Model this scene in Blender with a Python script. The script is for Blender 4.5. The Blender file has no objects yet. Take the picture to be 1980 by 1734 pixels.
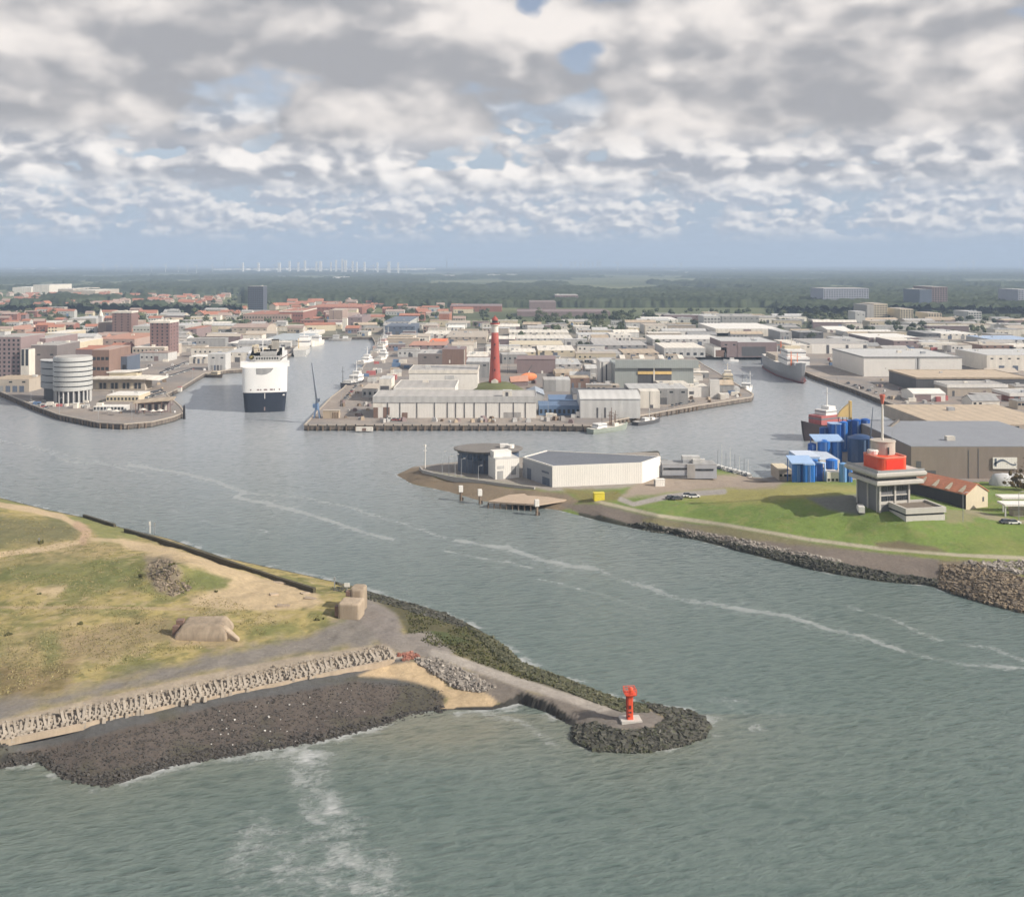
import bpy, math, random
import numpy as np
from mathutils import Vector, Matrix
from mathutils.geometry import tessellate_polygon
random.seed(7); rng = np.random.default_rng(11)
scn = bpy.context.scene
COL = scn.collection
F, HZ, CX, H = 2000.0, 510.0, 990.0, 90.0      # focal length and horizon of the photograph, eye height in metres
PI = math.pi

def depth(py, z=3.0): return (H - z) * F / (py - HZ)
def at(px, py, z=3.0):                          # where the line of sight through a photo point meets the level z
    d = depth(py, z); return Vector(((px - CX) * d / F, d, z))
def pix(X, Y, Z): return CX + X / Y * F, HZ + (H - Z) / Y * F

# ---------------------------------------------------------------- noise (numpy)
_perm = rng.random((512, 512))
def vnoise(x, y):
    xi = np.floor(x).astype(int); yi = np.floor(y).astype(int); fx = x - xi; fy = y - yi
    fx = fx * fx * (3 - 2 * fx); fy = fy * fy * (3 - 2 * fy)
    g = lambda a, b: _perm[a & 511, b & 511]
    return (g(xi, yi) * (1 - fx) + g(xi + 1, yi) * fx) * (1 - fy) + (g(xi, yi + 1) * (1 - fx) + g(xi + 1, yi + 1) * fx) * fy
def fbm(x, y, o=4):
    s = 0; a = .5; t = 0
    for i in range(o):
        s = s + a * vnoise(x * 2 ** i + 17.3 * i, y * 2 ** i + 9.1 * i); t += a; a *= .55
    return s / t
def sstep(a, b, x):
    t = np.clip((x - a) / (b - a), 0, 1); return t * t * (3 - 2 * t)
def seg_dist(x, y, pts):
    d = np.full(np.shape(x), 1e9)
    for (ax, ay), (bx, by) in zip(pts[:-1], pts[1:]):
        vx, vy = bx - ax, by - ay; t = np.clip(((x - ax) * vx + (y - ay) * vy) / (vx * vx + vy * vy + 1e-9), 0, 1)
        d = np.minimum(d, np.hypot(x - ax - t * vx, y - ay - t * vy))
    return d
def poly_sd(x, y, poly):                        # positive inside
    d = seg_dist(x, y, list(poly) + [poly[0]]); ins = np.zeros(np.shape(x), bool)
    n = len(poly)
    for i in range(n):
        (ax, ay), (bx, by) = poly[i], poly[(i + 1) % n]
        c = ((ay > y) != (by > y)) & (x < (bx - ax) * (y - ay) / ((by - ay) if by != ay else 1e-9) + ax); ins ^= c
    return np.where(ins, d, -d)

# ---------------------------------------------------------------- mesh builder
class MB:
    def __init__(s): s.v = []; s.f = []; s.T = None
    def add(s, vs, fs):
        o = len(s.v)
        s.v += [tuple(s.T @ Vector(p)) if s.T is not None else tuple(p) for p in vs]
        s.f += [tuple(i + o for i in q) for q in fs]; return s
    def box(s, x0, x1, y0, y1, z0, z1):
        return s.add([(x0, y0, z0), (x1, y0, z0), (x1, y1, z0), (x0, y1, z0), (x0, y0, z1), (x1, y0, z1), (x1, y1, z1), (x0, y1, z1)],
                     [(0, 3, 2, 1), (4, 5, 6, 7), (0, 1, 5, 4), (1, 2, 6, 5), (2, 3, 7, 6), (3, 0, 4, 7)])
    def prism(s, pts, z0, z1, top=True):
        n = len(pts)
        vs = [(p[0], p[1], z0) for p in pts] + [(p[0], p[1], z1) for p in pts]
        fs = [(i, (i + 1) % n, n + (i + 1) % n, n + i) for i in range(n)] + [tuple(range(n))[::-1]]
        if top: fs.append(tuple(range(n, 2 * n)))
        return s.add(vs, fs)
    def ring(s, pts, inner, z0, z1):             # hollow kerb between two outlines
        n = len(pts); vs = []
        for z in (z0, z1): vs += [(p[0], p[1], z) for p in pts] + [(p[0], p[1], z) for p in inner]
        fs = []
        for i in range(n):
            j = (i + 1) % n
            fs += [(i, j, 2 * n + j, 2 * n + i), (n + j, n + i, 3 * n + i, 3 * n + j), (2 * n + i, 2 * n + j, 3 * n + j, 3 * n + i)]
        return s.add(vs, fs)
    def tube(s, p0, p1, r0, r1=None, n=8):
        r1 = r0 if r1 is None else r1; p0 = Vector(p0); p1 = Vector(p1); d = (p1 - p0).normalized()
        a = d.orthogonal().normalized(); b = d.cross(a)
        vs = []
        for p, r in ((p0, r0), (p1, r1)): vs += [p + (a * math.cos(2 * PI * i / n) + b * math.sin(2 * PI * i / n)) * r for i in range(n)]
        return s.add(vs, [(i, (i + 1) % n, n + (i + 1) % n, n + i) for i in range(n)] + [tuple(range(n))[::-1], tuple(range(n, 2 * n))])
    def lathe(s, prof, n=24, cx=0, cy=0):
        vs = []; m = len(prof)
        for r, z in prof: vs += [(cx + r * math.cos(2 * PI * i / n), cy + r * math.sin(2 * PI * i / n), z) for i in range(n)]
        fs = [(k * n + i, k * n + (i + 1) % n, (k + 1) * n + (i + 1) % n, (k + 1) * n + i) for k in range(m - 1) for i in range(n)]
        return s.add(vs, fs + [tuple(range(n))[::-1], tuple(range((m - 1) * n, m * n))])
    def loft(s, secs, closed=False):
        n = len(secs[0]); vs = [p for q in secs for p in q]
        rngk = range(n) if closed else range(n - 1)
        fs = [(k * n + i, k * n + (i + 1) % n, (k + 1) * n + (i + 1) % n, (k + 1) * n + i) for k in range(len(secs) - 1) for i in rngk]
        return s.add(vs, fs + [tuple(range(n))[::-1], tuple(range((len(secs) - 1) * n, len(secs) * n))])
    def ball(s, c, rx, ry, rz, n=12, m=8, z_from=-1.0):
        prof = []
        for k in range(m + 1):
            t = math.asin(z_from) + (PI / 2 - math.asin(z_from)) * k / m; prof.append((math.cos(t), math.sin(t)))
        vs = [(c[0] + rx * r * math.cos(2 * PI * i / n), c[1] + ry * r * math.sin(2 * PI * i / n), c[2] + rz * z) for r, z in prof for i in range(n)]
        return s.add(vs, [(k * n + i, k * n + (i + 1) % n, (k + 1) * n + (i + 1) % n, (k + 1) * n + i) for k in range(m) for i in range(n)])
    def mesh(s, name, off=None):
        me = bpy.data.meshes.new(name)
        vs = s.v if off is None else [(p[0] - off[0], p[1] - off[1], p[2] - off[2]) for p in s.v]
        me.from_pydata(vs, [], s.f); me.update(); return me

def obj(name, mb, m, parent=None, smooth=False, world=False, loc=None):
    off = parent.location if (world and parent is not None) else None
    me = mb.mesh(name, off); me.materials.append(m)
    if smooth: me.polygons.foreach_set('use_smooth', [True] * len(me.polygons))
    o = bpy.data.objects.new(name, me); COL.objects.link(o)
    if parent is not None: o.parent = parent
    if loc is not None: o.location = loc
    return o
def tag(o, label=None, cat=None, group=None, kind=None):
    if label: o['label'] = label
    if cat: o['category'] = cat
    if group: o['group'] = group
    if kind: o['kind'] = kind
    return o
def thing(name, label, cat, loc=(0, 0, 0), rot=0.0, group=None):
    o = bpy.data.objects.new(name, None); COL.objects.link(o); o.empty_display_size = .2
    o.location = loc; o.rotation_euler = (0, 0, rot); return tag(o, label, cat, group)
def dup(root, loc, rot=0.0, label=None, group=None, sc=None, mats=None):
    r = root.copy(); COL.objects.link(r); r.location = loc; r.rotation_euler = (0, 0, rot)
    if sc: r.scale = sc if isinstance(sc, tuple) else (sc, sc, sc)
    if label: r['label'] = label
    if group: r['group'] = group
    for ch in list(root.children):
        c = ch.copy(); COL.objects.link(c); c.parent = r
        for g in list(ch.children):
            e = g.copy(); COL.objects.link(e); e.parent = c
    return r
def inset(pts, k):
    cx = sum(p[0] for p in pts) / len(pts); cy = sum(p[1] for p in pts) / len(pts); r = []
    for p in pts:
        v = Vector((p[0] - cx, p[1] - cy)); l = v.length; v = v * max(.05, (l - k * 1.41) / l); r.append((cx + v.x, cy + v.y))
    return r

# ---------------------------------------------------------------- materials
def nn(t, typ, **kw):
    n = t.nodes.new(typ)
    for k, v in kw.items():
        if k.startswith('i_'):
            key = k[2:]; key = int(key) if key.isdigit() else key.replace('_', ' ')
            if hasattr(v, 'is_output') or isinstance(v, bpy.types.NodeSocket): t.links.new(v, n.inputs[key])
            else: n.inputs[key].default_value = v
        else: setattr(n, k, v)
    return n
def mth(t, op, a, b=None, c=None, clamp=False):
    n = t.nodes.new('ShaderNodeMath'); n.operation = op; n.use_clamp = clamp
    for i, x in enumerate((a, b, c)):
        if x is None: continue
        if isinstance(x, bpy.types.NodeSocket): t.links.new(x, n.inputs[i])
        else: n.inputs[i].default_value = x
    return n.outputs[0]
def mixc(t, fac, a, b, mode='MIX'):
    n = t.nodes.new('ShaderNodeMix'); n.data_type = 'RGBA'; n.blend_type = mode
    for i, x in ((0, fac), (6, a), (7, b)):
        if isinstance(x, bpy.types.NodeSocket): t.links.new(x, n.inputs[i])
        else: n.inputs[i].default_value = x if i == 0 else (*x[:3], 1)
    return n.outputs[2]
def rmap(t, v, a, b, c=0.0, d=1.0, smooth=True):
    n = t.nodes.new('ShaderNodeMapRange'); n.interpolation_type = 'SMOOTHSTEP' if smooth else 'LINEAR'
    t.links.new(v, n.inputs[0])
    for i, x in enumerate((a, b, c, d)): n.inputs[i + 1].default_value = x
    return n.outputs[0]
def noise(t, vec, scale, detail=4.0, rough=.55, dist=0.0):
    n = t.nodes.new('ShaderNodeTexNoise'); n.inputs['Scale'].default_value = scale; n.inputs['Detail'].default_value = detail
    n.inputs['Roughness'].default_value = rough; n.inputs['Distortion'].default_value = dist
    if vec is not None: t.links.new(vec, n.inputs['Vector'])
    return n.outputs['Fac']
def vscale(t, vec, s):
    n = t.nodes.new('ShaderNodeVectorMath'); n.operation = 'MULTIPLY'; t.links.new(vec, n.inputs[0]); n.inputs[1].default_value = s; return n.outputs[0]
def newmat(name):
    m = bpy.data.materials.new(name); m.use_nodes = True; t = m.node_tree; b = t.nodes['Principled BSDF']; return m, t, b
_mats = {}
def mat(name, col, rough=.7, var=.14, rib=0.0, metal=0.0, spec=.3):
    """painted or plain surface: large weathering patches, fine grain, rain streaks, optional sheet ribs"""
    if name in _mats: return _mats[name]
    m, t, b = newmat(name)
    co = t.nodes.new('ShaderNodeTexCoord').outputs['Object']
    n1 = noise(t, co, .13, 5, .6); n2 = noise(t, vscale(t, co, (1, 1, .12)), .9, 4, .6)
    f = mth(t, 'ADD', mth(t, 'MULTIPLY', mth(t, 'SUBTRACT', n1, .5), 2.2 * var), mth(t, 'MULTIPLY', mth(t, 'SUBTRACT', n2, .5), 2.4 * var))
    if rib:
        w = nn(t, 'ShaderNodeTexWave', wave_type='BANDS', bands_direction='X', i_Vector=vscale(t, co, (1, 1, 0)), i_Scale=rib)
        f = mth(t, 'ADD', f, mth(t, 'MULTIPLY', mth(t, 'SUBTRACT', w.outputs['Fac'], .5), .12))
    rnd = t.nodes.new('ShaderNodeObjectInfo').outputs['Random']                       # every copy weathers a little differently
    f = mth(t, 'ADD', f, mth(t, 'MULTIPLY', mth(t, 'SUBTRACT', rnd, .55), var * 1.1))
    hs = nn(t, 'ShaderNodeHueSaturation', i_Color=(*col, 1)); t.links.new(mth(t, 'ADD', f, 1.0), hs.inputs['Value'])
    t.links.new(hs.outputs[0], b.inputs['Base Color'])
    b.inputs['Roughness'].default_value = rough; b.inputs['Metallic'].default_value = metal; b.inputs['Specular IOR Level'].default_value = spec
    _mats[name] = m; return m
white = mat('white cladding', (.78, .745, .68), .55, .07, .35)
ivory = mat('ivory render', (.70, .65, .565), .7, .14, .06)
cream = mat('cream stone', (.60, .52, .38), .75, .12)
beige = mat('beige concrete', (.45, .39, .32), .8, .14)
tan = mat('tan roofing felt', (.47, .38, .28), .85, .2, .05)
lgrey = mat('light grey sheet', (.52, .51, .485), .5, .14, .07)
grey = mat('grey sheet', (.31, .305, .295), .6, .16, .07)
mgrey = mat('mid grey felt', (.40, .38, .355), .85, .2, .055)
dgrey = mat('dark grey sheet', (.11, .11, .115), .6, .14, .3)
mauve = mat('mauve brick', (.25, .19, .185), .8, .13)
brown = mat('brown brick', (.22, .145, .115), .8, .16)
redbrick = mat('red brick', (.30, .14, .11), .8, .16)
redroof = mat('red clay tiles', (.40, .18, .12), .75, .2)
pinkroof = mat('faded clay tiles', (.38, .285, .24), .75, .2)
greengrey = mat('green grey sheet', (.36, .385, .365), .5, .09, .25)
slate = mat('blue grey sheet', (.12, .145, .19), .45, .12, .25)
blue = mat('blue paint', (.03, .16, .50), .4, .2)
deepblue = mat('deep blue paint', (.02, .10, .36), .4, .18)
paleblue = mat('pale blue sheet', (.34, .48, .70), .5, .1)
bluesheet = mat('faded blue sheet', (.13, .20, .32), .5, .14, .3)
navy = mat('navy hull paint', (.03, .05, .10), .4, .2)
black = mat('black paint', (.02, .02, .022), .5, .2)
red = mat('signal red paint', (.74, .10, .045), .45, .1)
brickred = mat('lighthouse red paint', (.36, .085, .065), .6, .1)
redhull = mat('faded red paint', (.46, .15, .145), .5, .15)
orange = mat('orange paint', (.82, .20, .06), .5, .12)
salmon = mat('salmon tarpaulin', (.50, .27, .19), .7, .16)
yellow = mat('ochre yellow paint', (.72, .50, .20), .5, .12)
lemon = mat('lemon yellow paint', (.70, .58, .06), .5, .1)
steel = mat('galvanised steel', (.40, .41, .42), .45, .12, metal=.3)
wood = mat('weathered timber', (.20, .15, .11), .85, .25)
darkwood = mat('wet timber', (.07, .06, .05), .8, .25)
asphalt = mat('asphalt', (.12, .115, .11), .9, .15)
hullgrey = mat('grey hull paint', (.33, .33, .33), .5, .15)
greenhull = mat('grey green hull paint', (.30, .33, .28), .5, .15)
shipwhite = mat('ship white paint', (.80, .78, .74), .4, .05)
sandstone = mat('bunker concrete', (.37, .295, .215), .9, .34)
bank = mat('mown grass bank', (.12, .13, .055), .95, .25)
def glassmat(name, col, rough=.12):
    m, t, b = newmat(name); co = t.nodes.new('ShaderNodeTexCoord').outputs['Object']
    n = noise(t, co, .7, 3); hs = nn(t, 'ShaderNodeHueSaturation', i_Color=(*col, 1)); t.links.new(rmap(t, n, .3, .7, .6, 1.5), hs.inputs['Value'])
    t.links.new(hs.outputs[0], b.inputs['Base Color']); b.inputs['Roughness'].default_value = rough; b.inputs['Specular IOR Level'].default_value = .6; return m
glass = glassmat('window glass', (.035, .04, .045)); bluglass = glassmat('blue window glass', (.05, .075, .12))
# ================================================================ camera, sky, sun, air
cam = bpy.data.objects.new('camera', bpy.data.cameras.new('camera')); COL.objects.link(cam); scn.camera = cam
cam.location = (0, 0, H); cam.rotation_euler = (PI / 2, 0, 0); cam.data.sensor_width = 36; cam.data.lens = 36 * F / 1980
cam.data.shift_y = -(867 - HZ) / 1980; cam.data.clip_start = 1; cam.data.clip_end = 200000
SUN_EL, SUN_AZ = math.radians(33), math.radians(111)      # azimuth clockwise from +Y: the sun stands on the right, a little behind the viewer
sd = bpy.data.lights.new('sun', 'SUN'); sd.energy = 4.8; sd.angle = math.radians(.6); sd.color = (1, .93, .83)
so = bpy.data.objects.new('sun', sd); COL.objects.link(so)
sv = Vector((math.sin(SUN_AZ) * math.cos(SUN_EL), math.cos(SUN_AZ) * math.cos(SUN_EL), math.sin(SUN_EL)))
so.rotation_euler = sv.to_track_quat('Z', 'Y').to_euler(); so.location = (0, 0, 300)
scn.view_settings.view_transform = 'Standard'; scn.view_settings.look = 'None'; scn.view_settings.exposure = .2; scn.view_settings.gamma = 1
scn.view_settings.use_curve_mapping = False
scn.cycles.use_denoising = True; scn.cycles.max_bounces = 5; scn.cycles.diffuse_bounces = 2; scn.cycles.glossy_bounces = 2; scn.cycles.volume_bounces = 0
scn.cycles.transparent_max_bounces = 6; scn.cycles.caustics_reflective = False; scn.cycles.caustics_refractive = False; scn.cycles.use_adaptive_sampling = True; scn.cycles.adaptive_threshold = .03; scn.cycles.adaptive_min_samples = 12

w = bpy.data.worlds.new('World'); scn.world = w; w.use_nodes = True; t = w.node_tree; bg = t.nodes['Background']
sky = nn(t, 'ShaderNodeTexSky', sky_type='NISHITA', sun_disc=False, sun_elevation=SUN_EL, sun_rotation=SUN_AZ, altitude=90, air_density=1.0, dust_density=1.2, ozone_density=1.2)
dirv = t.nodes.new('ShaderNodeTexCoord').outputs['Generated']
sep = nn(t, 'ShaderNodeSeparateXYZ', i_0=dirv); dz = sep.outputs['Z']; dx = sep.outputs['X']; dy = sep.outputs['Y']
skyc = nn(t, 'ShaderNodeHueSaturation', i_Color=sky.outputs[0], i_Value=.115, i_Saturation=.72).outputs[0]
skyc = mixc(t, 1.0, skyc, (1.05, 1.0, 1.02), 'MULTIPLY')
hazeband = mixc(t, rmap(t, dz, .0, .22), (.40, .485, .605), skyc)                  # air near the horizon
front = mth(t, 'GREATER_THAN', dy, 0.0)
# where the larger cloud masses and gaps stand in this sky (direction x, z; widths; strength)
def dirxz(px, py):
    v = Vector(((px - CX) / F, 1, (HZ - py) / F)).normalized(); return v.x, v.z
wv = nn(t, 'ShaderNodeTexNoise', i_Vector=dirv, i_Scale=14.0, i_Detail=3.0)
warp = nn(t, 'ShaderNodeVectorMath', operation='MULTIPLY_ADD', i_0=wv.outputs['Color'], i_1=(.045, 0, .022), i_2=dirv).outputs[0]
def blob_sum(lst):
    tot = None
    for px, py, sx, sy, a in lst:
        cx, cz = dirxz(px, py)
        v = nn(t, 'ShaderNodeVectorMath', operation='SUBTRACT', i_0=warp, i_1=(cx + .0225, 0, cz + .011))
        v = nn(t, 'ShaderNodeVectorMath', operation='MULTIPLY', i_0=v.outputs[0], i_1=(F / sx, 0, F / sy))
        l = nn(t, 'ShaderNodeVectorMath', operation='LENGTH', i_0=v.outputs[0]).outputs[1] if False else None
        ln = t.nodes.new('ShaderNodeVectorMath'); ln.operation = 'LENGTH'; t.links.new(v.outputs[0], ln.inputs[0])
        g = mth(t, 'MULTIPLY', rmap(t, ln.outputs['Value'], 1.0, .0), a)
        tot = g if tot is None else mth(t, 'ADD', tot, g)
    return mth(t, 'MULTIPLY', tot, front)
cover_bias = blob_sum([(1130, 105, 120, 55, -.34), (1030, 15, 50, 70, -.30), (330, 296, 150, 20, -.26), (900, 318, 170, 20, -.16), (490, 205, 40, 26, -.2), (1190, 296, 120, 30, -.2), (1700, 318, 160, 14, -.16), (1260, 330, 90, 14, -.14),
                       (700, 60, 420, 110, .2), (200, 180, 330, 120, .2), (1500, 110, 420, 150, .2), (1850, 250, 240, 90, .16), (760, 235, 330, 60, .16), (1420, 260, 240, 60, .12), (260, 345, 300, 24, .10), (800, 345, 300, 30, .10), (1500, 365, 330, 44, .12), (1850, 370, 160, 40, .1)])
glow_bias = blob_sum([(900, 50, 200, 70, .42), (560, 70, 200, 70, .26), (1330, 60, 240, 90, .42), (70, 60, 130, 70, .30), (770, 190, 150, 55, .48), (1890, 185, 120, 65, .50), (1000, 130, 40, 45, .55),
                      (1275, 135, 42, 28, .5), (1410, 245, 110, 55, .44), (350, 322, 55, 20, .5), (70, 330, 60, 24, .45), (625, 322, 60, 26, .45), (1450, 358, 190, 26, .48), (1230, 215, 70, 36, .26), (1780, 40, 90, 50, .28), (1155, 425, 26, 20, .4), (1660, 345, 160, 24, .25), (990, 330, 60, 22, .3), (200, 325, 30, 16, .4), (1890, 350, 70, 24, .35), (1240, 370, 70, 16, .3),
                      (760, 125, 260, 40, -.40), (230, 165, 300, 50, -.30), (1560, 205, 330, 50, -.36), (1680, 25, 90, 30, -.45), (320, 262, 330, 26, -.34), (1360, 312, 200, 18, -.3), (840, 272, 260, 28, -.30), (450, 20, 120, 50, -.25), (1090, 130, 70, 60, -.35), (1700, 290, 200, 22, -.32), (1930, 60, 80, 60, -.2)])
def layer(below, sx, th, lo, hi, white_c, base_c, seed, glow=1.0, up=.16, soft=.10, det=7.0, gain=3.3, bw_=.15):
    vec = nn(t, 'ShaderNodeVectorMath', operation='MULTIPLY_ADD', i_0=dirv, i_1=(sx, sx, sx * 1.8), i_2=(seed, seed * .7, seed * 1.3)).outputs[0]
    off = nn(t, 'ShaderNodeVectorMath', operation='ADD', i_0=vec, i_1=(up * .5, 0, up)).outputs[0]
    wob = nn(t, 'ShaderNodeTexNoise', i_Vector=vec, i_Scale=2.2, i_Detail=3.0)
    def puff(v_):                                     # noise with rounded billows on it
        n_ = noise(t, v_, 1.0, det - 2.5, .5, .1); q_ = nn(t, 'ShaderNodeVectorMath', operation='MULTIPLY_ADD', i_0=wob.outputs['Color'], i_1=(.35, .35, .35), i_2=v_).outputs[0]
        vo = nn(t, 'ShaderNodeTexVoronoi', feature='F1', i_Vector=q_, i_Scale=2.6, i_Detail=1.0, i_Roughness=.55); return mth(t, 'ADD', n_, mth(t, 'MULTIPLY', mth(t, 'SUBTRACT', .45, vo.outputs['Distance']), bw_))
    a = puff(vec); b_ = puff(off)
    d = mth(t, 'ADD', a, mth(t, 'MULTIPLY', cover_bias, glow))
    den = rmap(t, d, th, th + soft)
    m = mth(t, 'MULTIPLY', mth(t, 'MULTIPLY', den, rmap(t, dz, lo[0], lo[1])), rmap(t, dz, hi[0], hi[1], 1, 0) if hi else 1.0)
    sh = mth(t, 'ADD', mth(t, 'ADD', .36, mth(t, 'MULTIPLY', mth(t, 'SUBTRACT', a, b_), gain)), mth(t, 'MULTIPLY', glow_bias, glow), clamp=True)
    sh = rmap(t, sh, .0, .95, smooth=True)
    return mixc(t, m, below, mixc(t, sh, base_c, white_c))
c = layer(hazeband, 24, .27, (.016, .04), (.068, .095), (.76, .755, .765), (.425, .475, .56), 3.1, .6, .2, .14, 5.2, 2.8, .22)
c = layer(c, 10.5, .275, (.058, .088), (.125, .17), (.90, .865, .84), (.385, .41, .465), 9.7, .75, .2, .08, 6, 3.1, .24)
c = layer(c, 5.2, .255, (.098, .135), None, (.86, .81, .775), (.385, .39, .415), 5.2, .72, .24, .10, 6.5, 2.8, .19)
t.links.new(c, bg.inputs['Color']); bg.inputs['Strength'].default_value = .94
# overhead and behind the viewer a plainer cloud cover is enough
bg2 = nn(t, 'ShaderNodeBackground', i_Strength=.94); t.links.new(mixc(t, rmap(t, noise(t, dirv, 4.0, 3), .35, .6), skyc, (.60, .575, .565)), bg2.inputs['Color'])
mx = t.nodes.new('ShaderNodeMixShader'); t.links.new(mth(t, 'MAXIMUM', rmap(t, dz, .33, .42), rmap(t, dy, .25, .05)), mx.inputs[0]); t.links.new(bg.outputs[0], mx.inputs[1]); t.links.new(bg2.outputs[0], mx.inputs[2])
t.links.new(mx.outputs[0], t.nodes['World Output'].inputs['Surface'])
w.cycles.sampling_method = 'MANUAL'; w.cycles.sample_map_resolution = 512

hz = MB().box(-46000, 46000, -2500, 69000, -2.0, 150.0)
hm = bpy.data.materials.new('haze air'); hm.use_nodes = True; ht = hm.node_tree; ht.nodes.clear()
ho = ht.nodes.new('ShaderNodeOutputMaterial'); pv = ht.nodes.new('ShaderNodeVolumePrincipled')
pv.inputs['Color'].default_value = (.60, .76, .98, 1); pv.inputs['Density'].default_value = HAZE = 1.2e-4; pv.inputs['Anisotropy'].default_value = .0
ht.links.new(pv.outputs[0], ho.inputs['Volume'])
haze = tag(obj('haze', hz, hm), 'pale blue summer air over the harbour', 'haze', kind='stuff')

# ================================================================ sea
isl = [(-260, 945), (0, 962), (90, 985), (170, 1002), (250, 1024), (330, 1042), (430, 1077), (570, 1107), (680, 1132), (770, 1160), (850, 1182), (900, 1203), (970, 1243), (1010, 1281), (1060, 1298), (1100, 1314), (1180, 1346), (1240, 1362), (1290, 1366), (1345, 1380), (1374, 1402),
       (1360, 1426), (1320, 1441), (1240, 1454), (1150, 1451), (1106, 1432), (1112, 1405), (1060, 1376), (1005, 1358), (950, 1372), (880, 1372), (850, 1373), (790, 1380), (740, 1402), (620, 1432), (470, 1457), (340, 1478), (205, 1519), (140, 1511), (75, 1472), (0, 1482), (-260, 1510)]
dsh = [(767, 918), (800, 936), (870, 951), (930, 968), (1000, 975), (1080, 986), (1150, 1004), (1220, 1020), (1300, 1032), (1400, 1057), (1500, 1084), (1600, 1107), (1700, 1124), (1790, 1131), (1812, 1137), (1900, 1167), (1980, 1187), (2150, 1230), (2420, 1290), (2700, 1000),
       (2400, 905), (1560, 905), (1500, 926), (1455, 922), (1390, 906), (1290, 889), (1000, 880), (880, 893), (800, 902)]
pys = np.concatenate([[9510, 5000, 3200, 2500, 2150], np.arange(1950, 1500, -5), np.arange(1500, 900, -2.2), np.arange(900, 640, -2.5), np.geomspace(640 - HZ, 2.6, 26) + HZ])
pxs = np.concatenate([[-9000, -3500, -1500, -800], np.arange(-420, 2420, 4.2), [2800, 3500, 5500, 11000]])
PXg, PYg = np.meshgrid(pxs, pys); Dg = H * F / (PYg - HZ); Xg = (PXg - CX) * Dg / F
foam = np.zeros(PXg.shape)
def fl(pts, wd, a):
    global foam
    wob = (fbm(PXg * .012, PYg * .03, 3) - .5) * 16
    d = seg_dist(PXg, PYg + wob, pts); brk = sstep(.22, .55, fbm(PXg * .011 + 40, PYg * .018, 3))
    foam = np.maximum(foam, a * np.exp(-(d / wd) ** 2) * (.5 + .5 * brk))
    foam = np.maximum(foam, .28 * a * np.exp(-(d / (wd * 4.5)) ** 2) * brk)
fl([(250, 897), (300, 908), (360, 918), (430, 938), (475, 953), (455, 962), (500, 972), (580, 985), (650, 1010), (760, 1040)], 3.2, .8)
fl([(480, 955), (600, 965), (700, 990), (760, 1005), (860, 1035)], 3, .5)
fl([(880, 1043), (980, 1058), (1060, 1085), (1150, 1100), (1220, 1128), (1330, 1160), (1430, 1178), (1540, 1195), (1610, 1215), (1680, 1235), (1760, 1262), (1830, 1282), (1900, 1290), (2100, 1300)], 4.6, .8)
fl([(1640, 1170), (1720, 1195), (1770, 1215), (1820, 1235)], 4, .5)
fl([(1850, 1245), (1920, 1255), (1985, 1283), (2080, 1310)], 4, .5)
fl([(-100, 840), (0, 850), (80, 870), (130, 890), (250, 900)], 2.4, .45); fl([(60, 865), (200, 893), (330, 935)], 2.6, .35)
fl([(860, 1065), (960, 1085), (1030, 1100)], 3, .5); fl([(1040, 1120), (1150, 1145), (1250, 1178)], 3, .35); fl([(330, 985), (430, 1015), (520, 1030)], 4, .3)
fl([(930, 1375), (1000, 1395), (1080, 1440)], 8, .45); fl([(880, 1378), (940, 1374), (1000, 1370)], 4, .7)
pn = sstep(.42, .62, fbm(PXg * .02, PYg * .05, 4))
for pts, wd, a in (([(560, 1440), (600, 1470), (608, 1530), (640, 1590)], 38, 1.1), ([(520, 1660), (620, 1680), (700, 1720)], 80, .62), ([(650, 1600), (690, 1690), (740, 1710)], 55, .7), ([(470, 1440), (560, 1445)], 30, .8)):
    foam = np.maximum(foam, a * np.exp(-(seg_dist(PXg, PYg, pts) / wd) ** 2) * (.45 + .55 * pn))
islw = [tuple(at(*p, 0)[:2]) for p in isl]; dshw = [tuple(at(*p, 0)[:2]) for p in dsh]
near = (Dg > 150) & (Dg < 620)
sdi = np.full(Xg.shape, -999.0); sdd = sdi.copy()
sdi[near] = poly_sd(Xg[near], Dg[near], islw); sdd[near] = poly_sd(Xg[near], Dg[near], dshw)
sdw = np.minimum(np.abs(sdi) * .8 + .4, np.abs(sdd) * 2.0)
surf = sstep(.44, .72, fbm(Xg * .21, Dg * .21, 4))
foam = np.maximum(foam, np.exp(-(sdw / 2.0) ** 2) * (.05 + 1.1 * surf))
headd = np.hypot(Xg - 44, (Dg - 204) * 1.0); foam = np.maximum(foam, .55 * np.exp(-(headd / 11) ** 2) * surf)
silt = np.exp(-(np.hypot((PXg - 860) / 170, (PYg - 1400) / 55)) ** 2) + .6 * np.exp(-np.clip(-sdi, 0, 99) / 14) * (PYg > 1380)
silt = np.clip(silt, 0, 1)
nr, nc = PXg.shape
me = bpy.data.meshes.new('water'); vs = np.stack([Xg, Dg, np.zeros_like(Xg)], -1).reshape(-1, 3)
idx = np.arange(nr * nc).reshape(nr, nc); q = np.stack([idx[:-1, :-1], idx[:-1, 1:], idx[1:, 1:], idx[1:, :-1]], -1).reshape(-1, 4)
def grid_mesh(me, vs, q):
    me.vertices.add(len(vs)); me.vertices.foreach_set('co', np.ascontiguousarray(vs, dtype=np.float32).ravel())
    me.loops.add(q.size); me.loops.foreach_set('vertex_index', np.ascontiguousarray(q, dtype=np.int32).ravel())
    me.polygons.add(len(q)); me.polygons.foreach_set('loop_start', np.arange(0, q.size, 4, dtype=np.int32)); me.update(calc_edges=True)
grid_mesh(me, vs, q)
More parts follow.
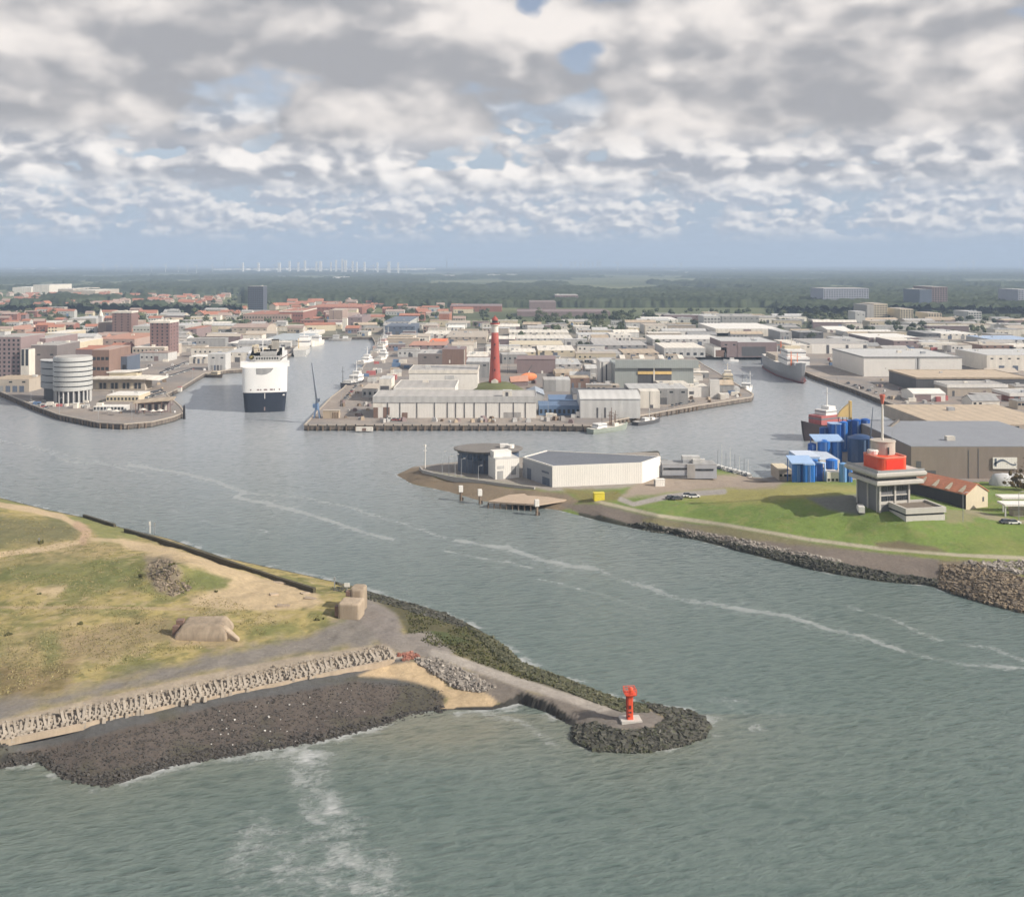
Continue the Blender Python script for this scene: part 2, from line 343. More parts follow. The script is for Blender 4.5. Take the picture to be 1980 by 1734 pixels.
for nm, arr in (('foam', foam), ('silt', silt)):
    at_ = me.attributes.new(nm, 'FLOAT', 'POINT'); at_.data.foreach_set('value', arr.astype(np.float32).ravel())
wm, t, b = newmat('sea water'); pos = t.nodes.new('ShaderNodeNewGeometry').outputs['Position']
rot = nn(t, 'ShaderNodeVectorRotate', rotation_type='Z_AXIS', i_Vector=pos, i_Angle=math.radians(-14)).outputs[0]
w1 = noise(t, vscale(t, rot, (.28, .66, 1)), 1.0, 5, .6, .2); w2 = noise(t, vscale(t, rot, (.7, 1.6, 1)), 1.0, 4, .6, .2); w3 = noise(t, vscale(t, pos, (.006, .014, 1)), 1.0, 4, .5, .8)
wr = mth(t, 'SUBTRACT', 1.0, mth(t, 'ABSOLUTE', mth(t, 'MULTIPLY', mth(t, 'SUBTRACT', noise(t, vscale(t, rot, (.14, .40, 1)), 1.0, 3, .55, .25), .5), 4.0)))
hgt = mth(t, 'ADD', mth(t, 'ADD', mth(t, 'MULTIPLY', wr, .38), mth(t, 'MULTIPLY', w1, .8)), mth(t, 'MULTIPLY', w2, .5))
ypos = nn(t, 'ShaderNodeSeparateXYZ', i_0=pos).outputs['Y']; xpos = nn(t, 'ShaderNodeSeparateXYZ', i_0=pos).outputs['X']
calm = rmap(t, ypos, 300, 640, 1.0, .30)
bp = nn(t, 'ShaderNodeBump', i_Height=hgt, i_Distance=.45); t.links.new(mth(t, 'MULTIPLY', calm, rmap(t, w3, .3, .7, .75, 1.1)), bp.inputs['Strength'])
t.links.new(bp.outputs[0], b.inputs['Normal'])
fa = nn(t, 'ShaderNodeAttribute', attribute_name='foam').outputs['Fac']; sa = nn(t, 'ShaderNodeAttribute', attribute_name='silt').outputs['Fac']
fn = noise(t, vscale(t, pos, (.9, .9, 1)), 1.0, 5, .7, .5); fn2 = noise(t, vscale(t, pos, (.25, .35, 1)), 1.0, 3, .6)
fm = rmap(t, mth(t, 'ADD', fa, mth(t, 'MULTIPLY', mth(t, 'ADD', mth(t, 'SUBTRACT', fn, .5), mth(t, 'SUBTRACT', fn2, .5)), 1.25)), .0, 1.5)
fm = mth(t, 'MULTIPLY', fm, rmap(t, fa, .02, .2))
cap = mth(t, 'MULTIPLY', rmap(t, mth(t, 'ADD', mth(t, 'MULTIPLY', w1, .6), mth(t, 'ADD', mth(t, 'MULTIPLY', fn2, .4), mth(t, 'MULTIPLY', fn, .25))), .78, .90), .22)     # a few breaking crests
fm = mth(t, 'MAXIMUM', fm, cap)
deep = mixc(t, rmap(t, w3, .3, .7), (.094, .134, .123), (.122, .160, .148))
deep = mixc(t, rmap(t, ypos, 200, 600, 0, 1), deep, (.30, .32, .34))  # farther water painted paler, the sky's reflection put into its colour
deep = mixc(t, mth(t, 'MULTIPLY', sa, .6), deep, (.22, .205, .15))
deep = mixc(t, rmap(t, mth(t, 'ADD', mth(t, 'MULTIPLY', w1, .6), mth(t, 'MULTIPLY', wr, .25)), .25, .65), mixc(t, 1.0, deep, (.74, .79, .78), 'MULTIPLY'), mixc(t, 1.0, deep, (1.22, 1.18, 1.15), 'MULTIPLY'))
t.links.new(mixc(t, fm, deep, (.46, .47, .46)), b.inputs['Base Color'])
b.inputs['IOR'].default_value = 1.333; t.links.new(mth(t, 'ADD', mth(t, 'MULTIPLY', fm, .5), rmap(t, ypos, 200, 700, .16, .24)), b.inputs['Roughness'])
me.materials.append(wm); water = bpy.data.objects.new('water', me); COL.objects.link(water); tag(water, 'grey green harbour water with drifting foam lines', 'water', kind='structure')

# ================================================================ natural ground: height fields from control heights
def terrain_mat(name, grain=.22, gs=1.1, rough=.95, bump=.35):
    m, t, b = newmat(name); pos = t.nodes.new('ShaderNodeNewGeometry').outputs['Position']
    ca = nn(t, 'ShaderNodeAttribute', attribute_name='cover').outputs['Color']; n1 = noise(t, pos, gs, 6, .68); n2 = noise(t, pos, .16, 4, .6)
    f = mth(t, 'ADD', 1.0, mth(t, 'ADD', mth(t, 'MULTIPLY', mth(t, 'SUBTRACT', n1, .5), grain * 4), mth(t, 'MULTIPLY', mth(t, 'SUBTRACT', n2, .5), grain * 1.4)))
    hs = nn(t, 'ShaderNodeHueSaturation', i_Color=ca); t.links.new(f, hs.inputs['Value']); t.links.new(hs.outputs[0], b.inputs['Base Color'])
    b.inputs['Roughness'].default_value = rough; b.inputs['Specular IOR Level'].default_value = .15
    bn = nn(t, 'ShaderNodeBump', i_Height=n1, i_Distance=.5, i_Strength=bump); t.links.new(bn.outputs[0], b.inputs['Normal']); return m
class Terrain:
    def __init__(s, name, label, shore, ctrl, x0, x1, y0, y1, st, margin, paint, m, amp, edge=None):
        poly = [tuple(at(*p, 0)[:2]) for p in shore]; s.poly = poly
        P = []; Z = []
        for a, b_ in zip(poly, poly[1:] + poly[:1]):
            L = math.hypot(a[0] - b_[0], a[1] - b_[1]); k = max(1, int(L / 9))
            for i in range(k): P.append((a[0] + (b_[0] - a[0]) * i / k, a[1] + (b_[1] - a[1]) * i / k)); Z.append(0.0)
        for px, py, z in ctrl:
            v = at(px, py, z); P.append((v.x, v.y)); Z.append(z)
        P = np.array(P); Z = np.array(Z); A = np.hypot(P[:, None, 0] - P[None, :, 0], P[:, None, 1] - P[None, :, 1]) + np.eye(len(P)) * 1e-3
        s.P = P; s.wt = np.linalg.solve(A, Z); s.amp = amp
        xs = np.arange(x0, x1 + st, st); ys = np.arange(y0, y1 + st, st); X, Y = np.meshgrid(xs, ys)
        sdv = poly_sd(X, Y, poly); Zg = s.raw(X, Y); Zg = np.where(sdv > 0, np.maximum(Zg, np.minimum(.12 * sdv, .5)), np.maximum(-.22 * -sdv, -1.6))
        Zg = Zg + np.where(sdv > 0, 1, 0) * amp * np.clip(sdv / 6, 0, 1) * ((fbm(X * .06, Y * .06, 4) - .5) * 2.2 + (fbm(X * .33, Y * .33, 3) - .5) * .8)
        if edge: Zg = edge(X, Y, Zg)
        s.x0, s.y0, s.st, s.Z = x0, y0, st, Zg; s.sd = sdv
        keep = sdv > -margin; PX, PY = pix(X, Y, Zg)
        colr = paint(PX, PY, X, Y, sdv, Zg)
        idn = np.cumsum(keep.ravel()).reshape(keep.shape) - 1
        fk = keep[:-1, :-1] & keep[:-1, 1:] & keep[1:, 1:] & keep[1:, :-1]
        q = np.stack([idn[:-1, :-1], idn[:-1, 1:], idn[1:, 1:], idn[1:, :-1]], -1)[fk]
        me = bpy.data.meshes.new(name); grid_mesh(me, np.stack([X, Y, Zg], -1)[keep], q)
        ca = me.attributes.new('cover', 'FLOAT_COLOR', 'POINT'); cc = np.concatenate([colr[keep], np.ones((keep.sum(), 1))], -1); ca.data.foreach_set('color', cc.astype(np.float32).ravel())
        me.polygons.foreach_set('use_smooth', [True] * len(me.polygons)); me.materials.append(m)
        s.o = bpy.data.objects.new(name, me); COL.objects.link(s.o); tag(s.o, label, 'ground', kind='structure')
    def raw(s, X, Y):
        out = np.zeros(np.shape(X))
        for (a, b_), w_ in zip(s.P, s.wt): out += w_ * np.hypot(X - a, Y - b_)
        return out
    def z(s, x, y):
        i = min(max((x - s.x0) / s.st, 0), s.Z.shape[1] - 1.01); j = min(max((y - s.y0) / s.st, 0), s.Z.shape[0] - 1.01)
        a, b_ = int(i), int(j); fx, fy = i - a, j - b_
        return float((s.Z[b_, a] * (1 - fx) + s.Z[b_, a + 1] * fx) * (1 - fy) + (s.Z[b_ + 1, a] * (1 - fx) + s.Z[b_ + 1, a + 1] * fx) * fy)
    def hit(s, px, py):                               # ground point seen at a photo point
        z = 3.0
        for _ in range(25): v = at(px, py, z); z = .5 * z + .5 * s.z(v.x, v.y)
        v = at(px, py, z); v.z = s.z(v.x, v.y); return v
class Paint:
    def __init__(s, PX, PY, X, Y):
        s.PX, s.PY, s.X, s.Y = PX, PY, X, Y; s.c = np.zeros(PX.shape + (3,))
        s.n = fbm(X * .10, Y * .10, 5); s.n2 = fbm(X * .45 + 7, Y * .45, 4); s.n3 = fbm(X * .03 + 3, Y * .03 + 5, 4)
    def fill(s, c): s.c[:] = c
    def mix(s, m, c): s.c = s.c * (1 - m[..., None]) + np.array(c) * m[..., None]
    def poly(s, pts, c, soft=6, rag=10, a=1.0):
        d = poly_sd(s.PX, s.PY * 1.0, pts) + (s.n - .5) * rag * 3 + (s.n2 - .5) * rag * 1.2; s.mix(a * sstep(-soft, soft, d), c)
    def line(s, pts, wd, c, rag=2, a=1.0):
        d = seg_dist(s.PX, s.PY, pts) + (s.n - .5) * rag * 3 + (s.n2 - .5) * rag; s.mix(a * (1 - sstep(wd * .6, wd * 1.3, d)), c)

def paint_fort(PX, PY, X, Y, sdv, Z):
    p = Paint(PX, PY, X, Y); p.fill((.335, .275, .115))
    p.mix(sstep(.42, .62, p.n), (.20, .19, .075)); p.mix(sstep(.5, .68, p.n3) * .7, (.33, .26, .14)); p.mix(sstep(.56, .7, p.n2) * .6, (.40, .315, .19)); p.mix(sstep(.44, .3, p.n2) * .6, (.13, .13, .055))
    G, S = (.13, .15, .055), (.48, .37, .235)
    p.poly([(-300, 1000), (0, 998), (110, 1004), (150, 1022), (140, 1040), (90, 1052), (0, 1062), (-300, 1075)], (.15, .145, .075), 10, 8, .85)
    p.poly([(0, 962), (90, 985), (260, 1024), (270, 1045), (200, 1050), (175, 1020), (110, 996), (0, 976)], (.20, .21, .08), 6, 4, .8)
    for q_ in ([(80, 1225), (112, 1225), (118, 1300), (75, 1310)], [(480, 1205), (575, 1200), (590, 1225), (480, 1232)], [(0, 1090), (200, 1080), (280, 1100), (280, 1140), (0, 1130)], [(380, 1105), (430, 1105), (440, 1135), (350, 1140)]): p.poly(q_, G, 12, 8, .7)
    p.poly([(230, 1040), (330, 1057), (420, 1086), (520, 1122), (600, 1140), (630, 1165), (600, 1178), (530, 1180), (480, 1180), (370, 1174), (360, 1152), (440, 1138), (450, 1120), (390, 1098), (310, 1076), (240, 1060)], S, 6, 6, .9)
    p.poly([(120, 1230), (220, 1200), (330, 1190), (330, 1235), (200, 1270), (130, 1265)], (.30, .225, .14), 14, 12, .6); p.poly([(60, 1138), (128, 1132), (110, 1150), (74, 1152)], S, 5, 4, .8)
    p.poly([(330, 1230), (460, 1232), (470, 1250), (330, 1250)], (.36, .27, .17), 6, 6, .7); p.poly([(0, 1290), (150, 1270), (130, 1340), (0, 1370)], (.15, .10, .06), 16, 10, .5)
    p.poly([(285, 1082), (330, 1078), (352, 1110), (338, 1152), (305, 1142), (282, 1112)], (.24, .195, .145), 6, 6, .85); p.mix(sstep(.52, .6, p.n2) * sstep(0, 8, poly_sd(PX, PY, [(285, 1082), (330, 1078), (352, 1110), (338, 1152), (305, 1142), (282, 1112)])), (.09, .075, .055))
    p.line([(-200, 960), (0, 976), (60, 985), (120, 1000), (162, 1021), (171, 1034), (150, 1048), (90, 1061), (0, 1072), (-200, 1090)], 5.5, S, 1.5); p.line([(150, 1015), (168, 1028), (160, 1045)], 9, (.42, .30, .20), 2)
    p.line([(175, 1042), (215, 1044), (270, 1052)], 4, S, 2, .8); p.line([(-200, 1176), (0, 1174), (200, 1174), (370, 1178)], 2.6, (.36, .28, .17), 1.5, .8)
    p.poly([(-300, 1420), (0, 1356), (120, 1336), (250, 1304), (400, 1268), (560, 1238), (650, 1212), (700, 1175), (712, 1148), (765, 1180), (790, 1252), (740, 1247), (560, 1272), (380, 1307), (200, 1347), (0, 1392), (-300, 1460)], (.205, .185, .162), 14, 12)
    p.poly([(680, 1150), (765, 1180), (790, 1255), (840, 1262), (800, 1275), (740, 1250), (700, 1200)], (.22, .195, .175), 6, 4, .9)
    p.poly([(-300, 1458), (0, 1391), (200, 1346), (380, 1306), (560, 1271), (745, 1244), (770, 1262), (755, 1272), (400, 1346), (0, 1432), (-300, 1500)], (.33, .275, .21), 3, 1)
    p.poly([(-300, 1500), (0, 1432), (400, 1347), (762, 1268), (835, 1285), (900, 1800), (-300, 1800)], (.095, .094, .092), 3, 1)
    p.poly([(-300, 1530), (0, 1460), (300, 1392), (430, 1358), (560, 1336), (690, 1315), (860, 1335), (840, 1800), (-300, 1800)], (.105, .088, .076), 5, 6)
    p.mix(sstep(.44, .6, p.n) * sstep(0, 10, poly_sd(PX, PY, [(-300, 1500), (0, 1432), (400, 1347), (760, 1290), (870, 1340), (840, 1800), (-300, 1800)])) * .7, (.085, .082, .058))
    p.line([(-300, 1502), (0, 1429), (400, 1346), (762, 1269), (840, 1262)], 4.5, (.36, .315, .265), .5)
    p.poly([(695, 1306), (740, 1285), (800, 1278), (850, 1305), (870, 1330), (962, 1340), (962, 1376), (848, 1378), (868, 1350), (840, 1328), (770, 1312)], (.47, .355, .22), 4, 3)
    jet = [(840, 1262), (1000, 1318), (1120, 1356), (1195, 1384)]
    p.poly([(800, 1262), (1010, 1330), (1110, 1380), (1100, 1425), (1000, 1400), (950, 1345)], (.19, .165, .14), 3, 2)
    p.poly([(960, 1345), (1050, 1352), (1130, 1395), (1110, 1432), (1000, 1400)], (.15, .13, .11), 4, 3)
    p.poly([(690, 1135), (780, 1165), (900, 1205), (1010, 1280), (1240, 1362), (1240, 1385), (1180, 1378), (1000, 1312), (850, 1255), (795, 1245), (770, 1190)], (.10, .092, .052), 5, 4); p.mix(sstep(.5, .62, p.n) * sstep(0, 8, poly_sd(PX, PY, [(780, 1180), (900, 1212), (1010, 1280), (1000, 1312), (850, 1252)])), (.075, .09, .04))
    p.line([(690, 1140), (800, 1172), (900, 1208), (1010, 1286), (1250, 1366)], 6, (.04, .04, .036), 3, .9)
    p.line(jet, 9, (.235, .21, .185), 1); p.line([(1040, 1332), (1120, 1356), (1185, 1380)], 5, (.42, .38, .33), 2, .8)
    p.poly([(1030, 1342), (1110, 1352), (1200, 1388), (1160, 1402), (1112, 1425), (1045, 1375)], (.19, .165, .14), 4, 2)
    p.poly([(770, 1225), (830, 1222), (880, 1262), (840, 1275), (780, 1262)], (.23, .205, .18), 4, 2)
    p.line(jet, 9, (.34, .305, .265), 1)
    p.poly([(1130, 1385), (1190, 1370), (1265, 1372), (1290, 1390), (1262, 1408), (1190, 1412), (1140, 1402)], (.185, .165, .145), 4, 2)
    p.mix((sdv < .8) * 1.0 * (PX > 0), (.05, .048, .043)); return p.c
tm = terrain_mat('dune and stone ground')
fort_ctrl = [(-260, 1000, 6), (0, 985, 5), (150, 1024, 5.2), (0, 1030, 6.2), (-150, 1060, 7), (0, 1072, 6), (230, 1040, 4.2), (330, 1064, 4.2), (430, 1094, 4), (520, 1122, 4), (610, 1146, 4), (690, 1150, 3.8), (690, 1180, 4.5), (200, 1080, 6.5), (350, 1070, 8.6), (335, 1092, 11.0), (375, 1088, 9.6), (282, 1110, 6.2), (320, 1125, 7.6), (330, 1148, 5.6), (420, 1150, 5.2), (520, 1165, 5.2), (600, 1180, 5.2),
             (0, 1150, 6.5), (200, 1150, 6.2), (0, 1230, 6.2), (200, 1230, 6), (390, 1225, 5.4), (520, 1220, 5.2), (640, 1200, 4.6), (-250, 1250, 6.5), (0, 1340, 5), (200, 1308, 5), (400, 1262, 4.8), (600, 1222, 4.6), (740, 1205, 4.4), (-250, 1440, 4.8), (0, 1385, 4.8), (200, 1342, 4.8), (400, 1300, 4.7), (600, 1262, 4.6), (740, 1244, 4.5),
             (-250, 1490, 3.9), (0, 1430, 3.9), (200, 1386, 3.9), (400, 1345, 3.9), (600, 1303, 3.9), (755, 1270, 3.9), (0, 1450, 2.6), (200, 1420, 2.6), (400, 1375, 2.6), (600, 1335, 2.5), (750, 1300, 1.8), (860, 1325, 1.0), (200, 1465, 1.3), (400, 1415, 1.3), (600, 1370, 1.3), (900, 1352, .6),
             (790, 1225, 4.0), (840, 1262, 3.6), (920, 1290, 2.9), (1000, 1318, 2.3), (1060, 1337, 2.1), (1120, 1356, 2.0), (1180, 1380, 2.0), (1225, 1390, 2.1), (1265, 1392, 1.9), (1180, 1404, 1.9), (1240, 1406, 1.9), (820, 1185, 1.9), (900, 1235, 1.5), (860, 1225, 2.2), (1130, 1418, .9), (1320, 1400, 1.0), (1240, 1432, .8)]
jl = [at(a_, b__, z_) for a_, b__, z_ in ((830, 1258, 3.7), (920, 1290, 2.9), (1000, 1318, 2.3), (1060, 1337, 2.1), (1120, 1356, 2.0), (1190, 1384, 2.0))]
for p_, q_ in zip(jl[:-1], jl[1:]):                    # a flat-topped causeway with sloping flanks
    for k_ in range(5):
        v_ = p_.lerp(q_, k_ / 5); n_ = Vector((q_.y - p_.y, p_.x - q_.x, 0)).normalized()
        for o_, dz_ in ((1.4, 0), (-1.4, 0), (3.4, .55), (-3.4, .5)): e_ = v_ + n_ * (o_ if n_.y > 0 else -o_) * -1; fort_ctrl.append((*pix(e_.x, e_.y, v_.z - dz_), v_.z - dz_))
fort = Terrain('terrain', 'sandy grass fort island with a stone jetty', isl, fort_ctrl, -262, 50, 164, 432, .6, 9, paint_fort, tm, .7)

def paint_bank(PX, PY, X, Y, sdv, Z):
    p = Paint(PX, PY, X, Y); p.fill((.165, .225, .06)); p.mix(sstep(.42, .62, p.n) * .7, (.135, .19, .05)); p.mix(sstep(.5, .7, p.n3) * .6, (.235, .235, .08)); p.mix(sstep(.55, .7, p.n2) * .6, (.22, .225, .085))
    p.poly([(1270, 960), (1400, 940), (1540, 935), (1680, 940), (1690, 955), (1540, 962), (1420, 975)], (.33, .29, .11), 10, 4, .85)
    p.poly([(700, 850), (1280, 850), (1300, 925), (1200, 945), (1060, 950), (1035, 944), (840, 915), (700, 915)], (.30, .27, .235), 4, 1)
    p.poly([(1240, 925), (1460, 915), (1520, 930), (1500, 944), (1400, 945), (1280, 955), (1190, 965)], (.33, .27, .215), 6, 4)
    p.poly([(740, 900), (812, 905), (850, 922), (1035, 946), (1100, 955), (1120, 970), (1080, 990), (930, 975), (800, 940), (740, 922)], (.21, .165, .115), 5, 3)
    p.poly([(1090, 945), (1200, 948), (1205, 968), (1130, 972)], (.20, .18, .07), 5, 4)
    p.line([(1200, 965), (1225, 975), (1280, 962), (1330, 955), (1400, 950)], 5, (.34, .31, .28), 1)
    p.poly([(1085, 975), (1160, 975), (1270, 1001), (1400, 1020), (1560, 1048), (1700, 1068), (1815, 1082), (1830, 1100), (1812, 1140), (1700, 1130), (1400, 1070), (1160, 1015)], (.185, .155, .13), 4, 2)
    p.poly([(1230, 1000), (1400, 1020), (1560, 1048), (1690, 1066), (1600, 1062), (1480, 1045), (1330, 1022), (1250, 1012)], (.20, .185, .09), 5, 5, .8)
    p.line([(1150, 968), (1270, 996), (1400, 1014), (1560, 1042), (1700, 1060), (1850, 1073), (1990, 1079), (2300, 1085)], 3.4, (.38, .34, .25), .6)
    p.poly([(1690, 1050), (1735, 1045), (1800, 1056), (1830, 1066), (1700, 1060)], (.16, .125, .085), 4, 2, .9)
    p.line([(1262, 1020), (1330, 1030), (1450, 1052), (1540, 1072), (1622, 1086)], 4.5, (.40, .36, .30), 1.2)
    p.poly([(1820, 1085), (1990, 1085), (2400, 1100), (2400, 1300), (1980, 1190), (1810, 1140)], (.19, .155, .11), 5, 5); p.poly([(1900, 1088), (1990, 1086), (2300, 1100), (2300, 1130), (1980, 1118)], (.20, .20, .07), 6, 6, .8)
    p.line([(1870, 988), (1930, 1003), (2000, 1012), (2200, 1020)], 5, (.33, .28, .20), 2, .8); p.poly([(1830, 985), (1900, 990), (1880, 1010), (1830, 1012)], (.27, .24, .14), 5, 4, .7)
    p.poly([(1560, 962), (1670, 955), (1670, 995), (1600, 985)], (.17, .165, .165), 4, 1, .85)
    p.mix((sdv < 1.6) * (PX > 1120) * 1.0, (.065, .065, .05)); return p.c
def bank_edge(X, Y, Z):
    PX, PY = pix(X, Y, 3.5); Z = np.where((PX < 1275) & (poly_sd(PX, PY, [(816, 905), (840, 899), (1290, 870), (1290, 935), (1068, 944), (1034, 942), (838, 914)]) > 0), 3.5, Z); return Z
bank_ctrl = [(816, 909, 3.4), (840, 917, 3.4), (940, 931, 3.4), (1035, 944, 3.4), (900, 900, 3.4), (1000, 892, 3.4), (1270, 900, 3.4), (1270, 932, 3.4), (1150, 948, 3.4), (1090, 960, 3.2), (1020, 958, 2.6), (900, 938, 2.0),
             (1160, 968, 3.6), (1270, 995, 4), (1400, 1013, 4), (1560, 1041, 4), (1700, 1059, 4), (1850, 1072, 4), (1980, 1078, 4), (2300, 1084, 4), (1250, 975, 3.8), (1330, 978, 4.6), (1420, 965, 6.5), (1500, 950, 9.2), (1600, 945, 10.6), (1660, 975, 10.2), (1700, 996, 9.4), (1757, 1018, 8.4), (1840, 1008, 8.6), (1930, 1008, 8.2), (2200, 1014, 8.2), (1720, 965, 10.0), (1620, 985, 9.4), (1560, 985, 8.4), (1640, 1022, 5.6), (1740, 1042, 5.4), (1850, 1050, 5.4), (1560, 1018, 5.6),
             (1330, 950, 3.4), (1420, 938, 3.2), (1480, 932, 2.9), (1560, 925, 2.6), (1640, 925, 2.6), (1760, 935, 4), (1880, 945, 4.4), (2100, 950, 4.4), (1870, 985, 5.2), (1960, 985, 5.4), (2200, 980, 5),
             (1160, 995, 1.6), (1300, 1020, 2.2), (1450, 1052, 2.2), (1600, 1085, 2.2), (1750, 1105, 2.0), (1840, 1100, 3.6), (1980, 1110, 4), (1900, 1135, 2.6), (1980, 1150, 2.4), (2300, 1180, 3)]
bankt = Terrain('ground', 'low bank with mown grass and stone shore', dsh, bank_ctrl, -50, 268, 248, 478, .7, 8, paint_bank, terrain_mat('grass bank ground', .2, 1.0, bump=.45), .28, bank_edge)

# ================================================================ mainland with its quays
coast = [(-5200, 560), (-600, 604), (-300, 655), (0, 757), (60, 782), (115, 802), (190, 817), (240, 820), (292, 816), (335, 806), (357, 797), (350, 786), (334, 772), (322, 762), (352, 748), (395, 722), (437, 716), (468, 714), (560, 686), (600, 662), (617, 652), (720, 652), (726, 664), (716, 690), (700, 712), (680, 732), (664, 750), (640, 768),
         (588, 822), (1040, 822), (1140, 824), (1200, 811), (1270, 798), (1285, 795), (1350, 784), (1453, 768), (1457, 762), (1420, 740), (1390, 722), (1360, 705), (1338, 688), (1420, 687), (1500, 685), (1512, 700), (1578, 728), (1650, 752), (1728, 782), (1745, 790), (1735, 806), (1712, 823), (1690, 842), (1640, 858), (1600, 868), (1565, 886), (1545, 903), (1500, 921)]
cw = [at(*p)[:2] for p in coast]
land = [tuple(p) for p in cw] + [(98, 418), (118, 395), (250, 372), (3000, 372), (60000, 60000), (-60000, 60000), (-14000, 3600)]
tris = tessellate_polygon([[Vector((*p, 0)) for p in land]])
mb = MB(); mb.add([(*p, 3.0) for p in land], [tuple(q_) for q_ in tris])
gm, t, b = newmat('harbour paving and land'); pos = t.nodes.new('ShaderNodeNewGeometry').outputs['Position']; yy = nn(t, 'ShaderNodeSeparateXYZ', i_0=pos).outputs['Y']
v1 = nn(t, 'ShaderNodeTexVoronoi', i_Vector=vscale(t, pos, (.028, .035, 1)), i_Scale=1.0, distance='CHEBYCHEV').outputs['Color']; vs1 = nn(t, 'ShaderNodeSeparateColor', i_0=v1).outputs[0]
n1 = noise(t, pos, .02, 5, .6); n2 = noise(t, pos, .25, 5, .65)
pav = mixc(t, vs1, (.27, .225, .19), (.36, .31, .265)); pav = mixc(t, rmap(t, n1, .42, .62), pav, (.24, .22, .205)); pav = mixc(t, rmap(t, n2, .3, .75, 0, .35), pav, (.19, .17, .155))
f1 = noise(t, vscale(t, pos, (.0011, .0021, 1)), 1.0, 6, .6, .4); f2 = noise(t, vscale(t, pos, (.006, .012, 1)), 1.0, 5, .65)
grn = mixc(t, rmap(t, f1, .38, .62), (.075, .09, .045), (.17, .185, .085)); grn = mixc(t, rmap(t, f2, .5, .7, 0, .8), grn, (.05, .06, .035)); grn = mixc(t, rmap(t, f2, .66, .74), grn, (.32, .30, .22))
edge = rmap(t, mth(t, 'ADD', yy, mth(t, 'MULTIPLY', mth(t, 'SUBTRACT', f2, .5), 1100)), 1000, 1600)
t.links.new(mixc(t, edge, pav, grn), b.inputs['Base Color']); b.inputs['Roughness'].default_value = .9; b.inputs['Specular IOR Level'].default_value = .2
tag(obj('quayside', mb, gm), 'wide paved quays and green country beyond', 'ground', kind='structure')
qm, t, b = newmat('quay wall concrete'); pos = t.nodes.new('ShaderNodeNewGeometry').outputs['Position']
n1 = noise(t, vscale(t, pos, (.8, .8, .15)), 1.0, 5, .65); n2 = noise(t, pos, .12, 3); zz = nn(t, 'ShaderNodeSeparateXYZ', i_0=pos).outputs['Z']
qc = mixc(t, rmap(t, n1, .35, .65), (.085, .07, .06), (.20, .165, .135)); qc = mixc(t, rmap(t, mth(t, 'ADD', zz, mth(t, 'MULTIPLY', n1, .8)), .7, 1.3, .85, 0), qc, (.03, .032, .026))
t.links.new(qc, b.inputs['Base Color']); b.inputs['Roughness'].default_value = .85
mb = MB(); cp = MB(); pile = MB()
for i in range(1, len(cw) - 1):
    a, c_ = Vector(cw[i]), Vector(cw[i + 1]); u = (c_ - a).normalized(); nrm = Vector((u.y, -u.x))
    mb.add([(*a, -1.5), (*c_, -1.5), (*c_, 3.0), (*a, 3.0)], [(0, 1, 2, 3)])
    o1, o2 = a + nrm * .25, c_ + nrm * .25; i1, i2 = a - nrm * .7, c_ - nrm * .7
    cp.add([(*o1, 2.75), (*o2, 2.75), (*i2, 2.75), (*i1, 2.75), (*o1, 3.3), (*o2, 3.3), (*i2, 3.3), (*i1, 3.3)], [(4, 5, 6, 7), (0, 1, 5, 4), (2, 3, 7, 6), (1, 2, 6, 5), (3, 0, 4, 7)])
    if 28 <= i <= 33 or 41 <= i <= 50 or i < 8:
        L = (c_ - a).length; k = int(L / 4.2)
        for j in range(k):
            p = a + u * (j + .3 + .4 * random.random()) * L / max(k, 1) + nrm * .45; wd = .18 + .3 * random.random(); pile.box(p.x - wd, p.x + wd, p.y - .3, p.y + .3, -1.2, 2.3 + .4 * random.random())
tag(obj('quay_wall', mb, qm), 'stained concrete quay walls along the harbour basins', 'quay wall', kind='structure')
tag(obj('quay_kerb', cp, beige), 'pale concrete coping along the quay edges', 'kerb', kind='structure')
tag(obj('fender_piles', pile, wood), 'timber fender piles fixed along the quay faces', 'fender piles', kind='structure')
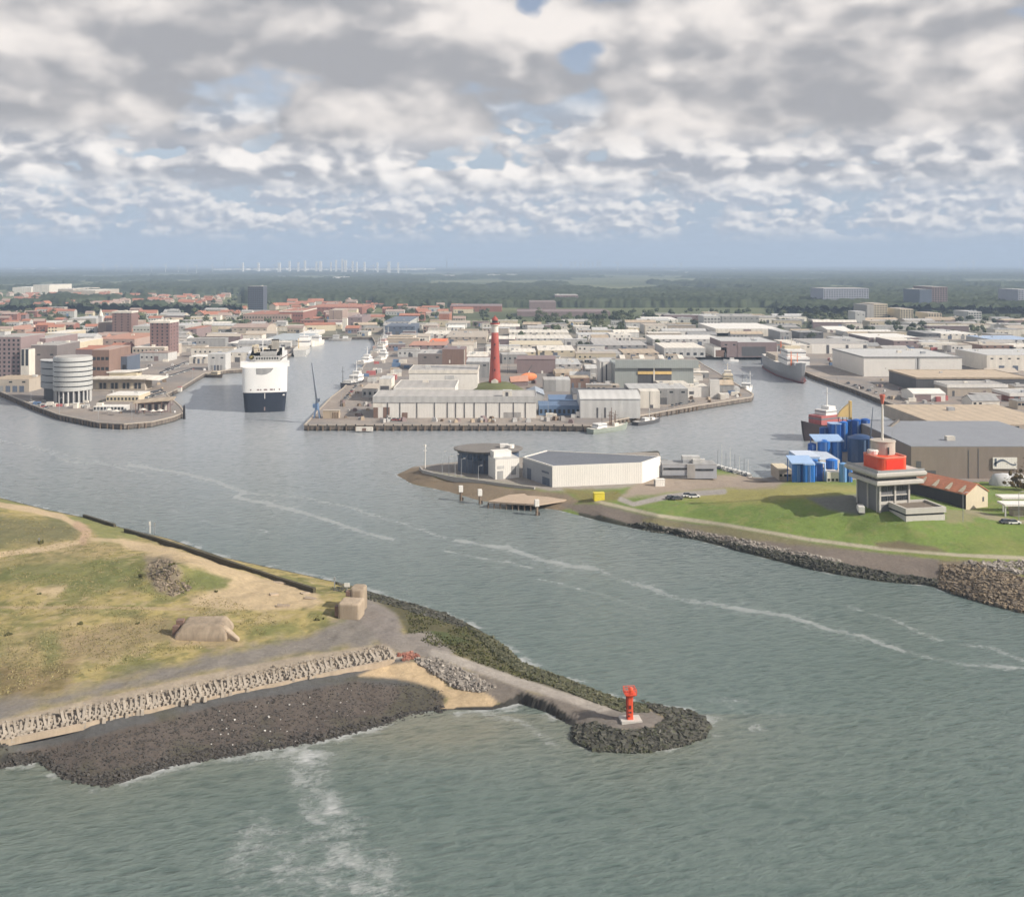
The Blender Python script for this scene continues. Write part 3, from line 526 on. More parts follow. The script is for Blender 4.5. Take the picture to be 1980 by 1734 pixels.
# ================================================================ building kit
FOOT = []
def bld(label, x0, x1, yt, yb, yr, wall, roof, name='warehouse', cat='warehouse', z0=3.0, yaw=0, dp=None, gable=None, rise=2.0, fascia=None, fh=.8, wins=None, wl=None, wmat=None, doors=(), units=None, group=None, pipes=()):
    d0 = depth(yb, z0); h = (yb - yt) * d0 / F; zt = z0 + h; XL = (x0 - CX) * d0 / F; th = math.radians(yaw); c_, s_ = math.cos(th), math.sin(th); k = (x1 - CX) / F
    W = (k * d0 - XL) / (c_ - k * s_)
    D = dp if dp else max(5, ((H - zt) * F / (yr - HZ) - d0) / c_)
    if gable == 'b' or gable == 'x': D = dp or D
    r = thing(name, label, cat, (XL + W / 2 * c_ - D / 2 * s_, d0 + W / 2 * s_ + D / 2 * c_, z0), th, group)
    a, b_ = W / 2, D / 2; wm_ = MB(); rm = MB()
    if gable in ('x', 'y', 'b'):
        if gable == 'b': prof = [(-1, 0), (-.8, .42), (-.5, .78), (-.2, .96), (0, 1), (.2, .96), (.5, .78), (.8, .42), (1, 0)]
        else: prof = [(-1, 0), (0, 1), (1, 0)]
        def sec(pos, half, lift, over):
            pts = [(p * (half + over), h + lift + q_ * rise) for p, q_ in prof]
            return pts
        half, ln = (b_, a) if gable in ('x', 'b') else (a, b_)
        tr = (lambda l, p, z: (l, p, z)) if gable in ('x', 'b') else (lambda l, p, z: (p, l, z))
        top = sec(0, half, 0, 0)
        wm_.loft([[tr(e, p, z) for p, z in top] + [tr(e, half, -.3), tr(e, -half, -.3)] for e in (-ln, ln)], closed=True)
        lo, hi = sec(0, half, .03, .35), sec(0, half, .32, .35)
        rm.loft([[tr(e, p, z) for p, z in lo] + [tr(e, p, z) for p, z in hi[::-1]] for e in (-ln - .3, ln + .3)], closed=True)
    else:
        wm_.prism([(-a, -b_), (a, -b_), (a, b_), (-a, b_)], -.3, h); rm.box(-a + .01, a - .01, -b_ + .01, b_ - .01, h + .004, h + .3)
        if fascia is not None:
            q1 = [(-a - .35, -b_ - .35), (a + .35, -b_ - .35), (a + .35, b_ + .35), (-a - .35, b_ + .35)]; q2 = [(-a - .004, -b_ - .004), (a + .004, -b_ - .004), (a + .004, b_ + .004), (-a - .004, b_ + .004)]
            obj('parapet', MB().ring(q1, q2, h - fh, h + .6), fascia, r)
    obj('wall', wm_, wall, r); obj('roof', rm, roof, r)
    wmt = wmat or glass; r['dims'] = (W, D, h); FOOT.append((r.location.x, r.location.y, W / 2, D / 2))
    if wins:
        rows, cols, ww, wh, zb = wins; me = MB().box(-ww / 2, ww / 2, -.06, .06, 0, wh).mesh('window'); me.materials.append(wmt)
        for i in range(rows):
            for j in range(cols):
                o = bpy.data.objects.new('window', me); COL.objects.link(o); o.parent = r; o.location = (-a + W * (j + .5) / cols, -b_, zb + (h - zb) * i / rows)
    if wl:
        rows, cols, ww, wh, zb, side = wl; me = MB().box(-.06, .06, -ww / 2, ww / 2, 0, wh).mesh('window'); me.materials.append(wmt)
        for i in range(rows):
            for j in range(cols):
                o = bpy.data.objects.new('window', me); COL.objects.link(o); o.parent = r; o.location = (side * a, -b_ + D * (j + .5) / cols, zb + (h - zb) * i / rows)
    if not wins and not doors and W > 12 and h > 3.2 and name in ('warehouse', 'shed', 'barn'):      # shutters and lights of plain working sheds
        kd = random.choice([1, 2, 3, 4]); f_ = random.uniform(.05, .25)
        doors = [(f_ + i * .7 / kd, f_ + i * .7 / kd + min(.12, 4.5 / W), 0, min(.7, 4.2 / h), random.choice([dgrey, grey, mauve, slate])) for i in range(kd)]
        me = MB().box(-1.1, 1.1, -.05, .05, 0, 1.1).mesh('window'); me.materials.append(wmt)
        for j in range(min(8, int(W / 7))): o = bpy.data.objects.new('window', me); COL.objects.link(o); o.parent = r; o.location = (-a + W * (j + .6) / int(W / 7), -b_ - .02, h * .74)
    for dd in doors:
        f0, f1, z1, z2, dm = dd; obj('door', MB().box(-a + W * f0, -a + W * f1, -b_ - .08, -b_ + .3, h * z1, h * z2), dm, r)
    for f0 in pipes: obj('downpipe', MB().box(-a + W * f0 - .28, -a + W * f0 + .28, -b_ - .16, -b_ - .005, 0, h - fh), dgrey, r)
    if units is None: units = 0 if gable or W < 18 else random.choice([0, 1, 2, 3])
    for i in range(units):
        ux, uy = random.uniform(-.8, .8) * a, random.uniform(-.7, .7) * b_; us = random.uniform(.8, 1.8)
        obj('rooftop_unit', MB().box(ux - us, ux + us, uy - us * .8, uy + us * .8, h + .3, h + .3 + us), random.choice([lgrey, ivory, steel]), r)
    return r

def ship(name, label, cat, pos, head, L, B, Dk, hull, deck, houses=(), masts=(), low=None, zl=1.0, bulw=.5, group=None, extra=None):
    r = thing(name, label, cat, pos, math.radians(head), group); N = 14
    def hb(t): return B / 2 * (min(1, (max(0.0, 1 - t) / .38)) ** .62 if t > .62 else 1) * (.80 + .20 * min(1, t / .18))
    def zd(t): return Dk * (1 + .42 * max(0, (t - .55) / .45) ** 2 + .06 * max(0, .2 - t) / .2)
    ts = [i / N for i in range(N)] + [.985]
    def sec(t, k, z_hi=None):
        x = -L / 2 + L * t; f = hb(t); zz_ = z_hi if z_hi else zd(t); flare = 1 - .28 * max(0, (t - .5) / .5); xo = .03 * L * max(0, (t - .7) / .3)
        pts = [(x + xo, f * k, zz_), (x + xo * .3, f * (.93 * flare + .05) * k, zz_ * .4), (x - xo, f * .8 * flare * k, -.8)]
        return pts + [(p[0], -p[1], p[2]) for p in pts[::-1]]
    obj('hull', MB().loft([sec(t, 1) for t in ts]), hull, r, smooth=False)
    if low is not None: obj('lower_hull', MB().loft([[((p[0]), p[1], p[2]) for p in sec(t, 1.012, zl)] for t in ts]), low, r)
    dk = MB(); dk.loft([[(-L / 2 + L * t, hb(t) * .95, zd(t) - bulw), (-L / 2 + L * t, -hb(t) * .95, zd(t) - bulw)] for t in ts[:-1]])
    rail = MB()
    for sgn in (1, -1): rail.loft([[(-L / 2 + L * t + .03 * L * max(0, (t - .7) / .3), sgn * hb(t) * 1.0, zd(t) + .02), (-L / 2 + L * t + .03 * L * max(0, (t - .7) / .3), sgn * hb(t) * .94, zd(t) + .02), (-L / 2 + L * t, sgn * hb(t) * .94, zd(t) + .2), (-L / 2 + L * t + .03 * L * max(0, (t - .7) / .3), sgn * hb(t), zd(t) + .2)] for t in ts], closed=True)
    dd = MB(); dd.loft([[(-L / 2 + L * t, hb(t) * .93, zd(t) + .05), (-L / 2 + L * t, -hb(t) * .93, zd(t) + .05)] for t in ts[:-1]])
    obj('deck', dd, deck, r); obj('rail', rail, hull, r)
    for x, y, z0, l, wd, hh, m, win in houses:
        o = obj('deckhouse', MB().box(x - l / 2, x + l / 2, y - wd / 2, y + wd / 2, z0, z0 + hh), m, r)
        if win: obj('window', MB().box(x - l / 2 - .05, x + l / 2 + .05, y - wd / 2 - .05, y + wd / 2 + .05, z0 + hh * .55, z0 + hh * .74), mat('ship window band', (.20, .20, .21), .3), o)
    for x, y, z0, z1, r0, m in masts:
        o = obj('mast', MB().tube((x, y, z0), (x, y, z1), r0, r0 * .6, 6), m, r)
        if z1 - z0 > 5: obj('crosstree', MB().box(x - .12, x + .12, y - r0 * 7, y + r0 * 7, z0 + (z1 - z0) * .7, z0 + (z1 - z0) * .7 + .2), m, o)
    return r

# ================================================================ pier with the long hall and the lighthouse
bld('long white quay hall of tall panels with grey eaves, at the pier front', 722, 1037, 768, 808, 756, white, mgrey, fascia=lgrey, fh=3.0, units=0, doors=[(.0, .028, 0, .5, brown), (.175, .21, 0, .26, brown), (.80, .905, 0, .27, mgrey), (-.002, .06, .52, .8, ivory), (.06, .10, 0, .52, brown)],
    pipes=[.087, .163, .267, .375, .454, .505, .559, .619, .692, .775, .86, .933])
bld('white rooftop lift house on the long quay hall roof', 972, 990, 756, 767, 753, ivory, lgrey, name='lift_house', cat='roof hut', z0=15.0, dp=5, doors=[(.3, .6, 0, .8, dgrey)])
bld('low grey-roofed hall with white parapet, directly behind the long quay hall', 762, 879, 751, 782, 736, white, mgrey, fascia=white, fh=1.0)
bld('tall white cold store with grey flat roof and white eaves left of the lighthouse', 791, 923, 717, 762, 707, white, mgrey, fascia=ivory, fh=1.7, doors=[(.52, .66, .6, .8, lgrey), (.0, .09, .3, .6, lgrey)], units=1)
bld('small grey shed with dark shutter against the white halls near the crane', 733, 757, 733, 777, 727, ivory, lgrey, name='shed', cat='shed', doors=[(.1, .8, .25, .7, dgrey)])
bld('pale low shed with two small windows on the pier left of the white halls', 700, 731, 752, 768, 742, lgrey, beige, name='shed', cat='shed', wins=(1, 3, 1.6, 2, 1.5))
# lighthouse on its green mound
lc = at(957, 739, 10.0)
mo = thing('grass_mound', 'round green grass mound carrying the red lighthouse', 'mound', (lc.x + .5, lc.y, 3))
m_ = MB(); m_.lathe([(21.5, -.2), (19.5, 1.6), (15, 4.2), (10.5, 6.3), (6.5, 7.0), (.1, 7.05)], 40); obj('slope', m_, bank, mo, smooth=True)
lh = thing('lighthouse', 'tall tapered red lighthouse with a white band and lantern on the green mound', 'lighthouse', (lc.x, lc.y, 10.0))
obj('tower', MB().lathe([(4.3, -.4), (3.9, 3), (3.45, 9), (3.0, 18), (2.6, 27), (2.35, 33.6)], 32), brickred, lh, smooth=True)
obj('white_band', MB().lathe([(2.37, 33.6), (2.34, 34), (2.28, 38.2), (2.9, 38.5)], 32), ivory, lh)
obj('gallery', MB().lathe([(3.2, 38.5), (3.3, 38.7), (3.3, 39.0), (2.4, 39.0)], 32), ivory, lh)
gl = MB().lathe([(3.12, 39.004), (3.2, 39.004), (3.2, 40.1), (3.12, 40.1)], 32)
obj('railing', gl, brickred, lh)
ln_ = obj('lantern_room', MB().lathe([(2.0, 39.0), (2.0, 42.0), (2.2, 42.1)], 20), brickred, lh); obj('lantern_glass', MB().lathe([(2.03, 39.9), (2.03, 41.6)], 20), glass, ln_)
obj('dome', MB().lathe([(2.25, 42.1), (1.9, 43.0), (1.0, 43.9), (.25, 44.4), (.1, 45.4)], 20), brickred, lh)
obj('porch', MB().loft([[(-2.3, -5.4, 0), (-2.3, -5.4, 1.4), (0, -5.4, 2.9), (2.3, -5.4, 1.4), (2.3, -5.4, 0)], [(-2.3, -2.5, 0), (-2.3, -2.5, 1.4), (0, -2.5, 2.9), (2.3, -2.5, 1.4), (2.3, -2.5, 0)]], closed=True), ivory, lh)
for zz in (8, 16, 25): obj('window', MB().box(-.35, .35, -4.3 + zz * .052, -2.0, zz, zz + 1.3), glass, lh)
# things around it
bld('mauve brown barn with curved roof behind the orange hull', 1000, 1074, 695, 722, 686, mauve, mauve, name='barn', cat='barn', gable='b', rise=1.8, dp=22, doors=[(.63, .68, .0, .2, white), (.28, .33, 0, .2, white)])
bld('grey brown ribbed hall left of the lighthouse', 808, 855, 684, 716, 676, mat('ribbed brown sheet', (.22, .19, .175), .6, .12, 3), mgrey)
bld('plain brown hall with white corner post left of the lighthouse', 855, 899, 676, 716, 670, brown, mauve, doors=[(.96, 1.0, 0, 1, ivory), (.3, .36, .35, .5, white)])
bld('grey shed with dark front between the brown hall and the lighthouse', 901, 946, 700, 730, 692, grey, lgrey)
bld('dark low shed at the foot of the brown hall', 901, 944, 690, 702, 680, mauve, ivory, name='shed', cat='shed')
oh = thing('orange_hull', 'bright orange boat hull propped ashore right of the lighthouse', 'boat hull', at(1022, 742), math.radians(28))
obj('hull', MB().ball((0, 0, 5.0), 7.0, 2.4, 3.0, 16, 10), mat('faded orange hull', (.70, .22, .085), .6), oh)
obj('cradle', MB().box(-6, -5, -3, 3, 0, 2.4), mauve, oh); obj('cradle', MB().box(4, 5, -3, 3, 0, 2.4), mauve, oh); obj('mast', MB().tube((-1, 0, 8), (3, 0, 13.5), .35, .2, 6), dgrey, oh)
tp = thing('tarpaulin_shed', 'shed under a salmon orange tarpaulin right of the lighthouse', 'shed', at(1003, 745), math.radians(8))
obj('roof', MB().loft([[(-6.5, -4.5, 3.2), (-6.5, 0, 6.4), (-6.5, 4.5, 3.2), (-6.5, 4.5, 2.8), (-6.5, 0, 6.0), (-6.5, -4.5, 2.8)], [(6.5, -4.5, 3.6), (6.5, 0, 7.4), (6.5, 4.5, 3.6), (6.5, 4.5, 3.2), (6.5, 0, 7.0), (6.5, -4.5, 3.2)]], closed=True), salmon, tp); obj('wall', MB().box(-6, 6, -4, 4, 0, 3.1), mauve, tp)
for lb, x0, x1, yt, yb, yr, wl_, rf in (
    ('long ivory-roofed shed row, farthest back behind the lighthouse', 985, 1100, 643, 652, 638, ivory, ivory), ('second long pale shed row behind the lighthouse', 984, 1108, 655, 664, 648, lgrey, ivory),
    ('third pale shed row with a buckled looking roof behind the lighthouse', 984, 1090, 667, 677, 659, ivory, cream), ('short cream shed right beside the thin dark lattice mast', 985, 1036, 681, 693, 674, cream, ivory), ('cream fronted hall behind the mauve barn roof', 1040, 1112, 678, 690, 668, cream, ivory),
    ('light roofed shed right of the mauve barn', 1073, 1124, 705, 716, 694, mgrey, lgrey), ('tan yard shed behind the small brown brick block', 1074, 1122, 722, 732, 714, tan, tan), ('plain dark grey block beside the blue sheds', 1051, 1075, 735, 757, 729, grey, mgrey),
    ('plain pale grey block joined to the dark grey block', 1075, 1103, 735, 757, 729, lgrey, lgrey), ('small brown brick block with cream side behind the blue sheds', 1103, 1140, 731, 752, 726, brown, tan), ('low pink beige shed in front of the green grey hall', 1146, 1198, 746, 756, 740, beige, beige)):
    bld(lb, x0, x1, yt, yb, yr, wl_, rf)
lm = thing('lattice_mast', 'thin dark lattice mast standing just right of the lighthouse', 'mast', at(983, 722)); q_ = MB()
for sx in (-1, 1):
    for sy in (-1, 1): q_.tube((sx * .7, sy * .7, 0), (sx * .25, sy * .25, 33), .12, .08, 4)
for i in range(16): z = i * 2; q_.tube((-.7 + i * .027, -.7 + i * .027, z), (.7 - i * .027, -.7 + i * .027, z + 2), .06, .06, 4)
obj('lattice', q_, dgrey, lm); obj('cross_arm', MB().box(-3, 3, -.1, .1, 18, 18.3), dgrey, lm); obj('cross_arm', MB().box(-2.4, 2.4, -.1, .1, 24, 24.3), dgrey, lm)
# blue sheds
for lb, x0, x1, yt, yb, yr, wl_, rf, gb, rs in (('blue walled shed with faded blue roof beside the long quay hall', 1042, 1122, 785, 803, 776, bluesheet, bluesheet, None, 0), ('bright blue pitched shed behind the blue walled shed', 1062, 1126, 774, 790, 764, bluesheet, bluesheet, 'x', 1.5), ('pale grey blue gabled roof shed behind the long quay hall end', 1020, 1052, 764, 790, 754, lgrey, mat('grey blue roofing', (.34, .38, .43), .5), 'y', 2.2)):
    bld(lb, x0, x1, yt, yb, yr, wl_, rf, name='shed', cat='shed', gable=gb, rise=rs, wins=(1, 9, 1.4, 2.2, 1.2) if gb is None else None)
bld('dark roofed low hall between the blue sheds and the curved white hall', 1108, 1222, 762, 790, 751, mgrey, dgrey, units=1)
bld('curved-roof pale hall beside the moored fishing boat', 1122, 1238, 772, 808, 760, lgrey, lgrey, gable='b', rise=3.0, dp=30, doors=[(.40, .43, 0, .55, dgrey), (.27, .30, 0, .55, dgrey)])
bld('white stack of box rooms at the quay end of the curved hall', 1238, 1276, 757, 789, 752, ivory, ivory, dp=12, doors=[(.47, .5, 0, 1, grey), (.5, .66, 0, .2, dgrey)])
bld('grey roofed hall behind the white box rooms', 1216, 1330, 752, 782, 742, grey, lgrey)
bld('white hall with grey lean-to right of the box rooms', 1276, 1328, 759, 780, 747, lgrey, ivory, doors=[(.05, .3, 0, .5, dgrey)])
bld('white walled store nearer the pier point', 1326, 1371, 749, 768, 742, white, ivory, units=2, doors=[(.15, .35, .3, .6, dgrey)])
bld('cream store with small windows under the green grey hall', 1322, 1352, 738, 750, 731, ivory, ivory, wins=(1, 3, 2, 1.6, 1.5))
bld('long low white shed before the green grey hall door', 1275, 1333, 744, 760, 736, ivory, ivory)
gh = bld('big green grey hall with two open bays and a yellow crane beam', 1189, 1341, 706, 752, 694, greengrey, greengrey, fascia=greengrey, fh=.5, doors=[(.29, .49, 0, .92, dgrey), (.505, .72, 0, .92, dgrey)], dp=34)
wd_ = (1341 - 1189) * depth(752) / F
obj('crane_beam', MB().box(-wd_ * .21, wd_ * .22, -17.5, -17.12, 10.2, 12.2), yellow, gh); obj('bay_post', MB().box(-wd_ * .012, wd_ * .006, -17.6, -17.1, 0, 17), ivory, gh)
obj('eaves_band', MB().box(-wd_ * .5, wd_ * .56, -18.4, -17.2, 14.6, 20.2), greengrey, gh)
for k in range(4): obj('skylight', MB().loft([[(-wd_ * .42 + k * wd_ * .25 + dx_, -12, 20.1 + .4), (-wd_ * .42 + k * wd_ * .25 + dx_, -4, 22.6), (-wd_ * .42 + k * wd_ * .25 + dx_, -4, 20.5)] for dx_ in (0, wd_ * .065)], closed=True), ivory, gh)
bld('white annex block left of the green grey hall', 1160, 1188, 700, 744, 693, white, lgrey, doors=[(.1, .22, 0, 1, grey), (.4, .5, 0, .9, dgrey)])
for lb, x0, x1, yt, yb, yr, wl_, rf in (('pale flat shed behind the annex of the green grey hall', 1150, 1240, 684, 692, 676, lgrey, mgrey), ('long grey roofed shed among parked lorries', 1150, 1252, 668, 679, 659, grey, mgrey), ('white-fronted shed row with sawtooth roof below the trees', 1180, 1222, 648, 661, 643, white, ivory), ('low white block left of the sawtooth shed row', 1118, 1178, 648, 658, 643, white, lgrey),
    ('cream block above the sawtooth shed row', 1215, 1236, 634, 648, 631, cream, ivory), ('ivory flat shed under the trees behind the pier', 1110, 1156, 632, 638, 629, ivory, white), ('pale shed with buff roof behind the green grey hall', 1205, 1275, 683, 693, 675, beige, tan)):
    bld(lb, x0, x1, yt, yb, yr, wl_, rf)
# slipway quay crane
cr = thing('quay_crane', 'slender blue quay crane with raised grey jib on the pier corner', 'crane', at(613, 808))
k_ = MB()
for sx in (-1.6, 1.6):
    for sy in (-1.6, 1.6): k_.tube((sx, sy, 0), (sx * .5, sy * .5, 5), .34, .3, 6)
obj('portal', k_, bluesheet, cr); obj('tower', MB().tube((0, 0, 4.6), (0, 0, 9.4), 1.1, .9, 10), bluesheet, cr); obj('cab', MB().box(-2.2, -.6, -1.4, 1.2, 5.8, 8.0), bluesheet, cr)
obj('jib', MB().tube((.4, 0, 8.6), (-2.9, 0, 31), 1.15, .4, 6), mat('jib grey', (.22, .24, .27), .5), cr); obj('counterweight', MB().box(-.6, 1.6, -1, 1, 9.4, 11.0), slate, cr)
bx = thing('site_hut', 'tan timber site hut with doors beside the blue crane', 'hut', at(641, 808)); obj('wall', MB().box(-4.6, 4.6, -1.6, 1.6, 0, 4.2), tan, bx); obj('roof', MB().box(-4.8, 4.8, -1.8, 1.8, 4.204, 4.45), beige, bx)
for k in range(4): obj('door', MB().box(.6 + k * .95, 1.2 + k * .95, -1.7, -1.55, .2, 3.4), wood, bx)
for px, lb in ((698, 'white ladder landing on the pier face'),):
    s_ = thing('landing_platform', lb, 'landing', at(705, 824)); obj('platform', MB().box(-4.5, 4.5, -1.6, .2, -2.4, -.3), ivory, s_); obj('opening', MB().box(-1, 1, -1.7, -1.5, -2.3, -.8), brown, s_)
# ================================================================ right harbour side
bld('big white twin warehouse with grey side wall on the right quay', 1670, 1860, 691, 728, 680, white, lgrey, dp=78, fascia=grey, fh=.5, doors=[(.527, .575, 0, 1.0, lgrey), (.545, .556, 0, 1.0, brown), (.22, .225, .4, .45, brown)], units=4)
bld('white warehouse behind the twin warehouse, cut by the right frame edge', 1908, 2060, 687, 717, 678, ivory, lgrey, dp=60, units=2)
for lb, x0, x1, yt, yb, yr, wl_, rf, kw in (
    ('long white shed in three bays with dark gaps behind the moored grey ship', 1567, 1677, 665, 684, 655, white, mgrey, dict(doors=[(.28, .33, 0, .9, dgrey), (.62, .67, 0, .9, dgrey), (.93, .99, 0, .9, dgrey)])), ('small white gabled shed joined left of the three bay shed', 1534, 1570, 668, 684, 657, ivory, ivory, {}),
    ('wide open-fronted hall with dark mouth at the basin head', 1425, 1502, 662, 690, 652, mauve, lgrey, dict(doors=[(.12, .72, .05, .7, dgrey)])), ('grey sided part of the open-fronted hall', 1394, 1426, 660, 690, 652, mauve, lgrey, {}),
    ('small white portal shed with dark opening at the basin head', 1381, 1405, 672, 690, 664, white, ivory, dict(doors=[(.12, .85, 0, .72, brown)])), ('long low gabled shed with dark window on the basin head', 1284, 1364, 673, 690, 663, lgrey, ivory, dict(wins=(1, 6, 3, 2.4, 1.5))),
    ('long pale roof just behind the gabled basin shed', 1262, 1394, 656, 668, 648, lgrey, white, {}), ('cream strip building above the basin head', 1345, 1394, 655, 663, 650, cream, ivory, {}), ('dark hump-roofed hall behind the basin head', 1294, 1432, 644, 650, 638, mgrey, grey, {}),
    ('very long bright white shed topmost behind the right basin', 1384, 1508, 636, 650, 625, ivory, white, dict(doors=[(.43, .55, 0, .95, mauve)])), ('pale grey office block behind the very long white shed', 1361, 1393, 612, 634, 609, lgrey, lgrey, dict(wins=(3, 5, 3, 1.6, 2))), ('wide grey works with dark windows behind the very long white shed', 1396, 1468, 612, 630, 607, grey, mgrey, dict(units=3)),
    ('white glasshouse block in the trees above the basin head', 1247, 1311, 618, 627, 613, white, white, {}), ('pinkish white box hall below the glasshouse block', 1248, 1290, 630, 646, 625, ivory, beige, {}),
    ('grey ribbed hall right of the very long white shed', 1509, 1531, 642, 658, 636, grey, lgrey, {}), ('dark hall with white T-shaped sign post behind the moored grey ship', 1546, 1592, 643, 658, 639, dgrey, grey, {}), ('pale cone roofed store at the meadow edge', 1600, 1644, 638, 643, 633, ivory, white, dict(gable='x', rise=3)),
    ('grey office with white box on top behind the three bay shed', 1648, 1680, 660, 672, 655, lgrey, mgrey, {}), ('long white roof over brown shadowed bays on the far right quay', 1680, 1776, 653, 668, 645, mauve, white, dict(doors=[(.1, .15, 0, 1, white)])), ('grey roofed shed row far right behind the white roof', 1645, 1750, 644, 652, 638, lgrey, white, {}),
    ('dark grey end block left of the bright white far shed', 1790, 1819, 645, 658, 639, dgrey, grey, {}), ('bright white far shed above the twin warehouse', 1819, 1890, 646, 656, 640, ivory, white, {}), ('low pinkish sheds in shadow above the twin warehouse', 1728, 1776, 659, 676, 652, mauve, ivory, {}),
    ('blue roofed shed at the far right edge', 1918, 2010, 657, 668, 649, lgrey, mat('pale blue roof', (.42, .52, .68), .5), {}), ('rough brown yard shed under the blue roofed shed', 1900, 1960, 668, 682, 661, brown, beige, {}), ('long ivory shed under the blue roofed shed', 1952, 2020, 671, 682, 664, ivory, ivory, {})):
    bld(lb, x0, x1, yt, yb, yr, wl_, rf, **kw)
cn = thing('loading_canopy', 'white loading canopy on one stout pillar behind the twin warehouse', 'canopy', at(1828, 695)); obj('roof', MB().box(-24, 9, -5, 5, 13.2, 15.0), ivory, cn); obj('pillar', MB().box(-.9, .9, -.9, .9, 0, 13.2), lgrey, cn); obj('pillar', MB().box(-22, -20.6, -.7, .7, 0, 13.2), grey, cn)
# nearer on the right
bld('brown flat-roofed depot with dark open side below the twin warehouse', 1772, 1990, 731, 757, 716, dgrey, tan, doors=[(.21, .30, .2, .72, white)], units=1, fascia=tan, fh=.6)
bld('long low workshop with white fascia at the right quay', 1832, 1948, 745, 766, 738, beige, mgrey, fascia=white, fh=1.6, doors=[(.08, .12, 0, .5, dgrey), (.6, .64, 0, .5, mauve)])
bld('white gabled boat shed with shaded end at the right quay', 1766, 1828, 762, 776, 750, white, white, name='shed', cat='shed', gable='x', rise=2.2, dp=20, doors=[(.05, .55, 0, .9, mauve)])  # the mauve panel among the doors paints the shed end's shadow
bld('pink brick workshop with white fascia, cut by the right frame edge', 1953, 2020, 762, 777, 753, redbrick, lgrey, fascia=white, fh=1.4)
bld('pale roofed store on the slope above the pink brick workshop', 1932, 2020, 741, 752, 735, ivory, ivory)
bld('wide tan roofed depot between the workshop and the grey shed hall', 1812, 2060, 822, 846, 783, beige, tan, units=1)
bld('huge grey shed hall with ribbed roof behind the traffic tower', 1762, 2080, 864, 925, 815, mat('brown grey sheet', (.26, .215, .18), .6, .1, 1.5), mat('grey ribbed roof', (.25, .26, .28), .55, .12, .6), doors=[(.345, .35, 0, .9, dgrey), (.405, .41, 0, .95, dgrey), (.03, .06, .35, .55, dgrey), (.055, .15, .05, .25, dgrey)])
bb = thing('billboard', 'white billboard with a grey wave picture on the huge grey hall', 'billboard', at(1943, 908, 7.0)); bb.location.y = depth(925) - .4; bb.location.x = (1943 - CX) / F * bb.location.y
obj('board', MB().box(-4.9, 4.9, -.15, .15, 0, 4.6), white, bb); wvm = MB(); wvm.loft([[(-4.6 + i * .46, -.2, 2.2 + .9 * math.sin(i * .32 - 1.0)), (-4.6 + i * .46, -.2, 2.9 + 1.0 * math.sin(i * .30 - .6))] for i in range(21)]); wvm.box(-4.2, -3.4, -.2, -.16, 1.0, 4.2); obj('wave_picture', wvm, slate, bb)
bld('grey yard office with dark windows at the foot of the huge grey hall', 1790, 1838, 905, 922, 901, lgrey, mgrey, name='office', cat='office', dp=8, wins=(1, 6, 1.2, 1.2, 1.5))
for px, lb, s_ in ((1943, 'left round white tent behind the red-roofed house', 4.6), (1966, 'right peaked white tent beside the shrub', 4.0)):
    tt = thing('white_tent', lb, 'tent', at(px - 4, 938, 3.5)); tm_ = MB()
    tm_.loft([[(x, -3.5 * k, 0), (x, -3.3 * k, 2.4 * k), (x, -1.6 * k, 4.2 * k), (x, 0, 4.8 * k), (x, 1.6 * k, 4.2 * k), (x, 3.3 * k, 2.4 * k), (x, 3.5 * k, 0)] for x, k in ((-s_, .55), (-s_ * .7, .95), (0, 1.0), (s_ * .7, .95), (s_, .6))]); obj('canvas', tm_, mat('grey white canvas', (.55, .55, .54), .8, .1), tt, smooth=True)
hs_ = bld('long low house with red tiled roof, cream gable and roof windows', 1868, 1910, 957, 986, 940, cream, mat('sunlit red tiles', (.52, .215, .125), .75, .25, .3), name='red_roof_house', cat='house', z0=5.2, yaw=28, gable='y', rise=3.2, dp=30, doors=[(.75, .82, .4, .7, dgrey)])  # roof tiles coloured lighter to hold the sun falling on them
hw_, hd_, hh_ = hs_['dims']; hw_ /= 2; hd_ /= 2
obj('shaded_board_wall', MB().box(-hw_ - .08, -hw_ - .01, -hd_ + .1, hd_ - .1, -.2, hh_ - .1), mat('shaded dark boarding', (.06, .055, .06), .8), hs_)  # dark timber panel; the long wall's shade is put into its colour
for k in range(5): obj('roof_window', MB().loft([[(-hw_ + (hw_ + .3) * e * .55, -hd_ * .92 + k * hd_ * .37 + f_, hh_ + 3.2 * e * .55 + .78), (-hw_ + (hw_ + .3) * e * .55, -hd_ * .92 + k * hd_ * .37 + 2.0 - f_ * .2, hh_ + 3.2 * e * .55 + .78)] for e, f_ in ((-.05, 0), (.5, .3), (1, 1.2))]), cream, hs_)
for lb, x0, x1, yt, yb, kz in (('white flat canopy on posts at the right frame edge, upper one', 1932, 2010, 959, 992, 5.0), ('lower white flat canopy on posts before the right frame edge', 1936, 2010, 972, 1004, 6.0)):
    d0 = depth(yb, kz); cpy = thing('canopy', lb, 'canopy', at((x0 + x1) / 2, yb, kz)); wv_ = (x1 - x0) * d0 / F / 2; hh = (yb - yt) * d0 / F
    obj('roof', MB().box(-wv_, wv_, -2.5, 3, hh - .6, hh), white, cpy); obj('post', MB().box(-wv_ + .2, -wv_ + .6, -2.2, -1.8, -.5, hh - .604), lgrey, cpy); obj('post', MB().box(.6, 1.0, -2.2, -1.8, -.5, hh - .604), lgrey, cpy); obj('wall', MB().box(-wv_ * .4, wv_ * .9, -.5, 2.5, -.5, hh * .55), beige, cpy)
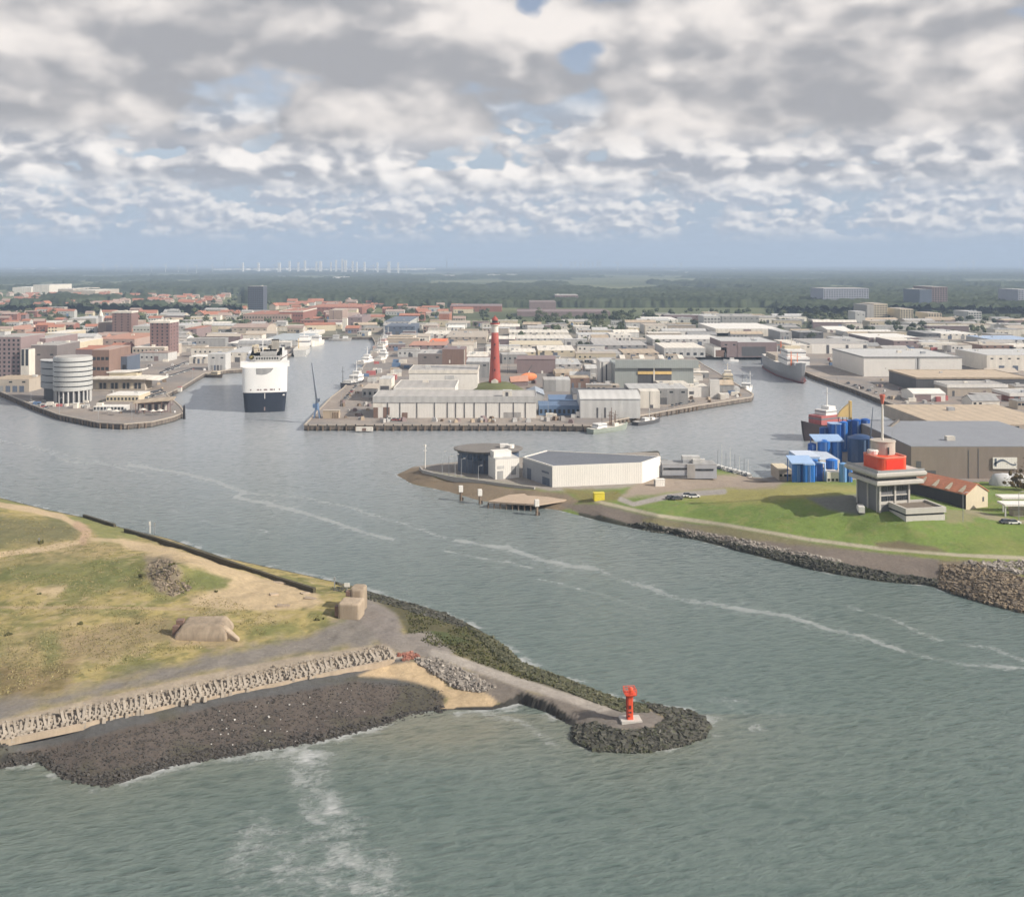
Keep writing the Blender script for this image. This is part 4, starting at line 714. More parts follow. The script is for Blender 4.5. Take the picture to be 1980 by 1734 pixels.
# ================================================================ traffic tower on the grass bank
o_ = at(1699, 994, 9.2); hoc = thing('traffic_tower', 'concrete harbour control tower with overhanging deck and bright red drum room', 'control tower', (o_.x, o_.y, 9.2), math.radians(15))
conc = mat('tower concrete', (.40, .375, .34), .75, .1); conc2 = mat('pale tower concrete', (.52, .49, .44), .75, .08); darkrec = mat('shadow recess', (.03, .03, .03), .6)
obj('wall', MB().box(0, 11.4, 0, 12, -4, 9.2), mat('grey glazed side', (.17, .17, .175), .45, .12), hoc)
for x in (.0, 5.6, 10.8): obj('column', MB().box(x, x + .6, -.45, -.004, -3, 9.2), conc2, hoc)
for y in (.4, 5.5, 11.4): obj('fin', MB().box(-.4, -.004, y, y + .4, -1.5, 9.2), conc2, hoc)
obj('spandrel', MB().box(.61, 10.79, -.2, -.004, 3.0, 4.0).box(.61, 10.79, -.2, -.004, 5.75, 6.1), conc2, hoc)
for z in (4.15, 7.3):
    for x, ww in ((1.0, 1.2), (2.5, .6), (3.5, .5), (4.4, 1.1), (6.4, 1.2), (7.9, .5), (8.7, .5), (9.5, 1.1)): obj('window', MB().box(x, x + ww, -.16, -.006, z, z + 1.5), glass, hoc)
def lip(x0, x1, y0, y1, z0, z1, fl):
    return MB().loft([[(x0 + fl, y0 + fl, z0), (x1 - fl, y0 + fl, z0), (x1 - fl, y1 - fl, z0), (x0 + fl, y1 - fl, z0)], [(x0, y0, z0 + .6), (x1, y0, z0 + .6), (x1, y1, z0 + .6), (x0, y1, z0 + .6)], [(x0, y0, z1 - .3), (x1, y0, z1 - .3), (x1, y1, z1 - .3), (x0, y1, z1 - .3)], [(x0 + .3, y0 + .3, z1), (x1 - .3, y0 + .3, z1), (x1 - .3, y1 - .3, z1), (x0 + .3, y1 - .3, z1)]], closed=True)
obj('lower_deck', lip(-2.3, 15.0, -2.6, 13.5, 9.204, 11.0, 1.3), conc2, hoc); obj('window_band', MB().box(-1.2, 13.2, -1.2, 12.5, 11.004, 12.0), glass, hoc); obj('upper_deck', lip(-2.6, 16.0, -2.9, 15.5, 12.004, 13.7, .5), conc2, hoc)
def rbox(x0, x1, y0, y1, r, n=5):
    return [(cx + r * math.cos(a + PI / 2 * i / n), cy + r * math.sin(a + PI / 2 * i / n)) for cx, cy, a in ((x1 - r, y1 - r, 0), (x0 + r, y1 - r, PI / 2), (x0 + r, y0 + r, PI), (x1 - r, y0 + r, 1.5 * PI)) for i in range(n + 1)]
rr = obj('red_drum', MB().prism(rbox(1.2, 11.6, .6, 11.5, 2.0), 13.704, 17.6), red, hoc); obj('rim', MB().ring(rbox(1.1, 11.7, .5, 11.6, 2.1), rbox(1.7, 11.1, 1.1, 11.0, 1.6), 17.604, 18.0), mat('pale red rim', (.75, .25, .17), .5, .05), rr)
obj('panel', MB().box(3.2, 9.6, .50, .59, 14.2, 17.2), mat('deep red panel', (.78, .05, .025), .4, .05), rr)
obj('radar_dish', MB().lathe([(1.6, 17.7), (1.9, 19.0), (1.5, 19.3)], 16, 3.6, 8.5), white, hoc); obj('drum', MB().lathe([(3.9, 13.7), (3.9, 21.6), (4.1, 21.7), (4.1, 22.0)], 28, 8.2, 9.6), mat('beige drum', (.50, .44, .37), .7, .1), hoc)
obj('window', MB().box(7.3, 7.8, 5.55, 5.75, 17.9, 20.2), glass, hoc)
ms = obj('mast', MB().tube((8.0, 9.6, 22), (8.0, 9.6, 34), .4, .3, 10), ivory, hoc); obj('mast_head', MB().tube((8.0, 9.6, 34), (8.0, 9.6, 36.6), .35, .85, 10).tube((8, 9.6, 36.6), (8, 9.6, 37.2), .9, .9, 10), mat('faded red mast head', (.58, .16, .11), .5), ms)
obj('railing', MB().box(-2, 15.4, -2.4, -2.32, 13.7, 14.5).box(-2, -1.92, -2.4, 15, 13.7, 14.5), steel, hoc); obj('antenna', MB().tube((10.6, 8, 22), (10.6, 8, 25.5), .09, .05, 5), steel, hoc)
o_ = at(1752, 1013, 8.2); an = thing('annex_pavilion', 'low flat-roofed concrete pavilion with dark window band in front of the control tower', 'pavilion', (o_.x, o_.y, 8.0), math.radians(11))
obj('wall', MB().box(0, 13.6, 0, 10.8, -3, 2.6), conc2, an); obj('window_band', MB().box(.25, 13.35, .25, 10.55, 2.604, 3.3), glass, an); obj('roof_edge', MB().ring([(-.25, -.25), (13.85, -.25), (13.85, 11.05), (-.25, 11.05)], [(.6, .6), (13, .6), (13, 10.2), (.6, 10.2)], 3.304, 5.0), conc2, an); obj('roof', MB().box(.602, 12.998, .602, 10.198, 3.31, 4.35), mat('brown roof gravel', (.20, .165, .13), .9), an)
vn = thing('parked_van', 'white van parked in the shade of the control tower', 'van', bankt.hit(1664, 990), math.radians(80))
# ================================================================ blue silos and red ship behind the bank
def silo(px, yb, yt, rp, m, label, box=False, legs=False):
    d = depth(yb); k = d / F; h = (yb - yt) * k; r = rp * k; t_ = thing('silo', label, 'silo', at(px, yb), 0, 'blue silos on the quay behind the grass bank')
    if box: obj('body', MB().prism(rbox(-r, r, -r, r, r * .35), 0, h), m, t_)
    elif legs:
        obj('body', MB().lathe([(r * .25, h * .3), (r, h * .6), (r, h)], 20), m, t_)
        for a in range(4): obj('leg', MB().tube((r * .8 * math.cos(a * PI / 2 + .7), r * .8 * math.sin(a * PI / 2 + .7), 0), (r * .8 * math.cos(a * PI / 2 + .7), r * .8 * math.sin(a * PI / 2 + .7), h * .62), .18, .18, 6), blue, t_)
    else: obj('body', MB().lathe([(r, 0), (r, h * .98), (r * 1.02, h)], 24), m, t_, smooth=False)
    obj('cap', MB().lathe([(r * 1.03, h + .004), (r * .5, h + r * .22), (.15, h + r * .3)], 20) if not box else MB().prism(rbox(-r * 1.05, r * 1.05, -r * 1.05, r * 1.05, r * .35), h + .004, h + .4), paleblue if box else m, t_)
    obj('ladder', MB().box(-.32, -.22, -r - .2, -r - .04, h * .1, h * .98).box(.22, .32, -r - .2, -r - .04, h * .1, h * .98), paleblue, t_)
silo(1541, 936, 897, 9.5, blue, 'bright blue round silo at the front left corner of the plant'); silo(1562, 937, 897, 11.5, blue, 'bright blue rounded box silo, front one under the pale roof', True); silo(1575, 934, 889, 6, blue, 'slim blue riser silo beside the rounded box silo'); silo(1608, 930, 889, 11, blue, 'blue hopper silo on legs behind the pipe arch', False, True)
silo(1630, 938, 896, 7.5, mat('light blue paint', (.16, .34, .62), .4), 'light blue round silo half hidden by the tower deck'); silo(1642, 938, 899, 6, blue, 'narrow blue silo tight against the control tower')
silo(1570, 896, 858, 8, deepblue, 'dark blue silo at the left of the middle row'); silo(1593, 897, 853, 12, blue, 'broad blue silo in the centre of the middle row'); silo(1617, 896, 852, 11, blue, 'blue silo at the right of the middle row')
silo(1593, 870, 827, 8.5, deepblue, 'dark blue silo beside the red ship'); silo(1613, 872, 819, 11, deepblue, 'wide dark blue silo of the back row beside the red ship', True); silo(1631, 872, 816, 8, blue, 'tallest blue silo, under the ochre crane'); silo(1643, 870, 813, 5, blue, 'slim blue pipe silo right of the tallest silo')
silo(1656, 872, 812, 9, deepblue, 'dark blue silo, second from the right in the back row'); silo(1673, 872, 811, 9, deepblue, 'rightmost dark blue silo of the back row'); silo(1664, 900, 846, 24, mat('dark blue tank', (.03, .07, .17), .45, .15), 'huge navy tank behind the control tower deck')
for lb, px0, px1, yt, yb, m in (('pale blue roof slab over the front silos', 1527, 1572, 888, 936, paleblue), ('pale blue roof slab over the middle silo row', 1572, 1629, 846, 896, paleblue)):
    d = depth(yb) + 1; t_ = thing('silo_roof', lb, 'roof', at((px0 + px1) / 2, yb)); w_ = (px1 - px0) * d / F / 2; h = (yb - yt) * d / F - .2
    obj('slab', MB().loft([[(-w_, -2.8, h - 1.2), (w_, -2.8, h - 1.2), (w_, 6, h + .3), (-w_, 6, h + .3)], [(-w_, -2.8, h - .8), (w_, -2.8, h - .8), (w_, 6, h + .7), (-w_, 6, h + .7)]], closed=True), m, t_)
    for sx in (-1, 1): obj('post', MB().box(sx * (w_ - .5) - .15, sx * (w_ - .5) + .15, 5, 5.3, 0, h), blue, t_)
for lb, x0, x1, yt, yb, yr, wl_, rf in (('white roofed pump room left of the middle silos', 1543, 1586, 884, 914, 872, paleblue, mat('bluish white roof', (.58, .64, .74), .5)), ('pale roofed plant room right of the pump room', 1586, 1624, 890, 916, 872, ivory, mat('streaked pale roof', (.50, .55, .62), .6)), ('small beige mooring hut at the water left of the silos', 1506, 1531, 909, 929, 897, beige, cream), ('beige block with white frames between the front silos', 1599, 1622, 914, 938, 909, ivory, ivory)):
    bld(lb, x0, x1, yt, yb, yr, wl_, rf, name='plant_room', cat='plant room', wins=(1, 3, 1.0, 1.0, 1.6))
d = depth(936); pa = thing('pipe_arch', 'pale blue square pipe arch among the front silos', 'pipe', at(1587, 936)); obj('pipe', MB().tube((-1.8, 0, 8.6), (1.6, 0, 8.3), .35).tube((1.6, 0, 8.6), (1.6, 0, .6), .35).tube((1.6, 0, .8), (-3, 0, -.6), .3), paleblue, pa, smooth=True); obj('tank', MB().box(-2, 1.1, .8, 4, 0, 8), deepblue, pa)
yc = thing('ochre_crane', 'ochre yellow quarter-round crane head above the silos', 'crane', at(1632, 868)); k = depth(868) / F
obj('stage', MB().box(-3.2, 3.2, -1.5, 1.5, 10.8, 11.2), black, yc); obj('head', MB().loft([[(3.0, y, 15), (-3.2, y, 15.2), (-2.0, y, 17.6), (.2, y, 19.8), (3.0, y, 22.0)] for y in (-.8, .8)], closed=True), yellow, yc); obj('pillar', MB().box(2.4, 3.4, -1, 1, 11.2, 22.6), yellow, yc)
for sx in (-3, -1, 1, 3): obj('post', MB().box(sx - .12, sx + .12, -1.2, -.9, 11.2, 15), black, yc)
obj('tower', MB().tube((0, 0, 0), (0, 0, 10.8), 1.0), deepblue, yc)
pk = thing('dark_spar', 'dark slanting spar right of the silos', 'spar', at(1678, 905)); obj('spar', MB().tube((0, 0, 0), (2.2, 0, 26), .45, .12, 6), slate, pk)
pw = thing('conveyor', 'beige sloping conveyor and hopper behind the red drum', 'conveyor', at(1712, 880)); obj('belt', MB().loft([[(-5, -1.2, 7), (-5, 1.2, 7), (-5, 1.2, 8), (-5, -1.2, 8)], [(6, -1.2, 15.5), (6, 1.2, 15.5), (6, 1.2, 16.5), (6, -1.2, 16.5)]], closed=True), beige, pw); obj('hopper', MB().lathe([(5.2, 0), (5.2, 7), (3, 9.4)], 20), beige, pw); obj('trunk_pipe', MB().tube((-5.5, -3, 0), (-5.5, -3, 6), .5).tube((-5.5, -3, 6), (-3.2, -3, 8.4), .5).tube((-3.2, -3, 8.4), (2.4, -3, 9.2), .5).tube((2.4, -3, 9.2), (2.4, -3, 13), .5), ivory, pw, smooth=True)
bow = at(1552, 853, 0); hd = 212
ship('red_ship', 'red decked offshore ship with dark hull moored behind the blue silos', 'ship', (bow.x - math.cos(math.radians(hd)) * 18, bow.y - math.sin(math.radians(hd)) * 18, 0), hd, 36, 11, 7.2, mat('dark hull paint', (.05, .04, .042), .4), redhull, houses=[(2, 0, 7.8, 14, 8.5, 4.6, redhull, True), (1, 0, 12.4, 8, 7.5, 2.6, shipwhite, True), (-1, 0, 15.0, 5, 5, 1.6, shipwhite, False)], masts=[(0, 0, 16.6, 26, .4, shipwhite), (8, 3, 9, 12, .3, shipwhite)], low=None)
# ================================================================ museum on the point
zt, zb = 11.3, 3.5
cor = [at(1068, 903, zt), at(1242, 896, zt), at(1277, 884, zt), at(1056, 872.5, zt), at(1011, 885, zt)]; c0 = at(1068, 943, zb); mid = sum((p.xy for p in cor), Vector((0, 0))) / 5
mu = thing('white_hall', 'large white wedge-plan hall with dark flat roof on the green point', 'hall', (mid.x, mid.y, zb)); lp = [(p.x - mid.x, p.y - mid.y) for p in cor]
obj('wall', MB().prism(lp, -.4, 7.8), white, mu); obj('roof', MB().prism(inset(lp, .5), 7.804, 7.95), mat('dark museum roof', (.15, .16, .18), .7, .15), mu); obj('parapet', MB().ring(lp, inset(lp, .48), 7.804, 8.25), white, mu)
obj('left_wall_shade_sheet', MB().add([(lp[4][0] - .06, lp[4][1], -.3), (lp[0][0] - .06, lp[0][1] - .02, -.3), (lp[0][0] - .06, lp[0][1] - .02, 7.7), (lp[4][0] - .06, lp[4][1], 7.7)], [(0, 1, 2, 3)]), mat('shaded white wall', (.36, .37, .39), .6, .08), mu)  # grey sheet over the left wall carries its shade as colour
e_ = Vector(lp[0]) - Vector(lp[4]); en = Vector((e_.y, -e_.x)).normalized() * (-1 if e_.y > 0 else 1)
for a, b_, z0_, z1_ in ((.16, .30, 0, 4.4), (.68, .92, 0, 3.0), (.66, .9, 4.6, 5.4)):
    p, q_ = Vector(lp[4]) + e_ * a, Vector(lp[4]) + e_ * b_; obj('door', MB().add([(p.x - .12, p.y, z0_), (q_.x - .12, q_.y, z0_), (q_.x - .12, q_.y, z1_), (p.x - .12, p.y, z1_)], [(0, 1, 2, 3)]), slate, mu)
pvn = thing('round_pavilion', 'dark blue glazed pavilion with overhanging oval roof on the tip of the point', 'pavilion', at(944, 908, zb))
ov = lambda rx, ry, n=36: [(rx * math.cos(2 * PI * i / n), ry * math.sin(2 * PI * i / n)) for i in range(n)]
obj('wall', MB().prism(ov(12.8, 9), -.3, 8.6), slate, pvn); obj('glazing', MB().prism(ov(12.95, 9.15), 5.6, 7.8, False), bluglass, pvn); obj('roof', MB().loft([[(x, y, 8.604) for x, y in ov(14.4, 10.6)], [(x, y, 9.2) for x, y in ov(14.6, 10.8)], [(x, y, 9.5) for x, y in ov(13.4, 9.6)]], closed=True), mat('brown grey roofing', (.19, .175, .16), .85), pvn)
obj('roof_plant', MB().box(5, 8.5, -2, 1, 9.5, 10.9).box(9, 11, 0, 2, 9.5, 10.4).lathe([(1.5, 9.5), (1.5, 10.8)], 14, 9.4, -2), white, pvn); obj('stair', MB().loft([[(-6, -9.6, 4.8), (-6, -8.8, 4.8), (-6, -8.8, 5.3), (-6, -9.6, 5.3)], [(-1, -9.8, 7.2), (-1, -9.0, 7.2), (-1, -9.0, 7.7), (-1, -9.8, 7.7)]], closed=True), bluglass, pvn)
for i in range(7): obj('mullion', MB().box(-11 + i * 2.4, -10.85 + i * 2.4, -9.6 + .02 * abs(i - 6), -9.0, 0, 8.4), dgrey, pvn)
en_ = bld('white entrance block with dark blue side between the pavilion and the white hall', 958, 1004, 889, 927, 881, white, lgrey, name='entrance_block', cat='building', z0=3.5, yaw=20, dp=9, doors=[(.08, .32, 0, .42, grey), (.08, .36, .52, .68, lgrey), (.66, .86, .18, .62, grey)])
obj('side_cladding', MB().box(-4.85, -4.72, -4.4, 4.4, -.2, 7.2), slate, en_); obj('upper_block', MB().box(-4.4, 3.2, -.5, 4.2, 7.7, 10.4), white, en_)
of = bld('low grey office with two ribbon windows behind the museum hall', 1281, 1386, 899, 924, 891, mat('office grey', (.40, .41, .43), .55, .08), grey, name='office', cat='office', z0=3.2, dp=9, units=3)
wo = 105 * depth(924, 3.2) / F; obj('window_band', MB().box(-wo * .48, -wo * .05, -4.62, -4.4, 3.3, 4.1), glass, of); obj('window_band', MB().box(wo * .10, wo * .44, -4.62, -4.4, 2.9, 3.7), glass, of); obj('stair_block', MB().box(-wo * .05, wo * .1, -4.9, -4.45, 0, 5.6), mgrey, of); obj('roof_room', MB().box(-wo * .1, wo * .22, -1, 3, 5.1, 8.0), lgrey, of); obj('ledge', MB().box(-wo * .5, -wo * .05, -5.4, -4.62, .7, 1.1), dgrey, of)
for px, yb, lb in ((1275, 939, 'white container box at the corner of the museum hall'), (1158, 966, 'bright yellow shelter box on the grass by the landing stage')):
    g_ = bankt.hit(px, yb); bx = thing('container', lb, 'container', g_, math.radians(8)); m = white if px > 1200 else lemon
    obj('body', MB().box(-1.9, 1.9, -1.2, 1.2, -.2, 2.5), m, bx); obj('door', MB().box(-1.96, -1.9, -1.0, 1.0, .1, 2.3), grey if px > 1200 else lemon, bx); obj('roof', MB().box(-2.0, 2.0, -1.3, 1.3, 2.504, 2.65), m, bx)
# esplanade wall and lamp posts
ew = [(812, 905), (817, 911), (838, 917), (880, 925), (935, 932), (985, 939), (1034, 945)]; mb = MB(); pts = [at(*p, 3.4) for p in ew]
for a, c_ in zip(pts[:-1], pts[1:]): u = (c_ - a).normalized(); n_ = Vector((u.y, -u.x, 0)) * .35; mb.add([a - n_ - Vector((0, 0, 1.6)), c_ - n_ - Vector((0, 0, 1.6)), c_ + n_ - Vector((0, 0, 1.6)), a + n_ - Vector((0, 0, 1.6)), a - n_ + Vector((0, 0, .7)), c_ - n_ + Vector((0, 0, .7)), c_ + n_ + Vector((0, 0, .7)), a + n_ + Vector((0, 0, .7))], [(4, 5, 6, 7), (0, 1, 5, 4), (2, 3, 7, 6), (1, 2, 6, 5), (3, 0, 4, 7)])
tag(obj('sea_wall', mb, conc), 'curved low concrete sea wall round the museum point', 'wall')
lamp = thing('street_lamp', 'lamp post', 'lamp post'); obj('pole', MB().tube((0, 0, 0), (0, 0, 8), .11, .07, 6), steel, lamp); obj('lamp_arm', MB().tube((0, 0, 7.9), (1.1, 0, 8.2), .06, .05, 5), steel, lamp); obj('lamp_head', MB().box(.8, 1.7, -.15, .15, 8.12, 8.28), lgrey, lamp)
first = True
def put_lamp(p, h, label, group, rot=0):
    global first
    if first: first = False; r = lamp; r.location = p; r.scale = (1, 1, h / 8); r['label'] = label; r['group'] = group; r.rotation_euler = (0, 0, rot)
    else: dup(lamp, p, rot, label, group, (1, 1, h / 8))
for i, (px, yb, h) in enumerate(((855, 919, 9.5), (868, 921, 8), (880, 922, 9), (892, 926, 8), (925, 930, 6))): put_lamp(at(px, yb, 3.5), h, 'slim steel lamp post on the esplanade before the dark pavilion', 'lamp posts along the museum esplanade', .3)
put_lamp(bankt.hit(1862, 1008), 9, 'lamp post on the grass between the pavilion and the red-roofed house', 'lamp posts on the grass bank'); put_lamp(bankt.hit(1970, 1006), 9, 'lamp post on the grass at the right frame edge', 'lamp posts on the grass bank')
lt = thing('light_mast', 'white navigation light mast on the outer tip of the point', 'light mast', at(822, 908, 3.2)); obj('pole', MB().tube((0, 0, 0), (0, 0, 9.6), .25, .16, 8), white, lt); obj('lantern', MB().tube((0, 0, 9.6), (0, 0, 10.6), .45, .45, 8).box(-.7, .7, -.1, .1, 8, 8.2), white, lt)
# landing stage and dolphins
stg = [at(944, 969, 2.6), at(1038, 975, 2.6), at(1096, 966, 2.6), at(1055, 951, 2.6), at(985, 956, 2.6)]; mid = sum((p.xy for p in stg), Vector((0, 0))) / 5; ld = thing('landing_stage', 'pale timber landing stage on piles below the museum hall', 'jetty', (mid.x, mid.y, 0)); q_ = [(p.x - mid.x, p.y - mid.y) for p in stg]
obj('deck', MB().prism(q_, 2.0, 2.6), mat('pale deck timber', (.45, .35, .26), .85, .15), ld)
for i in range(9):
    f_ = i / 8; p = Vector(q_[0]).lerp(Vector(q_[1]), f_); obj('pile', MB().tube((p.x, p.y + .4, -1.5), (p.x, p.y + .4, 1.996), .3), wood, ld)
for px, yb, yt, lb in ((891, 972, 939, 'white-topped mooring pile left of the landing stage, outermost'), (928, 978, 946, 'white-topped mooring pile next to the landing stage end'), (1038, 1000, 966, 'white-topped mooring pile in front of the landing stage')):
    p = at(px, yb - 4, 0); k = p.y / F; h = (yb - 4 - yt) * k; dl = thing('mooring_pile', lb, 'mooring pile', p, .2); obj('pile', MB().tube((0, 0, -1.5), (0, 0, h - 2.3), .55, .5, 10), wood, dl); obj('cap', MB().box(-.75, .75, -.75, .75, h - 2.3, h), white, dl); obj('fender', MB().box(.45, 1.0, -.4, .4, -.6, 1.2), darkwood, dl)
# marina
for i, px in enumerate((1388, 1396, 1404, 1412, 1421, 1430, 1439, 1447)):
    yb = 905 + (px - 1388) * .27; lb = 'small sailing boat with bare mast in the marina beside the grey office'
    b_ = thing('sailing_boat', lb, 'sailing boat', at(px, yb, 0), math.radians(80 + 12 * random.random()), 'sailing boats in the marina'); obj('hull', MB().loft([[(x, -w_, .9), (x, -w_ * .6, -.3), (x, w_ * .6, -.3), (x, w_, .9)] for x, w_ in ((-4, .8), (-2, 1.3), (1, 1.3), (3, .8), (4.2, .1))]), shipwhite if i % 3 else slate, b_); obj('cabin', MB().box(-1.5, 1.5, -.7, .7, .9, 1.5), shipwhite, b_); obj('mast', MB().tube((.4, 0, .9), (.4, 0, random.uniform(6.5, 11.5)), .09, .06, 5), shipwhite if i % 2 else dgrey, b_); obj('boom', MB().tube((.4, 0, 2), (-2.6, 0, 2.1), .08, .08, 5), steel, b_)
# ================================================================ ships
fr = thing('car_ferry', 'big white and navy ferry seen end on in the left basin', 'ferry', (at(512, 797, 0).x, at(512, 797, 0).y, 0), math.radians(12.3))
fs = lambda s, z, w_: [(-w_ * s, 0, z)]
def fsec(z, hw, n=33): # plan outline at a level
    front = [(hw * math.sin(a), 3.6 - 3.6 * math.cos(a) ** .7) for a in np.linspace(-1.5, 1.5, n)]
    return [(x, y, z) for x, y in front] + [(hw, 110, z), (hw, 128, z), (-hw, 128, z), (-hw, 110, z)]
obj('lower_hull', MB().loft([fsec(-.8, 11.8), fsec(4, 12.3), fsec(11.9, 12.9)], closed=True), mat('near black hull', (.022, .028, .042), .4, .2), fr); obj('upper_hull', MB().loft([fsec(11.904, 13.15), fsec(13, 13.2), fsec(27, 13.4)], closed=True), shipwhite, fr)
obj('bridge', MB().box(-14.6, 14.6, 5, 16, 27.004, 29.8), shipwhite, fr);
for k_ in range(1): obj('mooring_recess', MB().loft([[(x, -.06 + .006 * x * x, 26.6), (x, -.06 + .006 * x * x, 26.6 - dz_)] for x, dz_ in ((-5.2, .2), (-5, 3.6), (-2, 4.0), (1, 3.6), (3.5, 2.2), (5, .4))]), grey, fr)
for x, ww in ((-8.6, .7), (-4.6, 1.3), (-2.8, .8), (-.6, 1.6), (.9, .6), (3.0, 1.8), (5.2, .7), (8.4, .6)): obj('mooring_port', MB().box(x, x + ww, -.08 + x * x * .007, 1.0 + x * x * .007, 13.2, 14.1), mauve, fr)
obj('anchor', MB().box(10.6, 11.8, 1.2, 3.4, 9.7, 10.5), shipwhite, fr); obj('stem_stripe', MB().box(-.18, .18, -.1, .5, 8.2, 11.6), shipwhite, fr); obj('rust_streak', MB().box(-.5, .3, -.09, .5, 1.0, 3.2), mauve, fr)
for i in range(9): obj('window', MB().box(-5.4 + i * 1.55, -4.5 + i * 1.55, 8.9, 9.01, 31.2, 32.4), glass, fr); obj('deckhouse', MB().box(-6, 9, 9, 34, 29.804, 33.4).box(-3, 7, 12, 26, 33.4, 36).box(-10, 10, 40, 100, 27.2, 31), shipwhite, fr); obj('funnel', MB().box(3, 8, 70, 80, 31, 38.5), ivory, fr)
fm_ = obj('mast', MB().tube((-1.5, 14, 36), (-1.5, 14, 43), .4, .25), shipwhite, fr); obj('radar', MB().box(-3.4, .4, 13.8, 14.2, 39.5, 39.9), black, fm_); obj('lifeboat', MB().ball((-8.5, 20, 31.5), 1.6, 4, 1.3), mat('olive lifeboat', (.33, .27, .10), .6), fr); obj('crane', MB().tube((9, 20, 30), (14, 16, 33.5), .35, .2), mauve, fr)
for i in range(26): obj('deck_cargo', MB().box(*(lambda x, y, s: (x - s, x + s, y - 3, y + 3, 31.01, 31.0 + 1.2 + 2.4 * random.random()))(random.uniform(-9, 9), 44 + 2 * i + 2, 1.2)), random.choice([tan, ivory, cream, lgrey, beige]), fr)
W_ = shipwhite
ship('supply_ship', 'white supply ship with yellow deck gear moored at the far left of the basin', 'ship', (*at(585, 684, 0)[:2], 0), 97, 70, 15, 6, lgrey, ivory, [(22, 0, 6.5, 16, 12, 7, W_, True), (22, 0, 13.5, 9, 9, 3, W_, True)], [(20, 0, 16, 26, .5, W_), (-10, 3, 6, 16, .4, yellow)])
ship('trawler', 'pale trawler behind the supply ship at the basin corner', 'ship', (*at(611, 668, 0)[:2], 0), 262, 34, 10, 5, ivory, ivory, [(-3, 0, 5, 10, 8, 6, W_, True)], [(0, 0, 10, 19, .4, W_)])
ship('tug', 'small white and grey workboat crossing at the basin head', 'boat', (*at(658, 659, 0)[:2], 0), 3, 26, 8, 2.6, mgrey, ivory, [(-5, 0, 2.8, 7, 6, 4, lgrey, True), (6, 0, 2.8, 6, 5, 2.5, W_, False)], [(-4, 0, 6, 12, .25, lgrey)])
ship('cutter', 'cream cutter moored at the left quay below the grey block', 'boat', (*at(415, 730, 0)[:2], 0), -18, 14, 5.5, 2.2, mat('dark brown hull', (.08, .065, .055), .5), cream, [(1, 0, 2.2, 6, 4, 2.6, cream, True)], [(-2, 0, 3, 8, .2, brown)])
ship('work_boat', 'dark hulled workboat with cluttered white deck moored at the pier', 'boat', (*at(685, 748, 0)[:2], 0), 74, 30, 10, 4.2, mat('charcoal hull', (.06, .06, .065), .5), W_, [(4, 0, 4.5, 10, 7, 4, W_, True), (5, 0, 8.5, 5, 5, 2.5, W_, True), (-8, 0, 4.3, 8, 6, 1.6, lgrey, False)], [(4, 0, 11, 19, .25, W_), (-13, 3, 4, 16, .2, black), (-6, -2, 4, 13, .2, W_)])
ship('motor_yacht', 'white motor yacht with pointed mast off the pier', 'yacht', (*at(709, 706, 0)[:2], 0), 262, 24, 8.5, 4, W_, W_, [(-1, 0, 4, 13, 6.5, 3.2, W_, True), (-2, 0, 7.2, 7, 5, 2.2, W_, True)], [(-2, 0, 9.4, 16, .35, W_)])
for px, yb, L_, m, lb in ((738, 700, 26, W_, 'white fishing boat, nearest in the pink-white fleet at the pier'), (733, 686, 30, ivory, 'ivory fishing boat in the middle of the pier fleet'), (738, 676, 32, mat('pale pink hull', (.66, .44, .38), .6), 'pale pink fishing boat in the pier fleet'), (742, 668, 30, W_, 'white trawler at the far end of the pier fleet'), (748, 662, 28, mauve, 'mauve hulled trawler last in the pier fleet')):
    ship('fishing_boat', lb, 'boat', (*at(px, yb, 0)[:2], 0), 78 + random.uniform(-5, 5), L_, 8.5, 4.2, m, ivory, [(6, 0, 4.4, 8, 6.5, 4, W_, True), (6, 0, 8.4, 5, 5, 2.4, m, True), (-5, 0, 4.3, 9, 5, 1.4, random.choice([salmon, lgrey, pinkroof]), False)], [(4, 0, 10.5, 18, .3, W_), (-9, 0, 4, 13, .25, lgrey), (-2, 2, 4, 11, .2, mauve)], group='fishing fleet along the pier')
ship('coaster', 'grey green coaster with white stern and brown gear at the pier front', 'boat', (*at(1177, 834, 0)[:2], 0), 38, 27, 7, 2.5, greenhull, ivory, [(-6.5, 0, 2.8, 6.5, 4.6, 2.2, W_, True), (-9, 0, 2.4, 3, 4.8, .9, W_, False), (4.6, 0, 2.3, 3, 3, 2.0, ivory, False)], [(3, 1, 3, 12.5, .3, brown), (4, -1, 3, 11, .28, wood), (1.6, 1, 3, 10, .28, brown), (.6, -1, 3, 11, .25, wood), (5.2, 1, 3, 9, .22, brown), (-5, 0, 5, 10, .12, black), (7.5, 0, 3, 7, .12, wood)])
ship('old_tug', 'dark low tug with white wheelhouse moored ahead of the coaster', 'boat', (*at(1252, 819, 0)[:2], 0), 42, 21, 6, 1.9, mat('sooty hull', (.10, .10, .105), .6), mgrey, [(-2, 0, 2, 4, 3, 1.6, W_, True), (4, 0, 2, 2.2, 2.4, 1.2, W_, False)], [(1.6, 0, 2, 8.2, .3, lgrey), (-5, 0, 2, 5, .15, dgrey)])
ship('pilot_tug', 'cream and white tug moored inside the right arm of the pier', 'boat', (*at(1407, 741, 0)[:2], 0), 262, 21, 8.5, 3.4, mat('olive hull', (.20, .17, .11), .6), cream, [(0, 0, 3.5, 12, 7, 3.4, cream, True), (-1, 0, 6.9, 6, 5, 2.8, ivory, True)], [(-1, 0, 9.7, 15, .35, ivory)])
